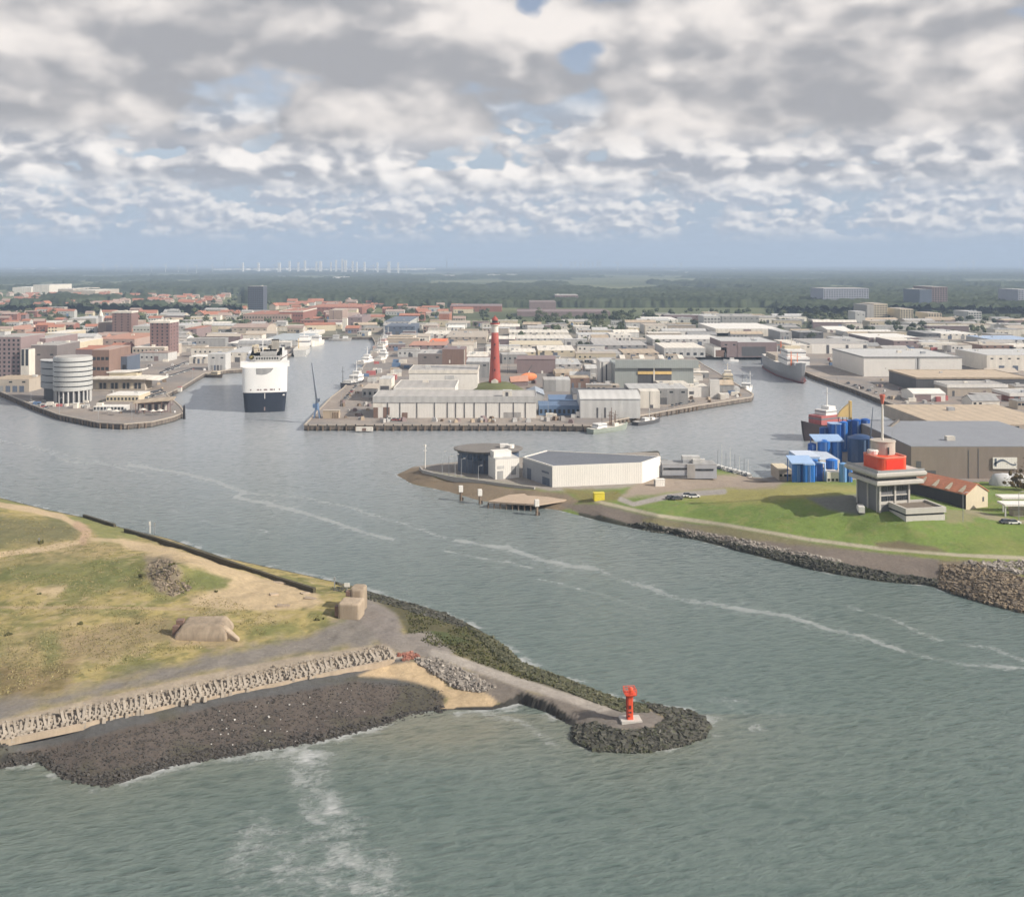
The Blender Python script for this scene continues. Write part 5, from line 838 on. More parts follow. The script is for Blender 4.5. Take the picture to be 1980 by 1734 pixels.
ship('white_trawler', 'white trawler with two tall posts at the pier point', 'boat', (*at(1443, 757, 0)[:2], 0), 255, 20, 8, 3.6, W_, lgrey, [(4, 0, 3.6, 6, 6, 3, W_, True)], [(-4, 2.5, 3.5, 14, .25, W_), (-6, -3, 3.5, 13, .15, dgrey), (-2, 0, 3.5, 10, .2, lgrey)])
ship('launch', 'small white launch at the ramp of the basin head', 'boat', (*at(1413, 699, 0)[:2], 0), 185, 14, 4, 1.4, W_, W_, [(-1, 0, 1.4, 4, 2.6, 1.8, W_, True)])
ship('moored_ship', 'large grey hulled ship with white superstructure and orange bow crane at the right quay', 'ship', (222, 838, 0), -93, 122, 20, 11, hullgrey, ivory, [(28, 0, 12, 34, 17, 6, W_, True), (26, 0, 18, 26, 14, 5, W_, True), (18, 0, 23, 12, 12, 2, cream, False), (-25, 0, 11, 40, 15, 4, beige, False), (49, 0, 12.6, 8, 9, 2.5, W_, False)], [(47, -6, 12, 23, .5, orange), (50, -2, 12, 22, .4, orange), (20, 0, 25, 31, .4, ivory), (-20, 0, 15, 26, .5, orange)], low=redhull, zl=1.4)
ship('barge', 'dark small ship with white bow crane moored astern of the grey ship', 'boat', (*at(1494, 704, 0)[:2], 0), 200, 24, 8, 3.6, slate, ivory, [(-6, 0, 3.6, 8, 6, 5, ivory, True)], [(-5, 0, 8.6, 16, .3, W_), (6, 0, 3.6, 7, .3, W_)])
def rockmat(name, a, b_, c_):
    m, t, b = newmat(name); g = t.nodes.new('ShaderNodeNewGeometry'); n1 = noise(t, g.outputs['Position'], 1.1, 5, .65)
    col = mixc(t, rmap(t, g.outputs['Random Per Island'], 0, 1, smooth=False), a, b_); col = mixc(t, rmap(t, n1, .5, .72), col, c_); t.links.new(col, b.inputs['Base Color']); b.inputs['Roughness'].default_value = .85; b.inputs['Specular IOR Level'].default_value = .25; return m
# ================================================================ left town
hot = thing('round_hotel', 'pale round hotel with stacked horizontal bands on slender ground floor columns', 'hotel', at(141, 776)); kx = depth(776) / F; R_ = 35.5 * kx; bh = 9.4 * kx
for i in range(7):
    z0 = 7.4 + i * bh; s_ = obj('storey_band', MB().lathe([(R_ - .35, z0), (R_, z0 + .25), (R_, z0 + bh - .8), (R_ - .15, z0 + bh - .62)], 48), mat('hotel band', (.47, .47, .45), .5, .06), hot)
    if i < 6: obj('window_band', MB().lathe([(R_ - .45, z0 + bh - .616), (R_ - .45, z0 + bh - .004)], 48), glass, s_)
obj('ground_floor', MB().lathe([(R_ - 2.2, -.2), (R_ - 2.2, 7.39)], 40), dgrey, hot)
for i in range(22): a = -PI + i * PI / 11; obj('column', MB().box(-.55, .55, -.5, .5, 0, 7.39).__class__().tube((math.cos(a) * (R_ - .9), math.sin(a) * (R_ - .9), 0), (math.cos(a) * (R_ - .9), math.sin(a) * (R_ - .9), 7.39), .55, .55, 8), lgrey, hot)
obj('roof', MB().lathe([(R_ - .6, 7.4 + 7 * bh - .6), (R_ - .6, 7.4 + 7 * bh - .2)], 48), mgrey, hot)
lw = mat('banded wing', (.36, .365, .365), .5, .06)
wg = thing('hotel_wing', 'lower curved grey wing with shaded storey bands left of the round hotel', 'hotel wing', at(90, 774))
def arcw(r_in, r_out, z0, z1, n=14):
    a = [PI * (1.02 + .48 * i / n) for i in range(n + 1)]; return MB().loft([[(7 + math.cos(q_) * r_in, 16 + math.sin(q_) * r_in, z0), (7 + math.cos(q_) * r_out, 16 + math.sin(q_) * r_out, z0), (7 + math.cos(q_) * r_out, 16 + math.sin(q_) * r_out, z1), (7 + math.cos(q_) * r_in, 16 + math.sin(q_) * r_in, z1)] for q_ in a], closed=True)
obj('ground_floor', arcw(2, 14.5, -.2, 7.3), dgrey, wg)
for i in range(4):
    s_ = obj('storey_band', arcw(2, 16.5, 7.304 + i * 4.3, 7.304 + i * 4.3 + 3.5), lw, wg); obj('window_band', arcw(2, 16.0, 7.304 + i * 4.3 + 3.504, 7.304 + i * 4.3 + 4.296), glass, s_)
obj('roof', arcw(2, 16.7, 24.504, 25.0), lgrey, wg)
T = dict(name='apartment_block', cat='apartment block')
for lb, x0, x1, yt, yb, yr, wl_, rf, kw in (
    ('brown grey residential tower with dark window columns at the left frame edge', -14, 40, 652, 744, 645, mauve, mgrey, dict(wins=(10, 6, 1.5, 1.6, 3), **T)), ('slim annex tower with white window panel beside the left frame tower', 40, 56, 676, 745, 668, ivory, mgrey, dict(wins=(6, 2, 1.9, 2.0, 14), **T)),
    ('long low pale terrace building at the foot of the left tower', -20, 56, 734, 758, 726, beige, tan, {}), ('mauve warehouse block between the left tower and the cream block', 50, 88, 655, 735, 645, mauve, mgrey, {}), ('dark slope roofed block above the hotel wing', 60, 110, 668, 742, 660, mat('grey mauve', (.20, .175, .17), .7), mgrey, {}),
    ('cream villa with tall windows above the cream block', 85, 121, 645, 668, 638, cream, ivory, dict(wins=(1, 4, 1.8, 4, 3))), ('square cream block with dark windows behind the round hotel', 108, 144, 664, 700, 654, cream, ivory, dict(wins=(1, 4, 1.8, 1.8, 5), **T)),
    ('dark brown warehouse block right of the round hotel', 146, 180, 676, 742, 668, mauve, redroof, {}), ('brown ribbed block with balcony frame right of the round hotel', 178, 211, 677, 752, 668, brown, pinkroof, dict(wins=(3, 4, 2.2, 2.2, 6))), ('dark glazed block with flat canopy roof behind the promenade', 211, 246, 690, 745, 684, slate, mauve, dict(wins=(2, 3, 2.5, 3, 3))),
    ('low beige hall with salmon roof under the brown brick tower', 182, 260, 656, 682, 643, pinkroof, salmon, {}), ('salmon gabled house above the salmon-roofed hall', 184, 206, 650, 664, 640, salmon, pinkroof, dict(gable='x', rise=3, dp=14, name='house', cat='house')), ('pink grey gabled hall left of the salmon gabled house', 140, 182, 652, 676, 645, lgrey, lgrey, dict(gable='x', rise=3, dp=20)),
    ('tall dark red brick tower block with pale roof edge', 217, 254, 603, 652, 598, mat('dark tower brick', (.21, .135, .12), .8), ivory, dict(wins=(8, 3, 1.6, 1.5, 4), fascia=ivory, fh=1.5, dp=22, **T)), ('pinkish framed low block in front of the brick tower block', 190, 250, 624, 650, 619, pinkroof, beige, dict(doors=[(.25, .62, .3, .85, mauve), (.88, .93, .1, .9, mauve)])),
    ('pale green grey apartment house between the two brick towers', 257, 290, 631, 668, 627, mat('pale green render', (.42, .46, .42), .7), lgrey, dict(wins=(4, 5, 1.6, 1.2, 3), **T)), ('second brick tower block with scattered white balconies and white roof', 290, 328, 622, 690, 616, mat('mauve tower brick', (.235, .15, .14), .8), ivory, dict(fascia=ivory, fh=1.4, wins=(9, 4, 1.4, 1.6, 4), wl=(9, 3, 1.4, 1.6, 4, 1), dp=26, **T)),
    ('white stepped terrace houses below the second brick tower', 256, 318, 672, 692, 664, beige, ivory, dict(wins=(2, 8, 1.6, 1.8, 2))), ('mauve brick hall right of the second brick tower', 358, 380, 636, 654, 630, mauve, redroof, {}), ('pale blue grey roofed shed behind the second brick tower', 328, 358, 630, 648, 624, mgrey, lgrey, {}),
    ('square grey white block at the basin quay', 402, 436, 685, 716, 680, lgrey, lgrey, dict(dp=16)), ('flat white store left of the grey white block', 366, 402, 690, 703, 686, ivory, white, {}), ('tan domed hall behind the striped sheds', 448, 516, 634, 650, 627, beige, pinkroof, dict(gable='b', rise=3.5, dp=50)),
    ('striped white roofed shed behind the ferry', 440, 500, 664, 676, 655, grey, white, {}), ('long white quay shed beside the ferry, nearer one', 436, 520, 682, 700, 671, ivory, lgrey, {}), ('long pale grey quay shed farther up the left basin', 505, 580, 658, 668, 645, lgrey, mat('bluish shed roof', (.40, .43, .44), .6), {}),
    ('narrow white roofed quay shed at the basin corner', 575, 606, 646, 652, 638, ivory, white, {}), ('brown ware house row with red roof at the head of the left basin', 470, 560, 608, 625, 601, pinkroof, redroof, dict(wins=(2, 16, 2, 2, 2), fascia=None)), ('brick row with white gutters right of the brown row', 540, 586, 602, 624, 596, redbrick, redroof, dict(fascia=ivory, fh=1, wins=(2, 9, 1.8, 2, 2))),
    ('twin square beige tower at the head of the left basin', 636, 662, 600, 626, 597, pinkroof, beige, dict(doors=[(.3, .36, 0, 1, mauve)])), ('red roofed long brick hall behind the twin beige tower', 596, 700, 594, 608, 588, redbrick, redroof, {}), ('cream low control house on the lock head', 634, 660, 628, 636, 624, cream, ivory, {}), ('white slab tower on the lock head', 662, 671, 616, 640, 614, ivory, ivory, dict(dp=8)), ('dark mauve hall right of the white slab tower', 672, 700, 614, 630, 608, mauve, mauve, {}),
    ('dark steep-roofed hall among trees at the end of the pier road', 742, 792, 622, 634, 612, lgrey, slate, {}), ('dark slate works hall at the root of the pier', 744, 802, 631, 648, 625, slate, slate, {}), ('pink white cluster house at the root of the pier', 818, 845, 630, 644, 626, pinkroof, beige, dict(wins=(2, 4, 2, 2, 1.5))), ('red brick cube with cream base among the trees behind the pier', 849, 869, 607, 624, 603, redroof, pinkroof, dict(doors=[(.1, .8, 0, .3, cream)])),
    ('white arched roof shed at the root of the pier', 866, 897, 634, 640, 630, white, white, dict(gable='b', rise=2.5, dp=30)), ('pale low row right of the white arched shed', 820, 900, 646, 656, 640, ivory, ivory, {}), ('orange roofed row left of the lighthouse', 830, 862, 660, 672, 655, salmon, orange, {}), ('beige fish hall above the brown halls', 862, 940, 652, 664, 640, beige, beige, {}), ('mauve fish hall above the brown halls', 790, 862, 668, 680, 660, mauve, salmon, {})):
    bld(lb, x0, x1, yt, yb, yr, wl_, rf, **kw)
ch = thing('church_tower', 'small church tower with pale pointed spire left of the brick tower block', 'church tower', at(195, 640)); kx = depth(640) / F; obj('wall', MB().box(-3.6 * kx, 3.6 * kx, -3.6 * kx, 3.6 * kx, -.2, 29 * kx), lgrey, ch); obj('spire', MB().lathe([(5.2 * kx, 29 * kx + .01), (.1, 43 * kx)], 8), ivory, ch)
# promenade buildings on the left quay tip
rs = thing('restaurant', 'white flat-roofed promenade restaurant with swept roof right of the round hotel', 'restaurant', at(225, 755)); kx = depth(755) / F
def band(pts, z0, z1, w_): return MB().loft([[(x * kx, y - w_, z0 + dz_), (x * kx, y + w_, z0 + dz_), (x * kx, y + w_, z1 + dz_), (x * kx, y - w_, z1 + dz_)] for x, y, dz_ in pts], closed=True)
obj('roof', band([(-48, 6, 0), (-10, 6, 0), (30, 6, .2), (60, 8, -.4), (80, 12, -1.4)], 8.0, 9.0, 10), ivory, rs); obj('upper_roof', band([(-28, 14, 0), (10, 14, .2), (34, 16, 1.0), (40, 16, 1.6)], 11.2, 12.0, 6), white, rs); obj('wall', MB().box(-46 * kx, 55 * kx, 0, 14, -.2, 7.98), beige, rs); obj('upper_wall', MB().box(-25 * kx, 30 * kx, 9, 19, 9.0, 11.2), cream, rs)
for i in range(12): obj('window', MB().box((-40 + i * 7.5) * kx, (-35 + i * 7.5) * kx, -.12, -.004, 1.2, 5.2), glass if i % 3 else cream, rs)
for lb, x0, x1, yt, yb, yr, wl_, rf in (('long white terrace building on the promenade', 205, 268, 765, 776, 757, cream, white), ('low green hedged terrace wall on the promenade', 180, 240, 787, 795, 783, lgrey, white)): bld(lb, x0, x1, yt, yb, yr, wl_, rf, name='terrace', cat='terrace', wins=(1, 9, 1.2, 1.6, .8))
pv_ = thing('quay_pavilion', 'brown flat-roofed pavilion on posts at the tip of the left quay', 'pavilion', at(300, 797), math.radians(9)); kx = depth(797) / F
obj('roof', MB().loft([[(-38 * kx, -4, 5.6), (-38 * kx, 6, 6.2), (-38 * kx, 6, 6.8), (-38 * kx, -4, 6.2)], [(36 * kx, -4, 7.2), (36 * kx, 6, 7.8), (36 * kx, 6, 8.4), (36 * kx, -4, 7.8)]], closed=True), tan, pv_); obj('wall', MB().box(-32 * kx, 24 * kx, 0, 5, -.1, 5.6), mauve, pv_)
for i in range(9): obj('window', MB().box((-30 + i * 6) * kx, (-26 + i * 6) * kx, -.1, -.004, 1, 4.6), glass if i % 2 else ivory, pv_)
for i in range(5): obj('post', MB().tube(((-34 + i * 16) * kx, -3.4, 0), ((-34 + i * 16) * kx, -3.4, 5.9 + i * .3), .2), brown, pv_)
obj('frame_sign', MB().box(29 * kx, 36 * kx, -4.3, -4.0, 4.6, 5.2).box(29 * kx, 30.6 * kx, -4.3, -4.0, 5.2, 7.2).box(34.6 * kx, 36 * kx, -4.3, -4.0, 5.2, 7.2), mauve, pv_)
bcn = thing('harbour_beacon', 'dark harbour beacon post at the tip of the left quay', 'beacon', at(356, 800, 3)); obj('post', MB().tube((0, 0, -3), (0, 0, 3.4), .8, .6, 10), black, bcn); obj('lantern', MB().lathe([(.5, 3.4), (.5, 4.6), (.1, 5.2)], 10), black, bcn)
for px, yb, lb in ((147, 789, 'small white kiosk on the left quay edge'), (348, 757, 'white and red buoy stand at the inlet')):
    kk = thing('kiosk', lb, 'kiosk', at(px, yb)); obj('wall', MB().box(-1.2, 1.2, -1.2, 1.2, 0, 3), ivory, kk); obj('roof', MB().box(-1.4, 1.4, -1.4, 1.4, 3.004, 3.2), white if px < 200 else redhull, kk)
for i, (px, yb) in enumerate(((210, 800), (224, 803), (296, 803), (310, 802), (287, 795), (276, 800))):
    u_ = thing('sunshade', 'white sailcloth sunshade on the tip of the left quay', 'sunshade', at(px, yb), .7 * i, 'sunshades on the left quay terrace'); obj('canvas', MB().lathe([(2.3, 2.4), (.1, 3.4)], 4), ivory, u_); obj('post', MB().tube((0, 0, 0), (0, 0, 2.8), .06), steel, u_)
# ================================================================ apartment blocks behind the port
AP = dict(name='apartment_block', cat='apartment block')
panel = mat('pale blue ribbed panels', (.36, .37, .42), .6, .1, .25)
for lb, x0, x1, yt, yb, yr, wl_, rf, kw in (
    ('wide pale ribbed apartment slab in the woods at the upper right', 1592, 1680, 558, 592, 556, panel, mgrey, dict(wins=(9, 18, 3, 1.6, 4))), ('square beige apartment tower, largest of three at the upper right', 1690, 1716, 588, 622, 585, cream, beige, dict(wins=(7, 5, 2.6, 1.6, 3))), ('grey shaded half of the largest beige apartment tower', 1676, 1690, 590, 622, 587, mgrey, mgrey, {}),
    ('beige apartment tower in the middle of the three', 1741, 1766, 598, 624, 595, cream, beige, dict(wins=(6, 5, 2.6, 1.6, 3))), ('smallest beige apartment tower, right of the three', 1795, 1821, 606, 625, 603, cream, beige, dict(wins=(5, 5, 2.6, 1.6, 3))), ('pale grey windowless tower left of the beige towers', 1654, 1673, 603, 628, 601, lgrey, lgrey, {}),
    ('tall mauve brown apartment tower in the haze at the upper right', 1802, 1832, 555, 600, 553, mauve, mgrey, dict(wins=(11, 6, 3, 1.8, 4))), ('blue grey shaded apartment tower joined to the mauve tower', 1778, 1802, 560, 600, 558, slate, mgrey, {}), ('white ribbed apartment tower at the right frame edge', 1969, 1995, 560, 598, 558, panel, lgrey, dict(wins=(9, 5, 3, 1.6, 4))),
    ('dark blue grey tower block alone behind the left town', 479, 509, 554, 602, 552, mat('dark slate cladding', (.085, .095, .12), .6), mgrey, dict(dp=30, wins=(12, 7, 2.8, 1.7, 4))), ('mauve apartment slab in the woods behind the pier', 1074, 1118, 571, 590, 569, mauve, mgrey, dict(wins=(4, 9, 2.6, 1.6, 3))), ('low brown block row in the woods behind the pier', 1024, 1075, 584, 600, 581, mauve, mauve, {}),
    ('pale green grey school block far right before the woods', 1872, 1898, 603, 620, 600, lgrey, lgrey, dict(wins=(3, 5, 3, 1.8, 3))), ('white twin office block high on the left', 64, 95, 551, 570, 549, ivory, lgrey, dict(doors=[(.48, .5, 0, 1, grey)])), ('low white works left of the white twin office block', 24, 60, 556, 568, 553, ivory, white, {}), ('long white flats right of the white twin office block', 112, 141, 559, 572, 556, beige, ivory, {}), ('pale stepped flats at the end of the long white flats', 141, 184, 562, 573, 559, beige, ivory, {}),
    ('long grey low roof in the trees left of the church', 133, 186, 616, 628, 611, mgrey, lgrey, {}), ('flat pale green factory row in the left town', 44, 132, 626, 634, 620, lgrey, ivory, {}), ('second flat factory row below the first in the left town', 50, 130, 638, 646, 630, mgrey, lgrey, {}), ('orange pink roof hall at the left frame edge', -20, 48, 637, 650, 628, pinkroof, salmon, {}), ('long brick hall roof in the haze left of the pier', 870, 970, 592, 603, 588, redbrick, mauve, {}), ('long brown hall roof in the haze right of the lighthouse top', 1000, 1180, 603, 612, 598, mauve, mauve, {})):
    for k_, v_ in AP.items():
        if wl_ not in (lgrey, pinkroof, redbrick) or 'apart' in lb: kw.setdefault(k_, v_)
    bld(lb, x0, x1, yt, yb, yr, wl_, rf, **kw)
# smaller sheds, houses and stores between the named buildings
def clash(x, y, a, b_):
    return any(abs(x - X) < a + A + 3 and abs(y - Y) < b_ + B + 4 for X, Y, A, B in FOOT)
landpoly = [tuple(p) for p in cw] + [(98, 418), (118, 395), (250, 372), (3000, 372), (60000, 60000), (-60000, 60000), (-14000, 3600)]
fw = [('white', white), ('ivory', ivory), ('ivory', ivory), ('pale grey', lgrey), ('beige', beige), ('cream', cream), ('mauve brick', mauve), ('grey', grey)]
fr_ = [('ivory', ivory), ('pale grey', lgrey), ('light felt', mgrey), ('light felt', mgrey), ('beige', beige), ('tan', tan), ('grey', grey)]
tw = [('beige', beige), ('mauve brick', mauve), ('red brick', redbrick), ('pale', lgrey), ('cream', cream)]; tr_ = [('red-tiled', redroof), ('faded red', pinkroof), ('pale', lgrey), ('tan', tan)]
seen = {}
wmesh = MB().box(-.8, .8, -.05, .05, 0, 1.5).mesh('window'); wmesh.materials.append(glass)
for n_, (x0, x1, y0, y1), (wa, wb), (da, db), (ha, hb_), lb, g_, tn in ((70, (955, 1250, 628, 704), (14, 42), (12, 26), (4.5, 8), 'among the sheds behind the lighthouse', 'sheds behind the lighthouse', 0), (40, (700, 960, 630, 690), (12, 36), (10, 24), (4.5, 8), 'on the fish dock left of the lighthouse', 'sheds on the fish dock', 0), (46, (1250, 1530, 614, 660), (20, 60), (14, 34), (5, 9), 'beyond the head of the right basin', 'sheds beyond the right basin', 0), (80, (1530, 1990, 622, 684), (16, 60), (12, 30), (4.5, 9), 'in the yards behind the right quay', 'sheds behind the right quay', 0), (24, (1880, 1985, 730, 790), (10, 26), (8, 16), (3.5, 6), 'in the works yard by the right frame edge', 'sheds in the right works yard', 0),
    (60, (330, 600, 606, 690), (12, 40), (10, 24), (4, 9), 'on the slope behind the ferry', 'buildings on the slope behind the ferry', 0), (64, (-10, 330, 608, 700), (10, 30), (9, 20), (5, 13), 'in the left town behind the round hotel', 'buildings of the left town', 1), (44, (560, 900, 590, 645), (14, 40), (10, 24), (5, 9), 'at the head of the left basin', 'buildings at the head of the left basin', 1), (30, (1120, 1290, 690, 790), (8, 20), (7, 13), (3, 6), 'tucked among the halls on the pier', 'huts on the pier', 0), (26, (1280, 1450, 690, 775), (7, 18), (6, 12), (3, 6), 'on the right arm of the pier', 'huts on the right pier arm', 0)):
    for i in range(n_ * 3):
        if seen.get(g_, 0) >= n_: break
        p = at(random.uniform(x0, x1), random.uniform(y0, y1)); a, b_ = random.uniform(wa, wb) / 2, random.uniform(da, db) / 2; h = random.uniform(ha, hb_)
        if clash(p.x, p.y, a, b_): continue
        q4 = [(p.x + sx * (a + 6), p.y + sy * (b_ + 6)) for sx in (-1, 1) for sy in (-1, 1)]
        if not all(poly_sd(np.array([x]), np.array([y]), landpoly)[0] > 0 for x, y in q4): continue
        seen[g_] = seen.get(g_, 0) + 1; FOOT.append((p.x, p.y, a, b_)); cw_, m1 = random.choice(tw if tn else fw); cr_, m2 = random.choice(tr_ if tn else fr_)
        gb = random.random() < (.7 if tn else .3)
        if tn and gb: cr_, m2 = random.choice(tr_[:2])
        kind = 'building' if tn else 'shed'; r = thing('small_' + kind, '%s %s with %s roof %s' % (cw_, kind, cr_, lb), kind, p, random.choice([0, 0, .12, -.1, .3 if tn else 0]), g_)
        rs = min(b_ * .5, 2.6) if gb else 0
        if gb: obj('wall', MB().loft([[(e, -b_, -.2), (e, -b_, h), (e, 0, h + rs), (e, b_, h), (e, b_, -.2)] for e in (-a, a)], closed=True), m1, r); obj('roof', MB().loft([[(e, -b_ - .3, h - .1), (e, 0, h + rs + .05), (e, b_ + .3, h - .1), (e, b_ + .3, h + .15), (e, 0, h + rs + .32), (e, -b_ - .3, h + .15)] for e in (-a - .3, a + .3)], closed=True), m2, r)
        else:
            obj('wall', MB().box(-a, a, -b_, b_, -.2, h), m1, r); obj('roof', MB().box(-a - .2, a + .2, -b_ - .2, b_ + .2, h + .004, h + .35), m2, r)
            if random.random() < .4: ux = random.uniform(-.6, .6) * a; obj('rooftop_unit', MB().box(ux - 1.2, ux + 1.2, -1, 1, h + .354, h + 1.9), lgrey, r)
        for wi in range(random.choice([0, 2, 3, 4]) if not tn else random.choice([3, 4, 5])):
            for wz in range(max(1, int(h / 4)) if tn else 1): o = bpy.data.objects.new('window', wmesh); COL.objects.link(o); o.parent = r; o.location = (-a * .8 + wi * min(4.5, a * .4), -b_ - .02, h * .35 + wz * 3.4 if tn else h * .5)
        f0 = random.uniform(-.8, .3); obj('door', MB().box(a * f0, a * f0 + min(4, a * .5), -b_ - .07, -b_ - .004, 0, h * .6), random.choice([dgrey, mgrey, mauve, bluesheet]), r)
# ================================================================ trees, woods, houses
def tree_proto(seed, hue):
    rd = random.Random(seed); r = thing('tree', 'tree', 'tree'); obj('trunk', MB().tube((0, 0, -.5), (.2, .1, 4.2), .35, .2, 6).tube((.1, 0, 3), (1.6, .8, 6.5), .16, .07, 5).tube((.1, 0, 3), (-1.4, -.6, 6.3), .16, .07, 5), wood, r)
    c_ = MB()
    for i in range(15):
        a, e, q_ = rd.uniform(0, 2 * PI), rd.uniform(-.5, 1.3), rd.uniform(.45, 1); x, y, z = 3.4 * q_ * math.cos(a) * math.cos(e), 3.4 * q_ * math.sin(a) * math.cos(e), 6.6 + 3.3 * q_ * math.sin(e); s_ = rd.uniform(.9, 1.9)
        o = len(c_.v); c_.ball((x, y, z), s_, s_, s_ * .8, 6, 4)
        for k in range(o, len(c_.v)): p = c_.v[k]; c_.v[k] = (p[0] + rd.uniform(-.35, .35), p[1] + rd.uniform(-.35, .35), p[2] + rd.uniform(-.3, .3))
    for i in range(170):
        a, e = rd.uniform(0, 2 * PI), rd.uniform(-.7, 1.5); q_ = rd.uniform(.8, 1.2) * (1 + .25 * math.sin(3 * a + seed)); p = Vector((3.9 * q_ * math.cos(a) * math.cos(e), 3.9 * q_ * math.sin(a) * math.cos(e), 6.7 + 3.7 * q_ * math.sin(e))); u = Vector((rd.gauss(0, 1), rd.gauss(0, 1), rd.gauss(0, 1))).normalized() * rd.uniform(.3, .6); v = u.orthogonal().normalized() * .45; c_.add([p - u, p + v, p + u, p - v], [(0, 1, 2, 3)])
    obj('crown', c_, mat('foliage %s' % hue, {'dark': (.055, .068, .034), 'mid': (.08, .095, .045), 'light': (.115, .125, .062)}[hue], .9, .3, spec=.1), r); return r
protos = [tree_proto(3, 'dark'), tree_proto(5, 'mid'), tree_proto(8, 'light')]; used = [False] * 3
def put_tree(p, h, k, label, group):
    s_ = h / 10.5
    if not used[k]: r = protos[k]; used[k] = True; r.location = p; r.scale = (s_ * 1.15, s_ * 1.15, s_); r['label'] = label; r['group'] = group
    else: dup(protos[k], p, random.uniform(0, 6.28), label, group, (s_ * random.uniform(1.0, 1.5), s_ * random.uniform(1.0, 1.5), s_))
hue = ['dark', 'mid green', 'pale green']
for n_, (x0, x1, y0, y1), hh, lb, g_ in ((74, (1035, 1262, 612, 640), (7, 13), 'tree in the belt behind the pier sheds', 'trees behind the pier sheds'), (26, (0, 128, 600, 622), (8, 13), 'tree above the flat factory rows at the left', 'trees in the left town'), (22, (130, 190, 590, 612), (10, 17), 'tree by the long grey roof left of the church', 'trees left of the church'), (16, (126, 182, 634, 652), (8, 12), 'tree behind the cream block', 'trees behind the cream block'), (30, (255, 440, 590, 628), (8, 14), 'tree in the grove behind the second brick tower', 'trees behind the brick towers'), (18, (330, 372, 640, 668), (6, 10), 'tree on the slope right of the second brick tower', 'trees on the slope'), (34, (690, 905, 588, 628), (8, 14), 'tree between the roofs at the root of the pier', 'trees at the root of the pier'), (44, (1505, 1680, 606, 636), (7, 12), 'tree on the meadow behind the three bay shed', 'trees on the meadow'), (46, (1700, 1980, 612, 640), (7, 12), 'tree below the beige apartment towers', 'trees below the apartment towers'), (60, (-10, 330, 604, 690), (6, 10), 'tree between the buildings of the left town', 'trees among the left town buildings'), (40, (330, 470, 604, 665), (6, 10), 'tree on the slope behind the ferry', 'trees behind the ferry'), (46, (520, 960, 590, 640), (6, 10), 'tree between roofs at the head of the left basin', 'trees at the head of the left basin'), (36, (1000, 1300, 628, 690), (5, 8), 'tree among the sheds behind the lighthouse', 'trees among the sheds'), (60, (1300, 1980, 612, 665), (6, 10), 'tree between the sheds beyond the right basin', 'trees beyond the right basin'), (5, (1118, 1138, 662, 678), (6, 8), 'tree in the lorry yard behind the pier sheds', 'trees in the lorry yard'), (3, (186, 205, 786, 789), (3.5, 4.5), 'small tree on the left quay terrace', 'trees on the left quay')):
    for i in range(int(n_ * .80)):
        k = random.choice([0, 0, 1, 1, 2]); p = at(random.uniform(x0, x1), random.uniform(y0, y1))
        if clash(p.x, p.y, 1.5, 1.5): continue
        put_tree(p, random.uniform(*hh), k, hue[k] + ' ' + lb, g_)
# the many further trees of the town, too many to count
q_ = MB(); rd = random.Random(77)
for n_, (x0, x1, y0, y1) in ((150, (-20, 340, 600, 690)), (90, (330, 480, 598, 650)), (110, (520, 960, 588, 632)), (120, (980, 1300, 604, 660)), (170, (1300, 1990, 602, 650)), (130, (-20, 480, 566, 604))):
    for i in range(n_):
        p = at(rd.uniform(x0, x1), rd.uniform(y0, y1))
        if clash(p.x, p.y, .5, .5) or poly_sd(np.array([p.x]), np.array([p.y]), landpoly)[0] < 4: continue
        h = rd.uniform(5, 11)
        for k in range(4):
            s_ = h * rd.uniform(.22, .36); o = len(q_.v); q_.ball((p.x + rd.gauss(0, h * .22), p.y + rd.gauss(0, h * .22), 3 + h * rd.uniform(.35, .72)), s_, s_, s_ * .9, 7, 5)
            for v_ in range(o, len(q_.v)): a_ = q_.v[v_]; q_.v[v_] = (a_[0] + rd.uniform(-.5, .5), a_[1] + rd.uniform(-.5, .5), a_[2] + rd.uniform(-.5, .5))
tag(obj('town_trees', q_, rockmat('town foliage', (.045, .06, .03), (.10, .115, .055), (.07, .08, .04))), 'countless small trees scattered between the roofs of the town', 'trees', kind='stuff')
# bush at the right edge, scrub on the fort
sb = thing('shrub', 'tall brownish green shrub at the right frame edge before the huge grey hall', 'shrub', at(1972, 946, 4.5)); q_ = MB()
for i in range(26): q_.ball((random.gauss(0, 2.0), random.gauss(0, 1.5), 1.2 + abs(random.gauss(0, 3.0))), random.uniform(.5, 1.2), random.uniform(.5, 1.2), random.uniform(.5, 1.1), 6, 4)
for i in range(400): p = Vector((random.gauss(0, 2.4), random.gauss(0, 1.7), .6 + abs(random.gauss(0, 3.6)))); u = Vector((random.gauss(0, .3), random.gauss(0, .3), random.gauss(0, .3))); v = u.orthogonal().normalized() * .18; q_.add([p - u, p + v, p + u, p - v], [(0, 1, 2, 3)])
obj('foliage', q_, mat('brown green foliage', (.13, .095, .045), .9, .3, spec=.1), sb)
pys2 = np.concatenate([np.arange(604, 560, -.55), np.arange(560, 530, -.6), np.geomspace(530 - HZ, 3.6, 34) + HZ]); pxs2 = np.arange(-260, 2260, 4.6); PXh, PYh = np.meshgrid(pxs2, pys2); PXh = PXh + (rng.random(PXh.shape) - .5) * 3.6; Dh = 84 * F / (PYh - HZ + (rng.random(PXh.shape) - .5) * np.minimum(.5, (PYh - HZ) * .012)); Xh = (PXh - CX) * Dh / F
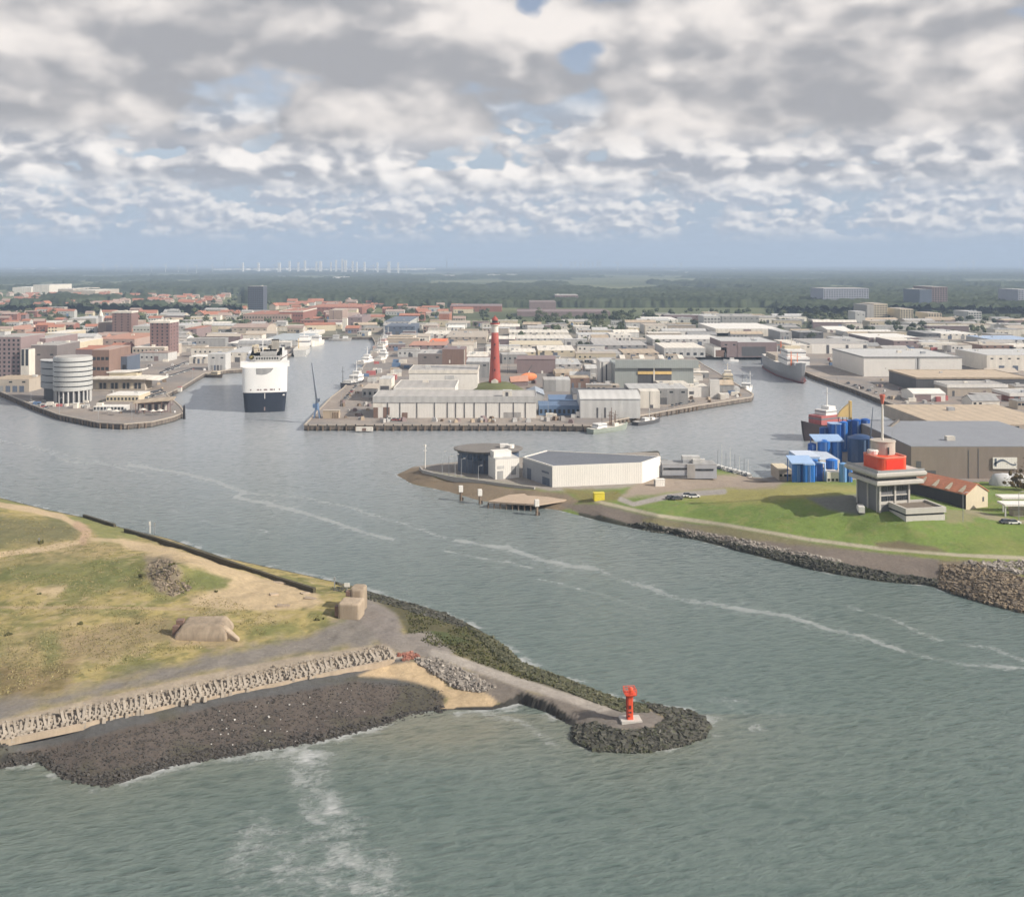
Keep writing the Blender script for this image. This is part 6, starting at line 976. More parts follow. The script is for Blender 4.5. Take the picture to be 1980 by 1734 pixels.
m_ = fbm(Xh * .0011 + 5, Dh * .00042 + 3, 4) * .62 + fbm(Xh * .006, Dh * .0022, 3) * .38 + .05 * (PYh < 540) + .075 * sstep(1180, 1500, PXh) * (PYh > 535) - .045 * (PXh < 1250) * (PYh > 528) * (PYh < 558) + .03 * np.sin(PYh * .42 + PXh * .002)
wood_ = sstep(.475, .505, m_); town = (PXh < 470) & (PYh > 562) & (PYh < 602); wood_ = np.where(town & (fbm(Xh * .01, Dh * .006, 2) < .60), 0, wood_); wood_ = np.where((PXh > 470) & (PXh < 720) & (PYh > 584), 0, wood_); wood_ = np.where((PYh > 592) & (PXh > 720) & (PXh < 1500), 0, wood_)
Zh = 2.6 + wood_ * (8 + 8 * rng.random(PXh.shape) + 5 * fbm(Xh * .004, Dh * .002, 2)); idx = np.arange(PXh.size).reshape(PXh.shape); q = np.stack([idx[:-1, :-1], idx[:-1, 1:], idx[1:, 1:], idx[1:, :-1]], -1); q = q[np.maximum.reduce([wood_[:-1, :-1], wood_[:-1, 1:], wood_[1:, 1:], wood_[1:, :-1]]) > .05]
me = bpy.data.meshes.new('woodland'); grid_mesh(me, np.stack([Xh, Dh, Zh], -1).reshape(-1, 3), q)
wm2, t, b = newmat('woodland canopy'); pos = t.nodes.new('ShaderNodeNewGeometry').outputs['Position']; n1 = noise(t, vscale(t, pos, (.0035, .002, 1)), 1.0, 5, .6); n2 = noise(t, vscale(t, pos, (.02, .02, .02)), 1.0, 4, .7)
t.links.new(mixc(t, rmap(t, n2, .35, .7, 0, .7), mixc(t, rmap(t, n1, .38, .62), (.03, .042, .03), (.06, .075, .042)), (.10, .115, .07)), b.inputs['Base Color']); b.inputs['Roughness'].default_value = 1; b.inputs['Specular IOR Level'].default_value = 0
me.materials.append(wm2); wo_ = bpy.data.objects.new('woodland', me); COL.objects.link(wo_); tag(wo_, 'dark woods spreading to the horizon beyond the town', 'woods', kind='stuff')
hp = thing('terraced_house', 'house', 'house'); obj('wall', MB().loft([[(e, -4, -.2), (e, -4, 5.2), (e, 0, 8.2), (e, 4, 5.2), (e, 4, -.2)] for e in (-8, 8)], closed=True), beige, hp); hr = obj('roof', MB().loft([[(e, -4.4, 5.0), (e, 0, 8.3), (e, 4.4, 5.0), (e, 4.4, 5.3), (e, 0, 8.65), (e, -4.4, 5.3)] for e in (-8.3, 8.3)], closed=True), redroof, hp); obj('chimney', MB().box(4, 5, -.5, .5, 7.6, 9.6), brown, hr)
hp2 = thing('terraced_house', 'house', 'house')
for ch_ in hp.children:
    c = ch_.copy(); COL.objects.link(c); c.parent = hp2
    if c.name.startswith('roof'): c.data = c.data.copy(); c.data.materials[0] = pinkroof
    for g2 in ch_.children: e = g2.copy(); COL.objects.link(e); e.parent = c
fh_ = [True, True]
for n_, (x0, x1, y0, y1), lb in ((92, (-10, 235, 571, 594), 'terraced house in the red-roofed quarter at the far left'), (58, (235, 440, 574, 592), 'terraced house in the roof band behind the brick towers'), (42, (520, 720, 583, 604), 'terraced house right of the dark tower block'), (22, (385, 470, 600, 618), 'terraced house in front of the dark tower block'), (20, (-10, 130, 600, 612), 'terraced house above the factory rows')):
    for i in range(n_):
        k = random.random() < .4; p = at(random.uniform(x0, x1), random.uniform(y0, y1)); lab = ('faded ' if k else 'red ') + 'tiled ' + lb; src = hp2 if k else hp; rt = random.choice([0, 0, .15, -.2, 1.5]); s_ = random.uniform(.9, 1.5)
        if fh_[k]: fh_[k] = False; src.location = p; src.rotation_euler = (0, 0, rt); src['label'] = lab; src['group'] = lb.replace('terraced house', 'terraced houses')
        else: dup(src, p, rt, lab, lb.replace('terraced house', 'terraced houses'), s_)
# skyline
def tower_far(px, yt, yb, w_, m, lb, g_):
    d = depth(yb); t_ = tag(obj('far_tower', MB().box(-w_ * d / F / 2, w_ * d / F / 2, -15, 15, 0, (yb - yt) * d / F), m, loc=at(px, yb)), lb, 'tower', g_)
for px, yt in ((1105, 507), (1112, 505), (1122, 508), (1131, 502), (1138, 504), (1146, 506), (1155, 503), (1160, 503), (1266, 510), (1290, 511), (1317, 508), (1084, 510), (880, 509), (1300, 512)): tower_far(px, yt, 519, 4, lgrey, 'pale tower block of the distant city on the horizon', 'distant city on the horizon')
for px, yt in ((560, 505), (590, 504), (612, 506), (650, 503), (662, 501), (668, 503), (690, 507), (577, 507), (620, 505), (705, 507), (730, 508), (752, 506), (640, 507), (540, 508), (500, 508), (770, 508), (470, 508), (682, 505)): tower_far(px, yt, 528, random.choice([2, 3, 5]), white, 'pale industrial block of the distant port on the horizon', 'distant port on the horizon')
for i in range(22):
    px = 430 + i * 19; t_ = tag(obj('glasshouse', MB().box(-75, 75, -90, 90, 0, 22 + 14 * random.random()), white, loc=at(px, 523.8 + .9 * random.random())), 'bright white storage hall in the distant port', 'hall', 'white halls of the distant port')
for px, yb in ((60, 521), (100, 520), (35, 522), (200, 521), (240, 522), (900, 520), (955, 536), (990, 535), (1420, 522), (1580, 531), (1720, 521), (1840, 519), (1900, 519), (1945, 518), (870, 537), (945, 535), (660, 541), (1320, 530)): tag(obj('far_shed', MB().box(-40, 40, -30, 30, 0, 16), white, loc=at(px, yb)), 'small bright white shed far out in the country', 'shed', 'white sheds far out in the country')
tb = thing('wind_turbine', 'white wind turbine', 'wind turbine'); obj('tower', MB().tube((0, 0, 0), (0, 0, 85), 2.6, 1.6, 8), white, tb); ro = obj('rotor', MB().ball((0, -3, 85), 2.2, 3.5, 2.2, 8, 6), white, tb)
for a in (.5, .5 + 2.094, .5 + 4.189): obj('blade', MB().loft([[(0 + math.sin(a) * r0 + dx_ * math.cos(a), -4, 85 + math.cos(a) * r0 - dx_ * math.sin(a)) for dx_ in (-w_, w_)] for r0, w_ in ((1, 1.2), (10, 2.2), (40, .4))]), white, ro)
fst = True
for px, yb, g_ in [(p_, 528, 'beyond the left town') for p_ in (200, 225, 254, 293, 320, 345, 362, 380, 411, 464, 532, 722, 748, 786)] + [(272, 528, 'beyond the left town')] + [(p_, 525, 'beyond the apartment towers') for p_ in (1834, 1851, 1866, 1882)] + [(1194, 526, 'in the middle distance'), (1042, 522, 'in the middle distance'), (1125, 522, 'in the middle distance')]:
    p = at(px, yb); s_ = p.y / 9500 * (.9 + .2 * random.random()) * (.8 if px < 800 else 1); lb = 'white wind turbine on the horizon ' + g_
    if fst: fst = False; tb.location = p; tb.scale = (s_, s_, s_); tb['label'] = lb; tb['group'] = 'wind turbines ' + g_
    else: dup(tb, p, random.uniform(-.5, .5), lb, 'wind turbines ' + g_, s_)
for px, yb, h in ((434, 518, 18), (864, 520, 21)): s_ = thing('chimney', 'thin dark chimney on the horizon ' + ('left of the white port' if px < 500 else 'right of the white port'), 'chimney', at(px, yb)); k = depth(yb) / F; obj('stack', MB().tube((0, 0, 0), (0, 0, h * k), 1.3 * k, .8 * k), dgrey, s_)
# ================================================================ fort island things
ribc = mat('rib concrete', (.36, .31, .25), .9, .2)
rb = thing('concrete_rib', 'rib', 'concrete rib'); obj('post', MB().box(-.2, .2, .7, 1.15, -.3, 1.6), ribc, rb); obj('strut', MB().loft([[(-.22, .7, 1.3), (.22, .7, 1.3), (.22, .7, .75), (-.22, .7, .75)], [(-.22, -1.5, .35), (.22, -1.5, .35), (.22, -1.5, -.2), (-.22, -1.5, -.2)]], closed=True), ribc, rb)
for bx_, by_, bz_, bs_ in ((-.35, -.2, .25, .42), (.3, -.9, .15, .36), (-.3, -1.7, .1, .34), (.4, .5, .4, .34), (.25, -2.4, 0, .3)): obj('block', MB().loft([[(bx_ - bs_, by_ - bs_ * .9, bz_ - .5), (bx_ + bs_, by_ - bs_, bz_ - .5), (bx_ + bs_ * .8, by_ + bs_, bz_ - .5), (bx_ - bs_, by_ + bs_, bz_ - .5)], [(bx_ - bs_ * .7, by_ - bs_, bz_ + bs_), (bx_ + bs_ * .9, by_ - bs_ * .6, bz_ + bs_ * .8), (bx_ + bs_ * .8, by_ + bs_, bz_ + bs_), (bx_ - bs_ * .8, by_ + bs_ * .7, bz_ + bs_ * 1.2)]], closed=True), ribc, rb)
L_ = [fort.hit(x, 1421 - .2085 * x) for x in np.linspace(-60, 752, 74)]
for i, p in enumerate(L_):
    lb = 'upright concrete rib in the comb of wave breakers along the sea wall' if i > 2 else 'concrete rib at the left end of the wave breaker comb'; s_ = random.uniform(.85, 1.2); hz_ = random.uniform(.75, 1.1) * (1.15 if p.x < -55 else .85)
    if i == 0: rb.location = p; rb['label'] = lb; rb['group'] = 'concrete wave breaker comb'; rb.rotation_euler = (0, 0, .45)
    else: dup(rb, p + Vector((random.uniform(-.15, .15), random.uniform(-.3, .3), 0)), .45 + random.uniform(-.2, .2), lb, 'concrete wave breaker comb', (s_, s_, s_ * hz_))
bk = thing('bunker', 'wide low sandy concrete bunker with sloping sides in the dry grass', 'bunker', fort.hit(388, 1236), .05); k = fort.hit(388, 1236).y / F
def frus(w0, w1, d0, d1, h, y0=0): return MB().loft([[(-w0, y0 - d0, -1.0), (w0, y0 - d0, -1.0), (w0, y0 + d0, -1.0), (-w0, y0 + d0, -1.0)], [(-w0, y0 - d0, .9), (w0, y0 - d0, .9), (w0, y0 + d0, .9), (-w0, y0 + d0, .9)], [(-w1, y0 - d1 + .6, h), (w1, y0 - d1 + .6, h), (w1, y0 + d1, h), (-w1, y0 + d1, h)]], closed=True)
obj('shell', frus(5.9, 4.3, 4.2, 3.4, 3.1, 3.4), sandstone, bk); obj('entrance', MB().box(-6.6, -5.3, 1.2, 2.6, -.4, 2.6).box(-6.2, -4.6, 2.7, 4.4, 1.6, 3.4), brown, bk); obj('buttress', MB().loft([[(4.0, 1.2, 2.6), (5.2, 2.2, 2.6), (5.2, 2.2, -.5), (4.0, 1.2, -.5)], [(8.6, -1.0, .25), (8.8, .2, .25), (8.8, .2, -.5), (8.6, -1.0, -.5)]], closed=True), sandstone, bk)
bk2 = thing('bunker', 'two-step square concrete bunker near the jetty root', 'bunker', fort.hit(674, 1197), -.1); obj('lower_block', MB().prism(rbox(-2.7, 2.7, 0, 5.4, .7), -.6, 3.7), sandstone, bk2); obj('upper_block', MB().prism(rbox(-1.4, 2.2, 5.5, 10.5, 1.1), -.5, 5.4), sandstone, bk2); obj('opening', MB().box(-3.6, -2.6, .6, 2.2, .3, 2.8), brown, bk2); obj('opening', MB().box(-2.2, -1.2, 5.6, 7.2, 3.6, 4.8), brown, bk2)
dw = thing('old_wall', 'long dark retaining wall along the channel side of the fort', 'wall', fort.hit(420, 1088)); q_ = MB(); pts = [fort.hit(x, y) for x, y in ((242, 1029), (300, 1046), (345, 1060), (400, 1078), (470, 1102), (540, 1125), (608, 1146))]
def wallrun(q_, pts, th, h, o):
    for a, c_ in zip(pts[:-1], pts[1:]): u = (c_ - a); u.z = 0; u.normalize(); n_ = Vector((u.y, -u.x, 0)) * th / 2; b0 = Vector((0, 0, -.8)); b1 = Vector((0, 0, h)); q_.add([p - o for p in (a - n_ + b0, c_ - n_ + b0, c_ + n_ + b0, a + n_ + b0, a - n_ + b1, c_ - n_ + b1, c_ + n_ + b1, a + n_ + b1)], [(4, 5, 6, 7), (0, 1, 5, 4), (2, 3, 7, 6), (1, 2, 6, 5), (3, 0, 4, 7)])
wallrun(q_, pts, .9, 1.3, dw.location); obj('wall', q_, mat('mossy wall', (.085, .075, .05), .9, .2), dw)
q_ = MB(); pts = [fort.hit(x, y) for x, y in ((162, 1000), (190, 1009), (222, 1019))]; d2 = thing('old_wall', 'short dark wall stub left of the long retaining wall', 'wall', pts[1]); wallrun(q_, pts, .8, 1.1, pts[1]); obj('wall', q_, mat('mossy wall', (.085, .075, .05), .9, .2), d2)
q_ = MB(); pts = [fort.hit(x, 1435 - .2085 * x) for x in (-150, 0, 200, 400, 600, 762)]; wallrun(q_, pts, .7, .35, Vector((0, 0, 0))); tag(obj('wall_coping', q_, sandstone), 'pale concrete coping below the wave breaker comb', 'coping')
for px, yb, h, lb in ((290, 1032, 4.2, 'white marker post at the channel edge of the fort, left of a pair'), (299, 1033, 4.0, 'grey marker post at the channel edge of the fort, right of a pair'), (647, 1136, 3, 'thin post near the small white sign'), (76, 1048, 1.2, 'short stake beside the sand track')):
    s_ = thing('marker_post', lb, 'post', fort.hit(px, yb)); obj('post', MB().box(-.12, .12, -.12, .12, -.3, h), white if px == 290 else steel, s_); obj('board', MB().box(-.3, .3, -.16, -.125, h * .7, h), white if px == 290 else steel, s_)
s_ = thing('small_sign', 'small white square sign by the channel slope', 'sign', fort.hit(671, 1143)); obj('board', MB().box(-.75, .75, -.06, .06, 1.2, 2.3), white, s_); obj('post', MB().box(-.08, .08, .062, .2, -.3, 2.2), steel, s_)
for i, (px, yb, l_, rt) in enumerate(((545, 1128, 4.5, .2), (575, 1132, 3.5, -.3), (590, 1148, 2.5, .8), (600, 1158, 3, -.2), (548, 1172, 3.2, .1), (530, 1150, 2.2, .5))):
    g_ = fort.hit(px, yb); s_ = tag(obj('concrete_slab', MB().loft([[(-l_ / 2, -.8, -.3), (-l_ / 2, .8, -.2), (-l_ / 2, .7, .5), (-l_ / 2, -.8, .35)], [(l_ / 2, -.6, -.3), (l_ / 2, .9, -.2), (l_ / 2, .8, .25), (l_ / 2, -.6, .3)]], closed=True), sandstone, loc=g_), 'broken concrete slab lying on the sand by the long dark wall', 'slab', 'broken concrete slabs by the long wall'); s_.rotation_euler = (0, .05, rt)
for i in range(18):
    px, py = random.uniform(0, 640), random.uniform(1010, 1290)
    if poly_sd(np.array([px]), np.array([py]), [(0, 985), (240, 1045), (620, 1165), (640, 1200), (300, 1260), (0, 1330)])[0] < 4: continue
    g_ = fort.hit(px, py); s_ = MB(); rr_ = random.uniform(.35, 1.0)
    for k in range(5): s_.ball((random.gauss(0, rr_ * .6), random.gauss(0, rr_ * .5), rr_ * .3), rr_ * random.uniform(.4, .8), rr_ * random.uniform(.4, .8), rr_ * random.uniform(.3, .7), 6, 4)
    tag(obj('low_bush', s_, mat('scrub', (.085, .08, .035), .95, .3, spec=.1), loc=g_), 'low scrubby bush in the dry grass of the fort island', 'bush', 'low bushes on the fort island')
# red jetty beacon
g_ = fort.hit(1218, 1392); bc = thing('jetty_beacon', 'bright red jetty light with ladder, square gallery and lantern on the jetty head', 'beacon', g_, .12); k = g_.y / F; hB = 64 * k
obj('plinth', MB().box(-1.9, 2.1, -1.4, 1.5, -.5, .35), conc2, bc); col_ = obj('column', MB().loft([[(x * s, y * s, z) for x, y in rbox(-1, 1, -1, 1, .35, 3)] for z, s in ((.354, .62), (.7, .56), (hB * .55, .52), (hB * .74, .56))], closed=True), red, bc)
obj('gallery', MB().loft([[(x * s, y * s, z) for x, y in rbox(-1, 1, -1, 1, .2, 2)] for z, s in ((hB * .741, .6), (hB * .80, 1.12), (hB * .82, 1.15))], closed=True), red, bc)
gq = MB()
for sx in (-1, 0, 1):
    for sy in (-1, 1): gq.tube((sx * 1.08, sy * 1.08, hB * .82), (sx * 1.08, sy * 1.08, hB * .97), .06, .06, 5)
for z in (.9, .97):
    for sy in (-1, 1): gq.tube((-1.1, sy * 1.08, hB * z), (1.1, sy * 1.08, hB * z), .06, .06, 5).tube((sy * 1.08, -1.1, hB * z), (sy * 1.08, 1.1, hB * z), .06, .06, 5)
obj('railing', gq, red, bc); lt_ = obj('lantern', MB().tube((.2, 0, hB * .822), (.2, 0, hB * .96), .38, .38, 10).tube((.2, 0, hB * .96), (.2, 0, hB * 1.0), .48, .2, 10), red, bc); obj('light', MB().tube((.2, 0, hB * .89), (.2, 0, hB * .945), .39, .39, 10), orange, lt_)
lq = MB().tube((-.66, -.5, .4), (-.75, -.5, hB * .76), .06, .06, 5).tube((-.66, .05, .4), (-.75, .05, hB * .76), .06, .06, 5)
for i in range(14): lq.box(-.74, -.66, -.5, .05, .6 + i * hB * .051, .68 + i * hB * .051)
obj('ladder', lq, mat('dark red ladder', (.30, .05, .04), .6), bc); obj('graffiti', MB().box(-.45, -.1, -.6, -.53, .9, 1.2).box(-.4, .2, -.6, -.53, 1.6, 1.9).box(-.3, .1, -.6, -.53, 2.4, 3.1), mat('dark graffiti paint', (.10, .04, .04), .7), bc)
# ================================================================ rocks
def rocks(name, label, cat, polys, n, smin, smax, terr, m, lift=.15):
    q_ = MB(); rd = random.Random(len(label)); tot = 0
    bx0, bx1 = min(p[0] for P in polys for p in P), max(p[0] for P in polys for p in P); by0, by1 = min(p[1] for P in polys for p in P), max(p[1] for P in polys for p in P)
    cand = rng.random((n * 14, 2)) * [bx1 - bx0, by1 - by0] + [bx0, by0]; ok = np.zeros(len(cand), bool)
    for P in polys: ok |= poly_sd(cand[:, 0], cand[:, 1], P) > 0
    for px, py in cand[ok][:n]:
        v = terr.hit(px, py); s = rd.uniform(smin, smax) * (1.5 if rd.random() < .12 else 1); ax = [s * rd.uniform(.6, 1.2), s * rd.uniform(.6, 1.2), s * rd.uniform(.45, .9)]; M = Matrix.Rotation(rd.uniform(0, 6.3), 3, 'Z') @ Matrix.Rotation(rd.uniform(-.6, .6), 3, 'X')
        c8 = [Vector((sx * ax[0] * rd.uniform(.5, 1), sy * ax[1] * rd.uniform(.5, 1), sz * ax[2] * rd.uniform(.55, 1))) for sz in (-1, 1) for sx, sy in ((-1, -1), (1, -1), (1, 1), (-1, 1))]; zz_ = max(v.z, -.2) + lift * s
        q_.add([M @ p + Vector((v.x, v.y, zz_)) for p in c8], [(0, 3, 2, 1), (4, 5, 6, 7), (0, 1, 5, 4), (1, 2, 6, 5), (2, 3, 7, 6), (3, 0, 4, 7)])
    return tag(obj(name, q_, m), label, cat, kind='stuff')
rm1 = rockmat('weedy basalt', (.045, .045, .038), (.12, .115, .095), (.085, .095, .045)); rm2 = rockmat('pale rubble', (.20, .175, .15), (.40, .36, .31), (.12, .1, .085)); rm3 = rockmat('rusty rubble', (.12, .10, .08), (.29, .225, .15), (.075, .065, .055)); rm4 = rockmat('wet black stones', (.05, .045, .04), (.085, .078, .07), (.11, .10, .09))
HEAD = [(1108, 1405), (1150, 1398), (1200, 1415), (1265, 1410), (1290, 1388), (1262, 1372), (1240, 1358), (1345, 1378), (1376, 1402), (1360, 1427), (1320, 1442), (1240, 1455), (1150, 1452), (1104, 1432)]
rocks('rock_armour', 'dark weedy boulders heaped round the jetty head', 'rocks', [HEAD], 4200, .22, .52, fort, rm1); rocks('rock_armour', 'weedy stones along the channel side of the jetty', 'rocks', [[(900, 1205), (970, 1243), (1010, 1281), (1100, 1314), (1180, 1346), (1250, 1364), (1255, 1378), (1200, 1376), (1080, 1332), (1000, 1300), (960, 1270)]], 2200, .18, .42, fort, rockmat('olive weedy stones', (.055, .058, .035), (.135, .13, .08), (.09, .10, .045)))
rocks('rock_armour', 'small wet stones along the channel waterline of the fort', 'rocks', [[(650, 1128), (770, 1160), (850, 1182), (905, 1206), (890, 1212), (760, 1172), (640, 1140)]], 600, .2, .45, fort, rm1)
rocks('rubble_pile', 'pale grey rubble spilling beside the jetty root', 'rocks', [[(800, 1275), (840, 1272), (905, 1300), (958, 1330), (930, 1338), (880, 1330), (840, 1302)]], 1300, .2, .5, fort, rm2); rocks('brick_rubble', 'reddish brick rubble at the jetty root', 'rubble', [[(768, 1264), (800, 1260), (812, 1272), (780, 1277)]], 90, .2, .5, fort, rockmat('red rubble', (.25, .09, .06), (.38, .2, .15), (.2, .15, .12)))
rocks('stone_apron', 'black wet stones scattered over the shore apron', 'stones', [[(-100, 1475), (0, 1470), (300, 1400), (430, 1362), (560, 1340), (690, 1318), (800, 1322), (862, 1336), (850, 1372), (790, 1380), (740, 1402), (620, 1432), (470, 1457), (340, 1478), (205, 1519), (140, 1511), (75, 1472), (0, 1482)]], 4500, .10, .24, fort, rm4, -.2)
rocks('apron_edge', 'ragged wet stones along the waterline of the shore apron', 'stones', [[(-60, 1462), (0, 1458), (75, 1452), (140, 1490), (205, 1496), (340, 1458), (470, 1438), (620, 1414), (740, 1386), (860, 1362), (862, 1378), (740, 1406), (620, 1436), (470, 1461), (340, 1482), (205, 1523), (140, 1515), (75, 1478), (-60, 1490)]], 1300, .14, .36, fort, rm4, .1)
rocks('litter', 'pale litter and shells washed onto the shore apron', 'litter', [[(400, 1372), (560, 1345), (720, 1325), (700, 1400), (560, 1440), (380, 1460)]], 46, .07, .16, fort, mat('bleached litter', (.7, .68, .63), .7), .4)
rocks('mound_stones', 'loose stones on the rocky face of the fort mound', 'stones', [[(286, 1092), (312, 1080), (345, 1092), (352, 1118), (372, 1140), (330, 1156), (304, 1140)]], 330, .12, .38, fort, rockmat('earthy stones', (.17, .135, .10), (.33, .27, .20), (.12, .1, .07)))
rocks('rubble_strip', 'broken concrete and rubble between the wave breaker ribs', 'rubble', [[(-80, 1440), (0, 1424), (400, 1339), (752, 1264), (745, 1246), (400, 1318), (0, 1398), (-80, 1414)]], 1500, .14, .36, fort, rockmat('rib rubble', (.22, .185, .145), (.42, .36, .29), (.14, .115, .09)))
rocks('rock_armour', 'weedy stones along the waterline of the grass bank', 'rocks', [[(1200, 1012), (1300, 1030), (1400, 1054), (1500, 1081), (1600, 1104), (1700, 1122), (1790, 1129), (1815, 1134), (1812, 1120), (1740, 1112), (1640, 1092), (1500, 1066), (1380, 1042), (1260, 1014)]], 2200, .25, .6, bankt, rm1)
rocks('stone_strip', 'pale stone strip above the waterline stones of the bank', 'stones', [[(1258, 1015), (1340, 1026), (1460, 1047), (1545, 1066), (1625, 1083), (1620, 1090), (1530, 1076), (1440, 1057), (1330, 1036), (1256, 1022)]], 800, .2, .45, bankt, rm2)
rocks('rubble_slope', 'rusty brown rubble slope at the right frame edge', 'rocks', [[(1822, 1092), (1900, 1092), (1985, 1120), (2100, 1150), (2100, 1210), (1980, 1184), (1900, 1164), (1812, 1136)]], 2600, .22, .6, bankt, rm3); rocks('rubble_slope', 'grey rubble along the top of the rusty slope', 'rocks', [[(1850, 1088), (1990, 1084), (2100, 1096), (2100, 1112), (1985, 1112), (1900, 1100)]], 420, .3, .7, bankt, rm2)
# tufts of dry grass on the fort, rough grass on the bank
def tufts(name, label, terr, polys, n, hmin, hmax, m):
    q_ = MB(); rd = random.Random(n); bx0, bx1 = min(p[0] for P in polys for p in P), max(p[0] for P in polys for p in P); by0, by1 = min(p[1] for P in polys for p in P), max(p[1] for P in polys for p in P)
    cand = rng.random((n * 5, 2)) * [bx1 - bx0, by1 - by0] + [bx0, by0]; ok = np.zeros(len(cand), bool)
    for P in polys: ok |= poly_sd(cand[:, 0], cand[:, 1], P) > 0
    cand = cand[ok]; dens = fbm(cand[:, 0] * .02, cand[:, 1] * .05, 4); cand = cand[dens > .44][:n]
    for px, py in cand:
        v = terr.hit(px, py)
        for k in range(3):
            h = rd.uniform(hmin, hmax); a = rd.uniform(0, PI); w_ = h * rd.uniform(.8, 1.6); u = Vector((math.cos(a), math.sin(a), 0)) * w_; ln = Vector((rd.gauss(0, .3), rd.gauss(0, .3), 1)) * h; c_ = v + Vector((rd.gauss(0, .35), rd.gauss(0, .35), -.05))
            q_.add([c_ - u * .5, c_ + u * .5, c_ + u * .7 + ln, c_ + ln * 1.15, c_ - u * .7 + ln * .9], [(0, 1, 2, 3, 4)])
    return tag(obj(name, q_, m), label, 'grass', kind='stuff')
tufts('dry_grass', 'tufts of dry grass scattered over the fort island', fort, [[(-60, 1000), (0, 992), (110, 1006), (230, 1050), (300, 1075), (420, 1150), (520, 1185), (640, 1185), (560, 1225), (390, 1250), (200, 1290), (0, 1345), (-60, 1360)]], 6500, .07, .2, rockmat('dry grass blades', (.24, .21, .095), (.335, .285, .14), (.27, .235, .11)))
tufts('weeds', 'weeds growing over the channel slope of the jetty', fort, [[(790, 1180), (900, 1212), (965, 1250), (1010, 1290), (1150, 1350), (1000, 1308), (850, 1256), (790, 1225)]], 1500, .1, .3, rockmat('weed blades', (.06, .065, .03), (.14, .14, .06), (.09, .10, .04)))
for b_ in (bk, bk2):
    for ch_ in b_.children:
        if ch_.name.split('.')[0] in ('shell', 'lower_block', 'upper_block', 'buttress'):
            mo_ = ch_.modifiers.new('edge wear', 'BEVEL'); mo_.width = .55; mo_.segments = 3; mo_.limit_method = 'ANGLE'; mo_.angle_limit = .5
# ================================================================ vehicles and yard clutter
cpr = thing('parked_car', 'car', 'car'); obj('body', MB().loft([[(-2.1, -.85, .35), (-2.1, .85, .35), (-2.1, .85, .85), (-2.1, -.85, .85)], [(2.1, -.85, .35), (2.1, .85, .35), (2.1, .85, .75), (2.1, -.85, .75)]], closed=True), shipwhite, cpr); obj('cabin', MB().loft([[(-1.7, -.78, .82), (1.1, -.78, .82), (1.1, .78, .82), (-1.7, .78, .82)], [(-1.2, -.65, 1.45), (.5, -.65, 1.45), (.5, .65, 1.45), (-1.2, .65, 1.45)]], closed=True), glass, cpr)
for sx in (-1.3, 1.3):
    for sy in (-.8, .8): obj('wheel', MB().tube((sx, sy - .1, .33), (sx, sy + .1, .33), .33, .33, 10), black, cpr)
cars = [cpr]
for m in (dgrey, steel, redhull, slate):
    r = dup(cpr, (0, 0, 0))
    for ch_ in r.children:
        if ch_.name.startswith('body'): ch_.data = ch_.data.copy(); ch_.data.materials[0] = m
    cars.append(r)
cu = [False] * 5; cn_ = ['white', 'dark grey', 'silver', 'dull red', 'blue grey']
def put_car(p, rt, k, lb, g_):
    lb = cn_[k] + ' car ' + lb
    if not cu[k]: cu[k] = True; cars[k].location = p; cars[k].rotation_euler = (0, 0, rt); cars[k]['label'] = lb; cars[k]['group'] = g_
    else: dup(cars[k], p, rt, lb, g_)
for (x0, y0), (x1, y1), n_, lb, g_ in (((312, 722), (345, 711), 9, 'in the front row of the left basin car park', 'cars in the left basin car park'), ((330, 728), (372, 715), 11, 'in the row at the water side of the left basin car park', 'cars in the left basin car park'), ((322, 716), (356, 704), 9, 'in the back row of the left basin car park', 'cars in the left basin car park'), ((276, 765), (312, 756), 10, 'parked right of the promenade restaurant', 'cars beside the promenade restaurant'), ((280, 771), (318, 761), 9, 'in the second row right of the promenade restaurant', 'cars beside the promenade restaurant'), ((668, 772), (700, 735), 9, 'on the open quay left of the white halls', 'cars on the open pier quay'), ((745, 812), (770, 813), 4, 'before the left end of the long hall', 'cars before the long hall'), ((1300, 786), (1340, 777), 6, 'on the right arm of the pier', 'cars on the right pier arm'), ((1128, 690), (1148, 712), 8, 'along the yard lane behind the pier sheds', 'cars along the yard lane'), ((90, 790), (62, 778), 5, 'parked below the round hotel', 'cars below the round hotel'), ((1640, 742), (1720, 770), 7, 'on the right quay before the twin warehouse', 'cars on the right quay')):
    for i in range(n_): f_ = i / max(1, n_ - 1); put_car(at(x0 + (x1 - x0) * f_, y0 + (y1 - y0) * f_), random.choice([1.4, 1.5, 1.7]), random.choice([0, 0, 1, 2, 2, 3, 4]), lb, g_)
for px, yb, k in ((1298, 965, 1), (1309, 966, 1), (1330, 960, 0), (1342, 962, 0)): put_car(bankt.hit(px, yb), .2, k, 'parked by the curved road below the grass bank', 'cars by the curved bank road')
for px, yb, k in ((1946, 1012, 1), (1960, 1013, 0)): put_car(bankt.hit(px, yb), .1, k, 'on the grass bank under the lower canopy', 'cars under the lower canopy')
obj('body', MB().loft([[(-2.6, -.95, .35), (-2.6, .95, .35), (-2.6, .95, 2.3), (-2.6, -.95, 2.3)], [(1.4, -.95, .35), (1.4, .95, .35), (1.4, .95, 2.3), (1.4, -.95, 2.3)], [(2.6, -.9, .35), (2.6, .9, .35), (2.6, .9, 1.1), (2.6, -.9, 1.1)]], closed=True), white, vn); obj('windscreen', MB().loft([[(1.5, -.8, 2.2), (1.5, .8, 2.2)], [(2.45, -.8, 1.3), (2.45, .8, 1.3)]]), glass, vn)
for sx in (-1.6, 1.6): obj('wheel', MB().tube((sx, -1.0, .35), (sx, 1.0, .35), .36, .36, 10), black, vn)
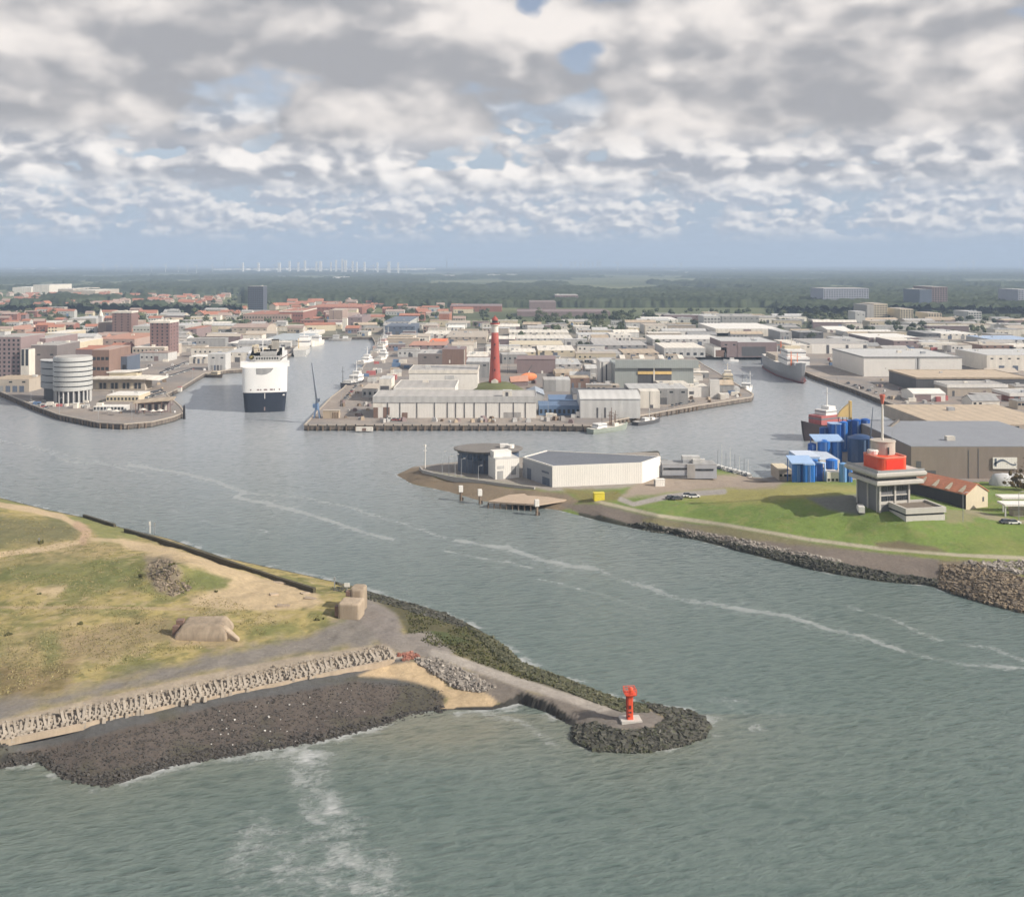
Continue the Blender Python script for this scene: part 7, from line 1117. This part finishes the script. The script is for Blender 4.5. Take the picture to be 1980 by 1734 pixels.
for px, yb, L_, lb in ((1128, 807, 8.5, 'lorry with white cab and grey trailer at the curved hall'), (1148, 704, 9, 'white lorry in the yard lane behind the pier sheds'), (1146, 696, 8, 'white lorry farther up the yard lane')):
    l_ = thing('lorry', lb, 'lorry', at(px, yb), math.radians(178 if px < 1140 else 100)); obj('cab', MB().box(L_ / 2 - 2.2, L_ / 2, -1.2, 1.2, .5, 3.2), white, l_); obj('windscreen', MB().box(L_ / 2, L_ / 2 + .05, -1, 1, 1.8, 2.8), glass, l_); obj('trailer', MB().box(-L_ / 2, L_ / 2 - 2.6, -1.25, 1.25, 1.0, 3.4), mgrey if px < 1140 else white, l_)
    for sx in (-.35, -.2, .38): obj('wheel', MB().tube((sx * L_, -1.2, .5), (sx * L_, 1.2, .5), .5, .5, 10), black, l_)
cb = thing('stacked_container', 'container', 'container'); obj('body', MB().box(-3, 3, -1.25, 1.25, 0, 2.55), mat('ribbed white container', (.66, .63, .58), .5, .08, .8), cb); obj('door', MB().box(3.0, 3.06, -1.1, 1.1, .15, 2.4), ivory, cb)
for i in range(4):
    p = at(1381, 768); p.z += i * 2.58 if i < 3 else 0
    if i == 3: p += Vector((5.5, -3, 0))
    lb = ['bottom container of the white stack near the pier point', 'middle container of the white stack near the pier point', 'top container of the white stack near the pier point', 'single white container at the foot of the white stack'][i]
    if i == 0: cb.location = p; cb.scale = (1.05, 1.6, 1.5); cb['label'] = lb
    else: dup(cb, Vector((p.x, p.y, 3 + (p.z - 3) * 1.5)), 0, lb, None, (1.05, 1.6, 1.5 if i < 3 else 1.2))
cols = [('white', ivory), ('grey', mgrey), ('rusty', redhull), ('tan', tan), ('blue', bluesheet), ('pale', lgrey)]; meshes = []
for nme, m in cols: me = MB().box(-3, 3, -1.25, 1.25, 0, 2.6).box(-2.9, 2.9, -1.15, 1.15, 2.6, 2.68).mesh('crate'); me.materials.append(m); meshes.append(me)
for n_, (x0, x1, y0, y1), lb, g_ in ((34, (1075, 1150, 694, 744), 'in the lorry yard before the green grey hall', 'containers in the lorry yard'), (26, (690, 790, 700, 740), 'on the wide pier road', 'containers on the pier road'), (22, (1160, 1250, 662, 686), 'behind the green grey hall', 'containers behind the green grey hall'), (20, (1600, 1650, 690, 712), 'on the right quay beside the grey ship', 'containers beside the grey ship'), (30, (1740, 1980, 668, 682), 'in the yards above the twin warehouse', 'containers above the twin warehouse'), (16, (1750, 1830, 758, 800), 'in the yard by the gabled boat shed', 'containers by the boat shed'), (20, (800, 940, 640, 664), 'on the fish dock left of the lighthouse', 'containers on the fish dock'), (18, (300, 420, 665, 700), 'on the tan slope by the left basin', 'containers by the left basin'), (12, (1330, 1430, 772, 752), 'on the right arm of the pier', 'containers on the right pier arm'), (18, (70, 180, 776, 792), 'on the promenade below the round hotel', 'boxes on the promenade'), (12, (1050, 1115, 796, 812), 'in front of the blue sheds', 'boxes before the blue sheds')):
    for i in range(n_):
        k = random.choice([0, 0, 0, 1, 2, 3, 4, 5, 5]); o = bpy.data.objects.new('container', meshes[k]); COL.objects.link(o); o.location = at(random.uniform(x0, x1), random.uniform(min(y0, y1), max(y0, y1))); o.rotation_euler = (0, 0, random.choice([0, .1, 1.57])); s_ = random.uniform(.55, 1.25) * (.6 if 'box' in g_ else 1); o.scale = (s_, s_, s_); tag(o, cols[k][0] + ' container ' + lb, 'container', g_)
pal = []
for nme, m in (('timber', wood), ('tan', tan), ('pale', lgrey), ('grey', mgrey), ('rust brown', mauve)): me = MB().box(-1, 1, -.8, .8, 0, .9).box(-.8, .7, -.7, .7, .9, 1.5).mesh('pallet'); me.materials.append(m); pal.append((nme, me))
for n_, (x0, x1, y0, y1), lb, g_ in ((44, (650, 760, 735, 812), 'on the open quay left of the white halls', 'stacked pallets on the open pier quay'), (30, (1290, 1440, 756, 790), 'on the right arm of the pier', 'stacked pallets on the right pier arm'), (30, (730, 1120, 811, 818), 'along the quay in front of the long hall', 'stacked pallets before the long hall'), (30, (1600, 1760, 735, 778), 'on the right quay edge', 'stacked pallets on the right quay'), (26, (200, 400, 700, 800), 'on the left quay', 'stacked pallets on the left quay')):
    for i in range(n_):
        p = at(random.uniform(x0, x1), random.uniform(y0, y1))
        if poly_sd(np.array([p.x]), np.array([p.y]), landpoly)[0] < 2 or clash(p.x, p.y, -1, -1): continue
        nme, me = random.choice(pal); o = bpy.data.objects.new('pallet_stack', me); COL.objects.link(o); o.location = p; o.rotation_euler = (0, 0, random.uniform(0, 3)); s_ = random.uniform(.7, 1.5); o.scale = (s_, s_, s_); tag(o, nme + ' stack of pallets ' + lb, 'pallets', g_)
bol = MB().tube((0, 0, 0), (0, 0, .8), .3, .25, 8).tube((0, 0, .8), (0, 0, 1.0), .42, .42, 8).mesh('bollard'); bol.materials.append(black)
for i in range(30):
    f_ = i / 29; o = bpy.data.objects.new('bollard', bol); COL.objects.link(o); o.location = at(596 + f_ * 530, 824 + .5 * f_); tag(o, 'black iron mooring bollard along the pier front edge', 'bollard', 'bollards along the pier front')
for i, (px, yb) in enumerate(((660, 790), (690, 770), (715, 745), (760, 706), (790, 690), (1290, 792), (1340, 780), (1400, 768), (1060, 806), (1000, 816))): put_lamp(at(px, yb), 11, 'tall steel lamp post on the pier quay', 'lamp posts on the pier quay', i)
for i, (px, yb) in enumerate(((60, 784), (115, 800), (190, 812), (255, 812), (320, 792), (372, 738), (1620, 742), (1680, 764), (1780, 752), (1860, 780))): put_lamp(at(px, yb), 9, 'lamp post on the left quay promenade' if px < 500 else 'lamp post on the right quay', 'lamp posts on the left quay' if px < 500 else 'lamp posts on the right quay', i)
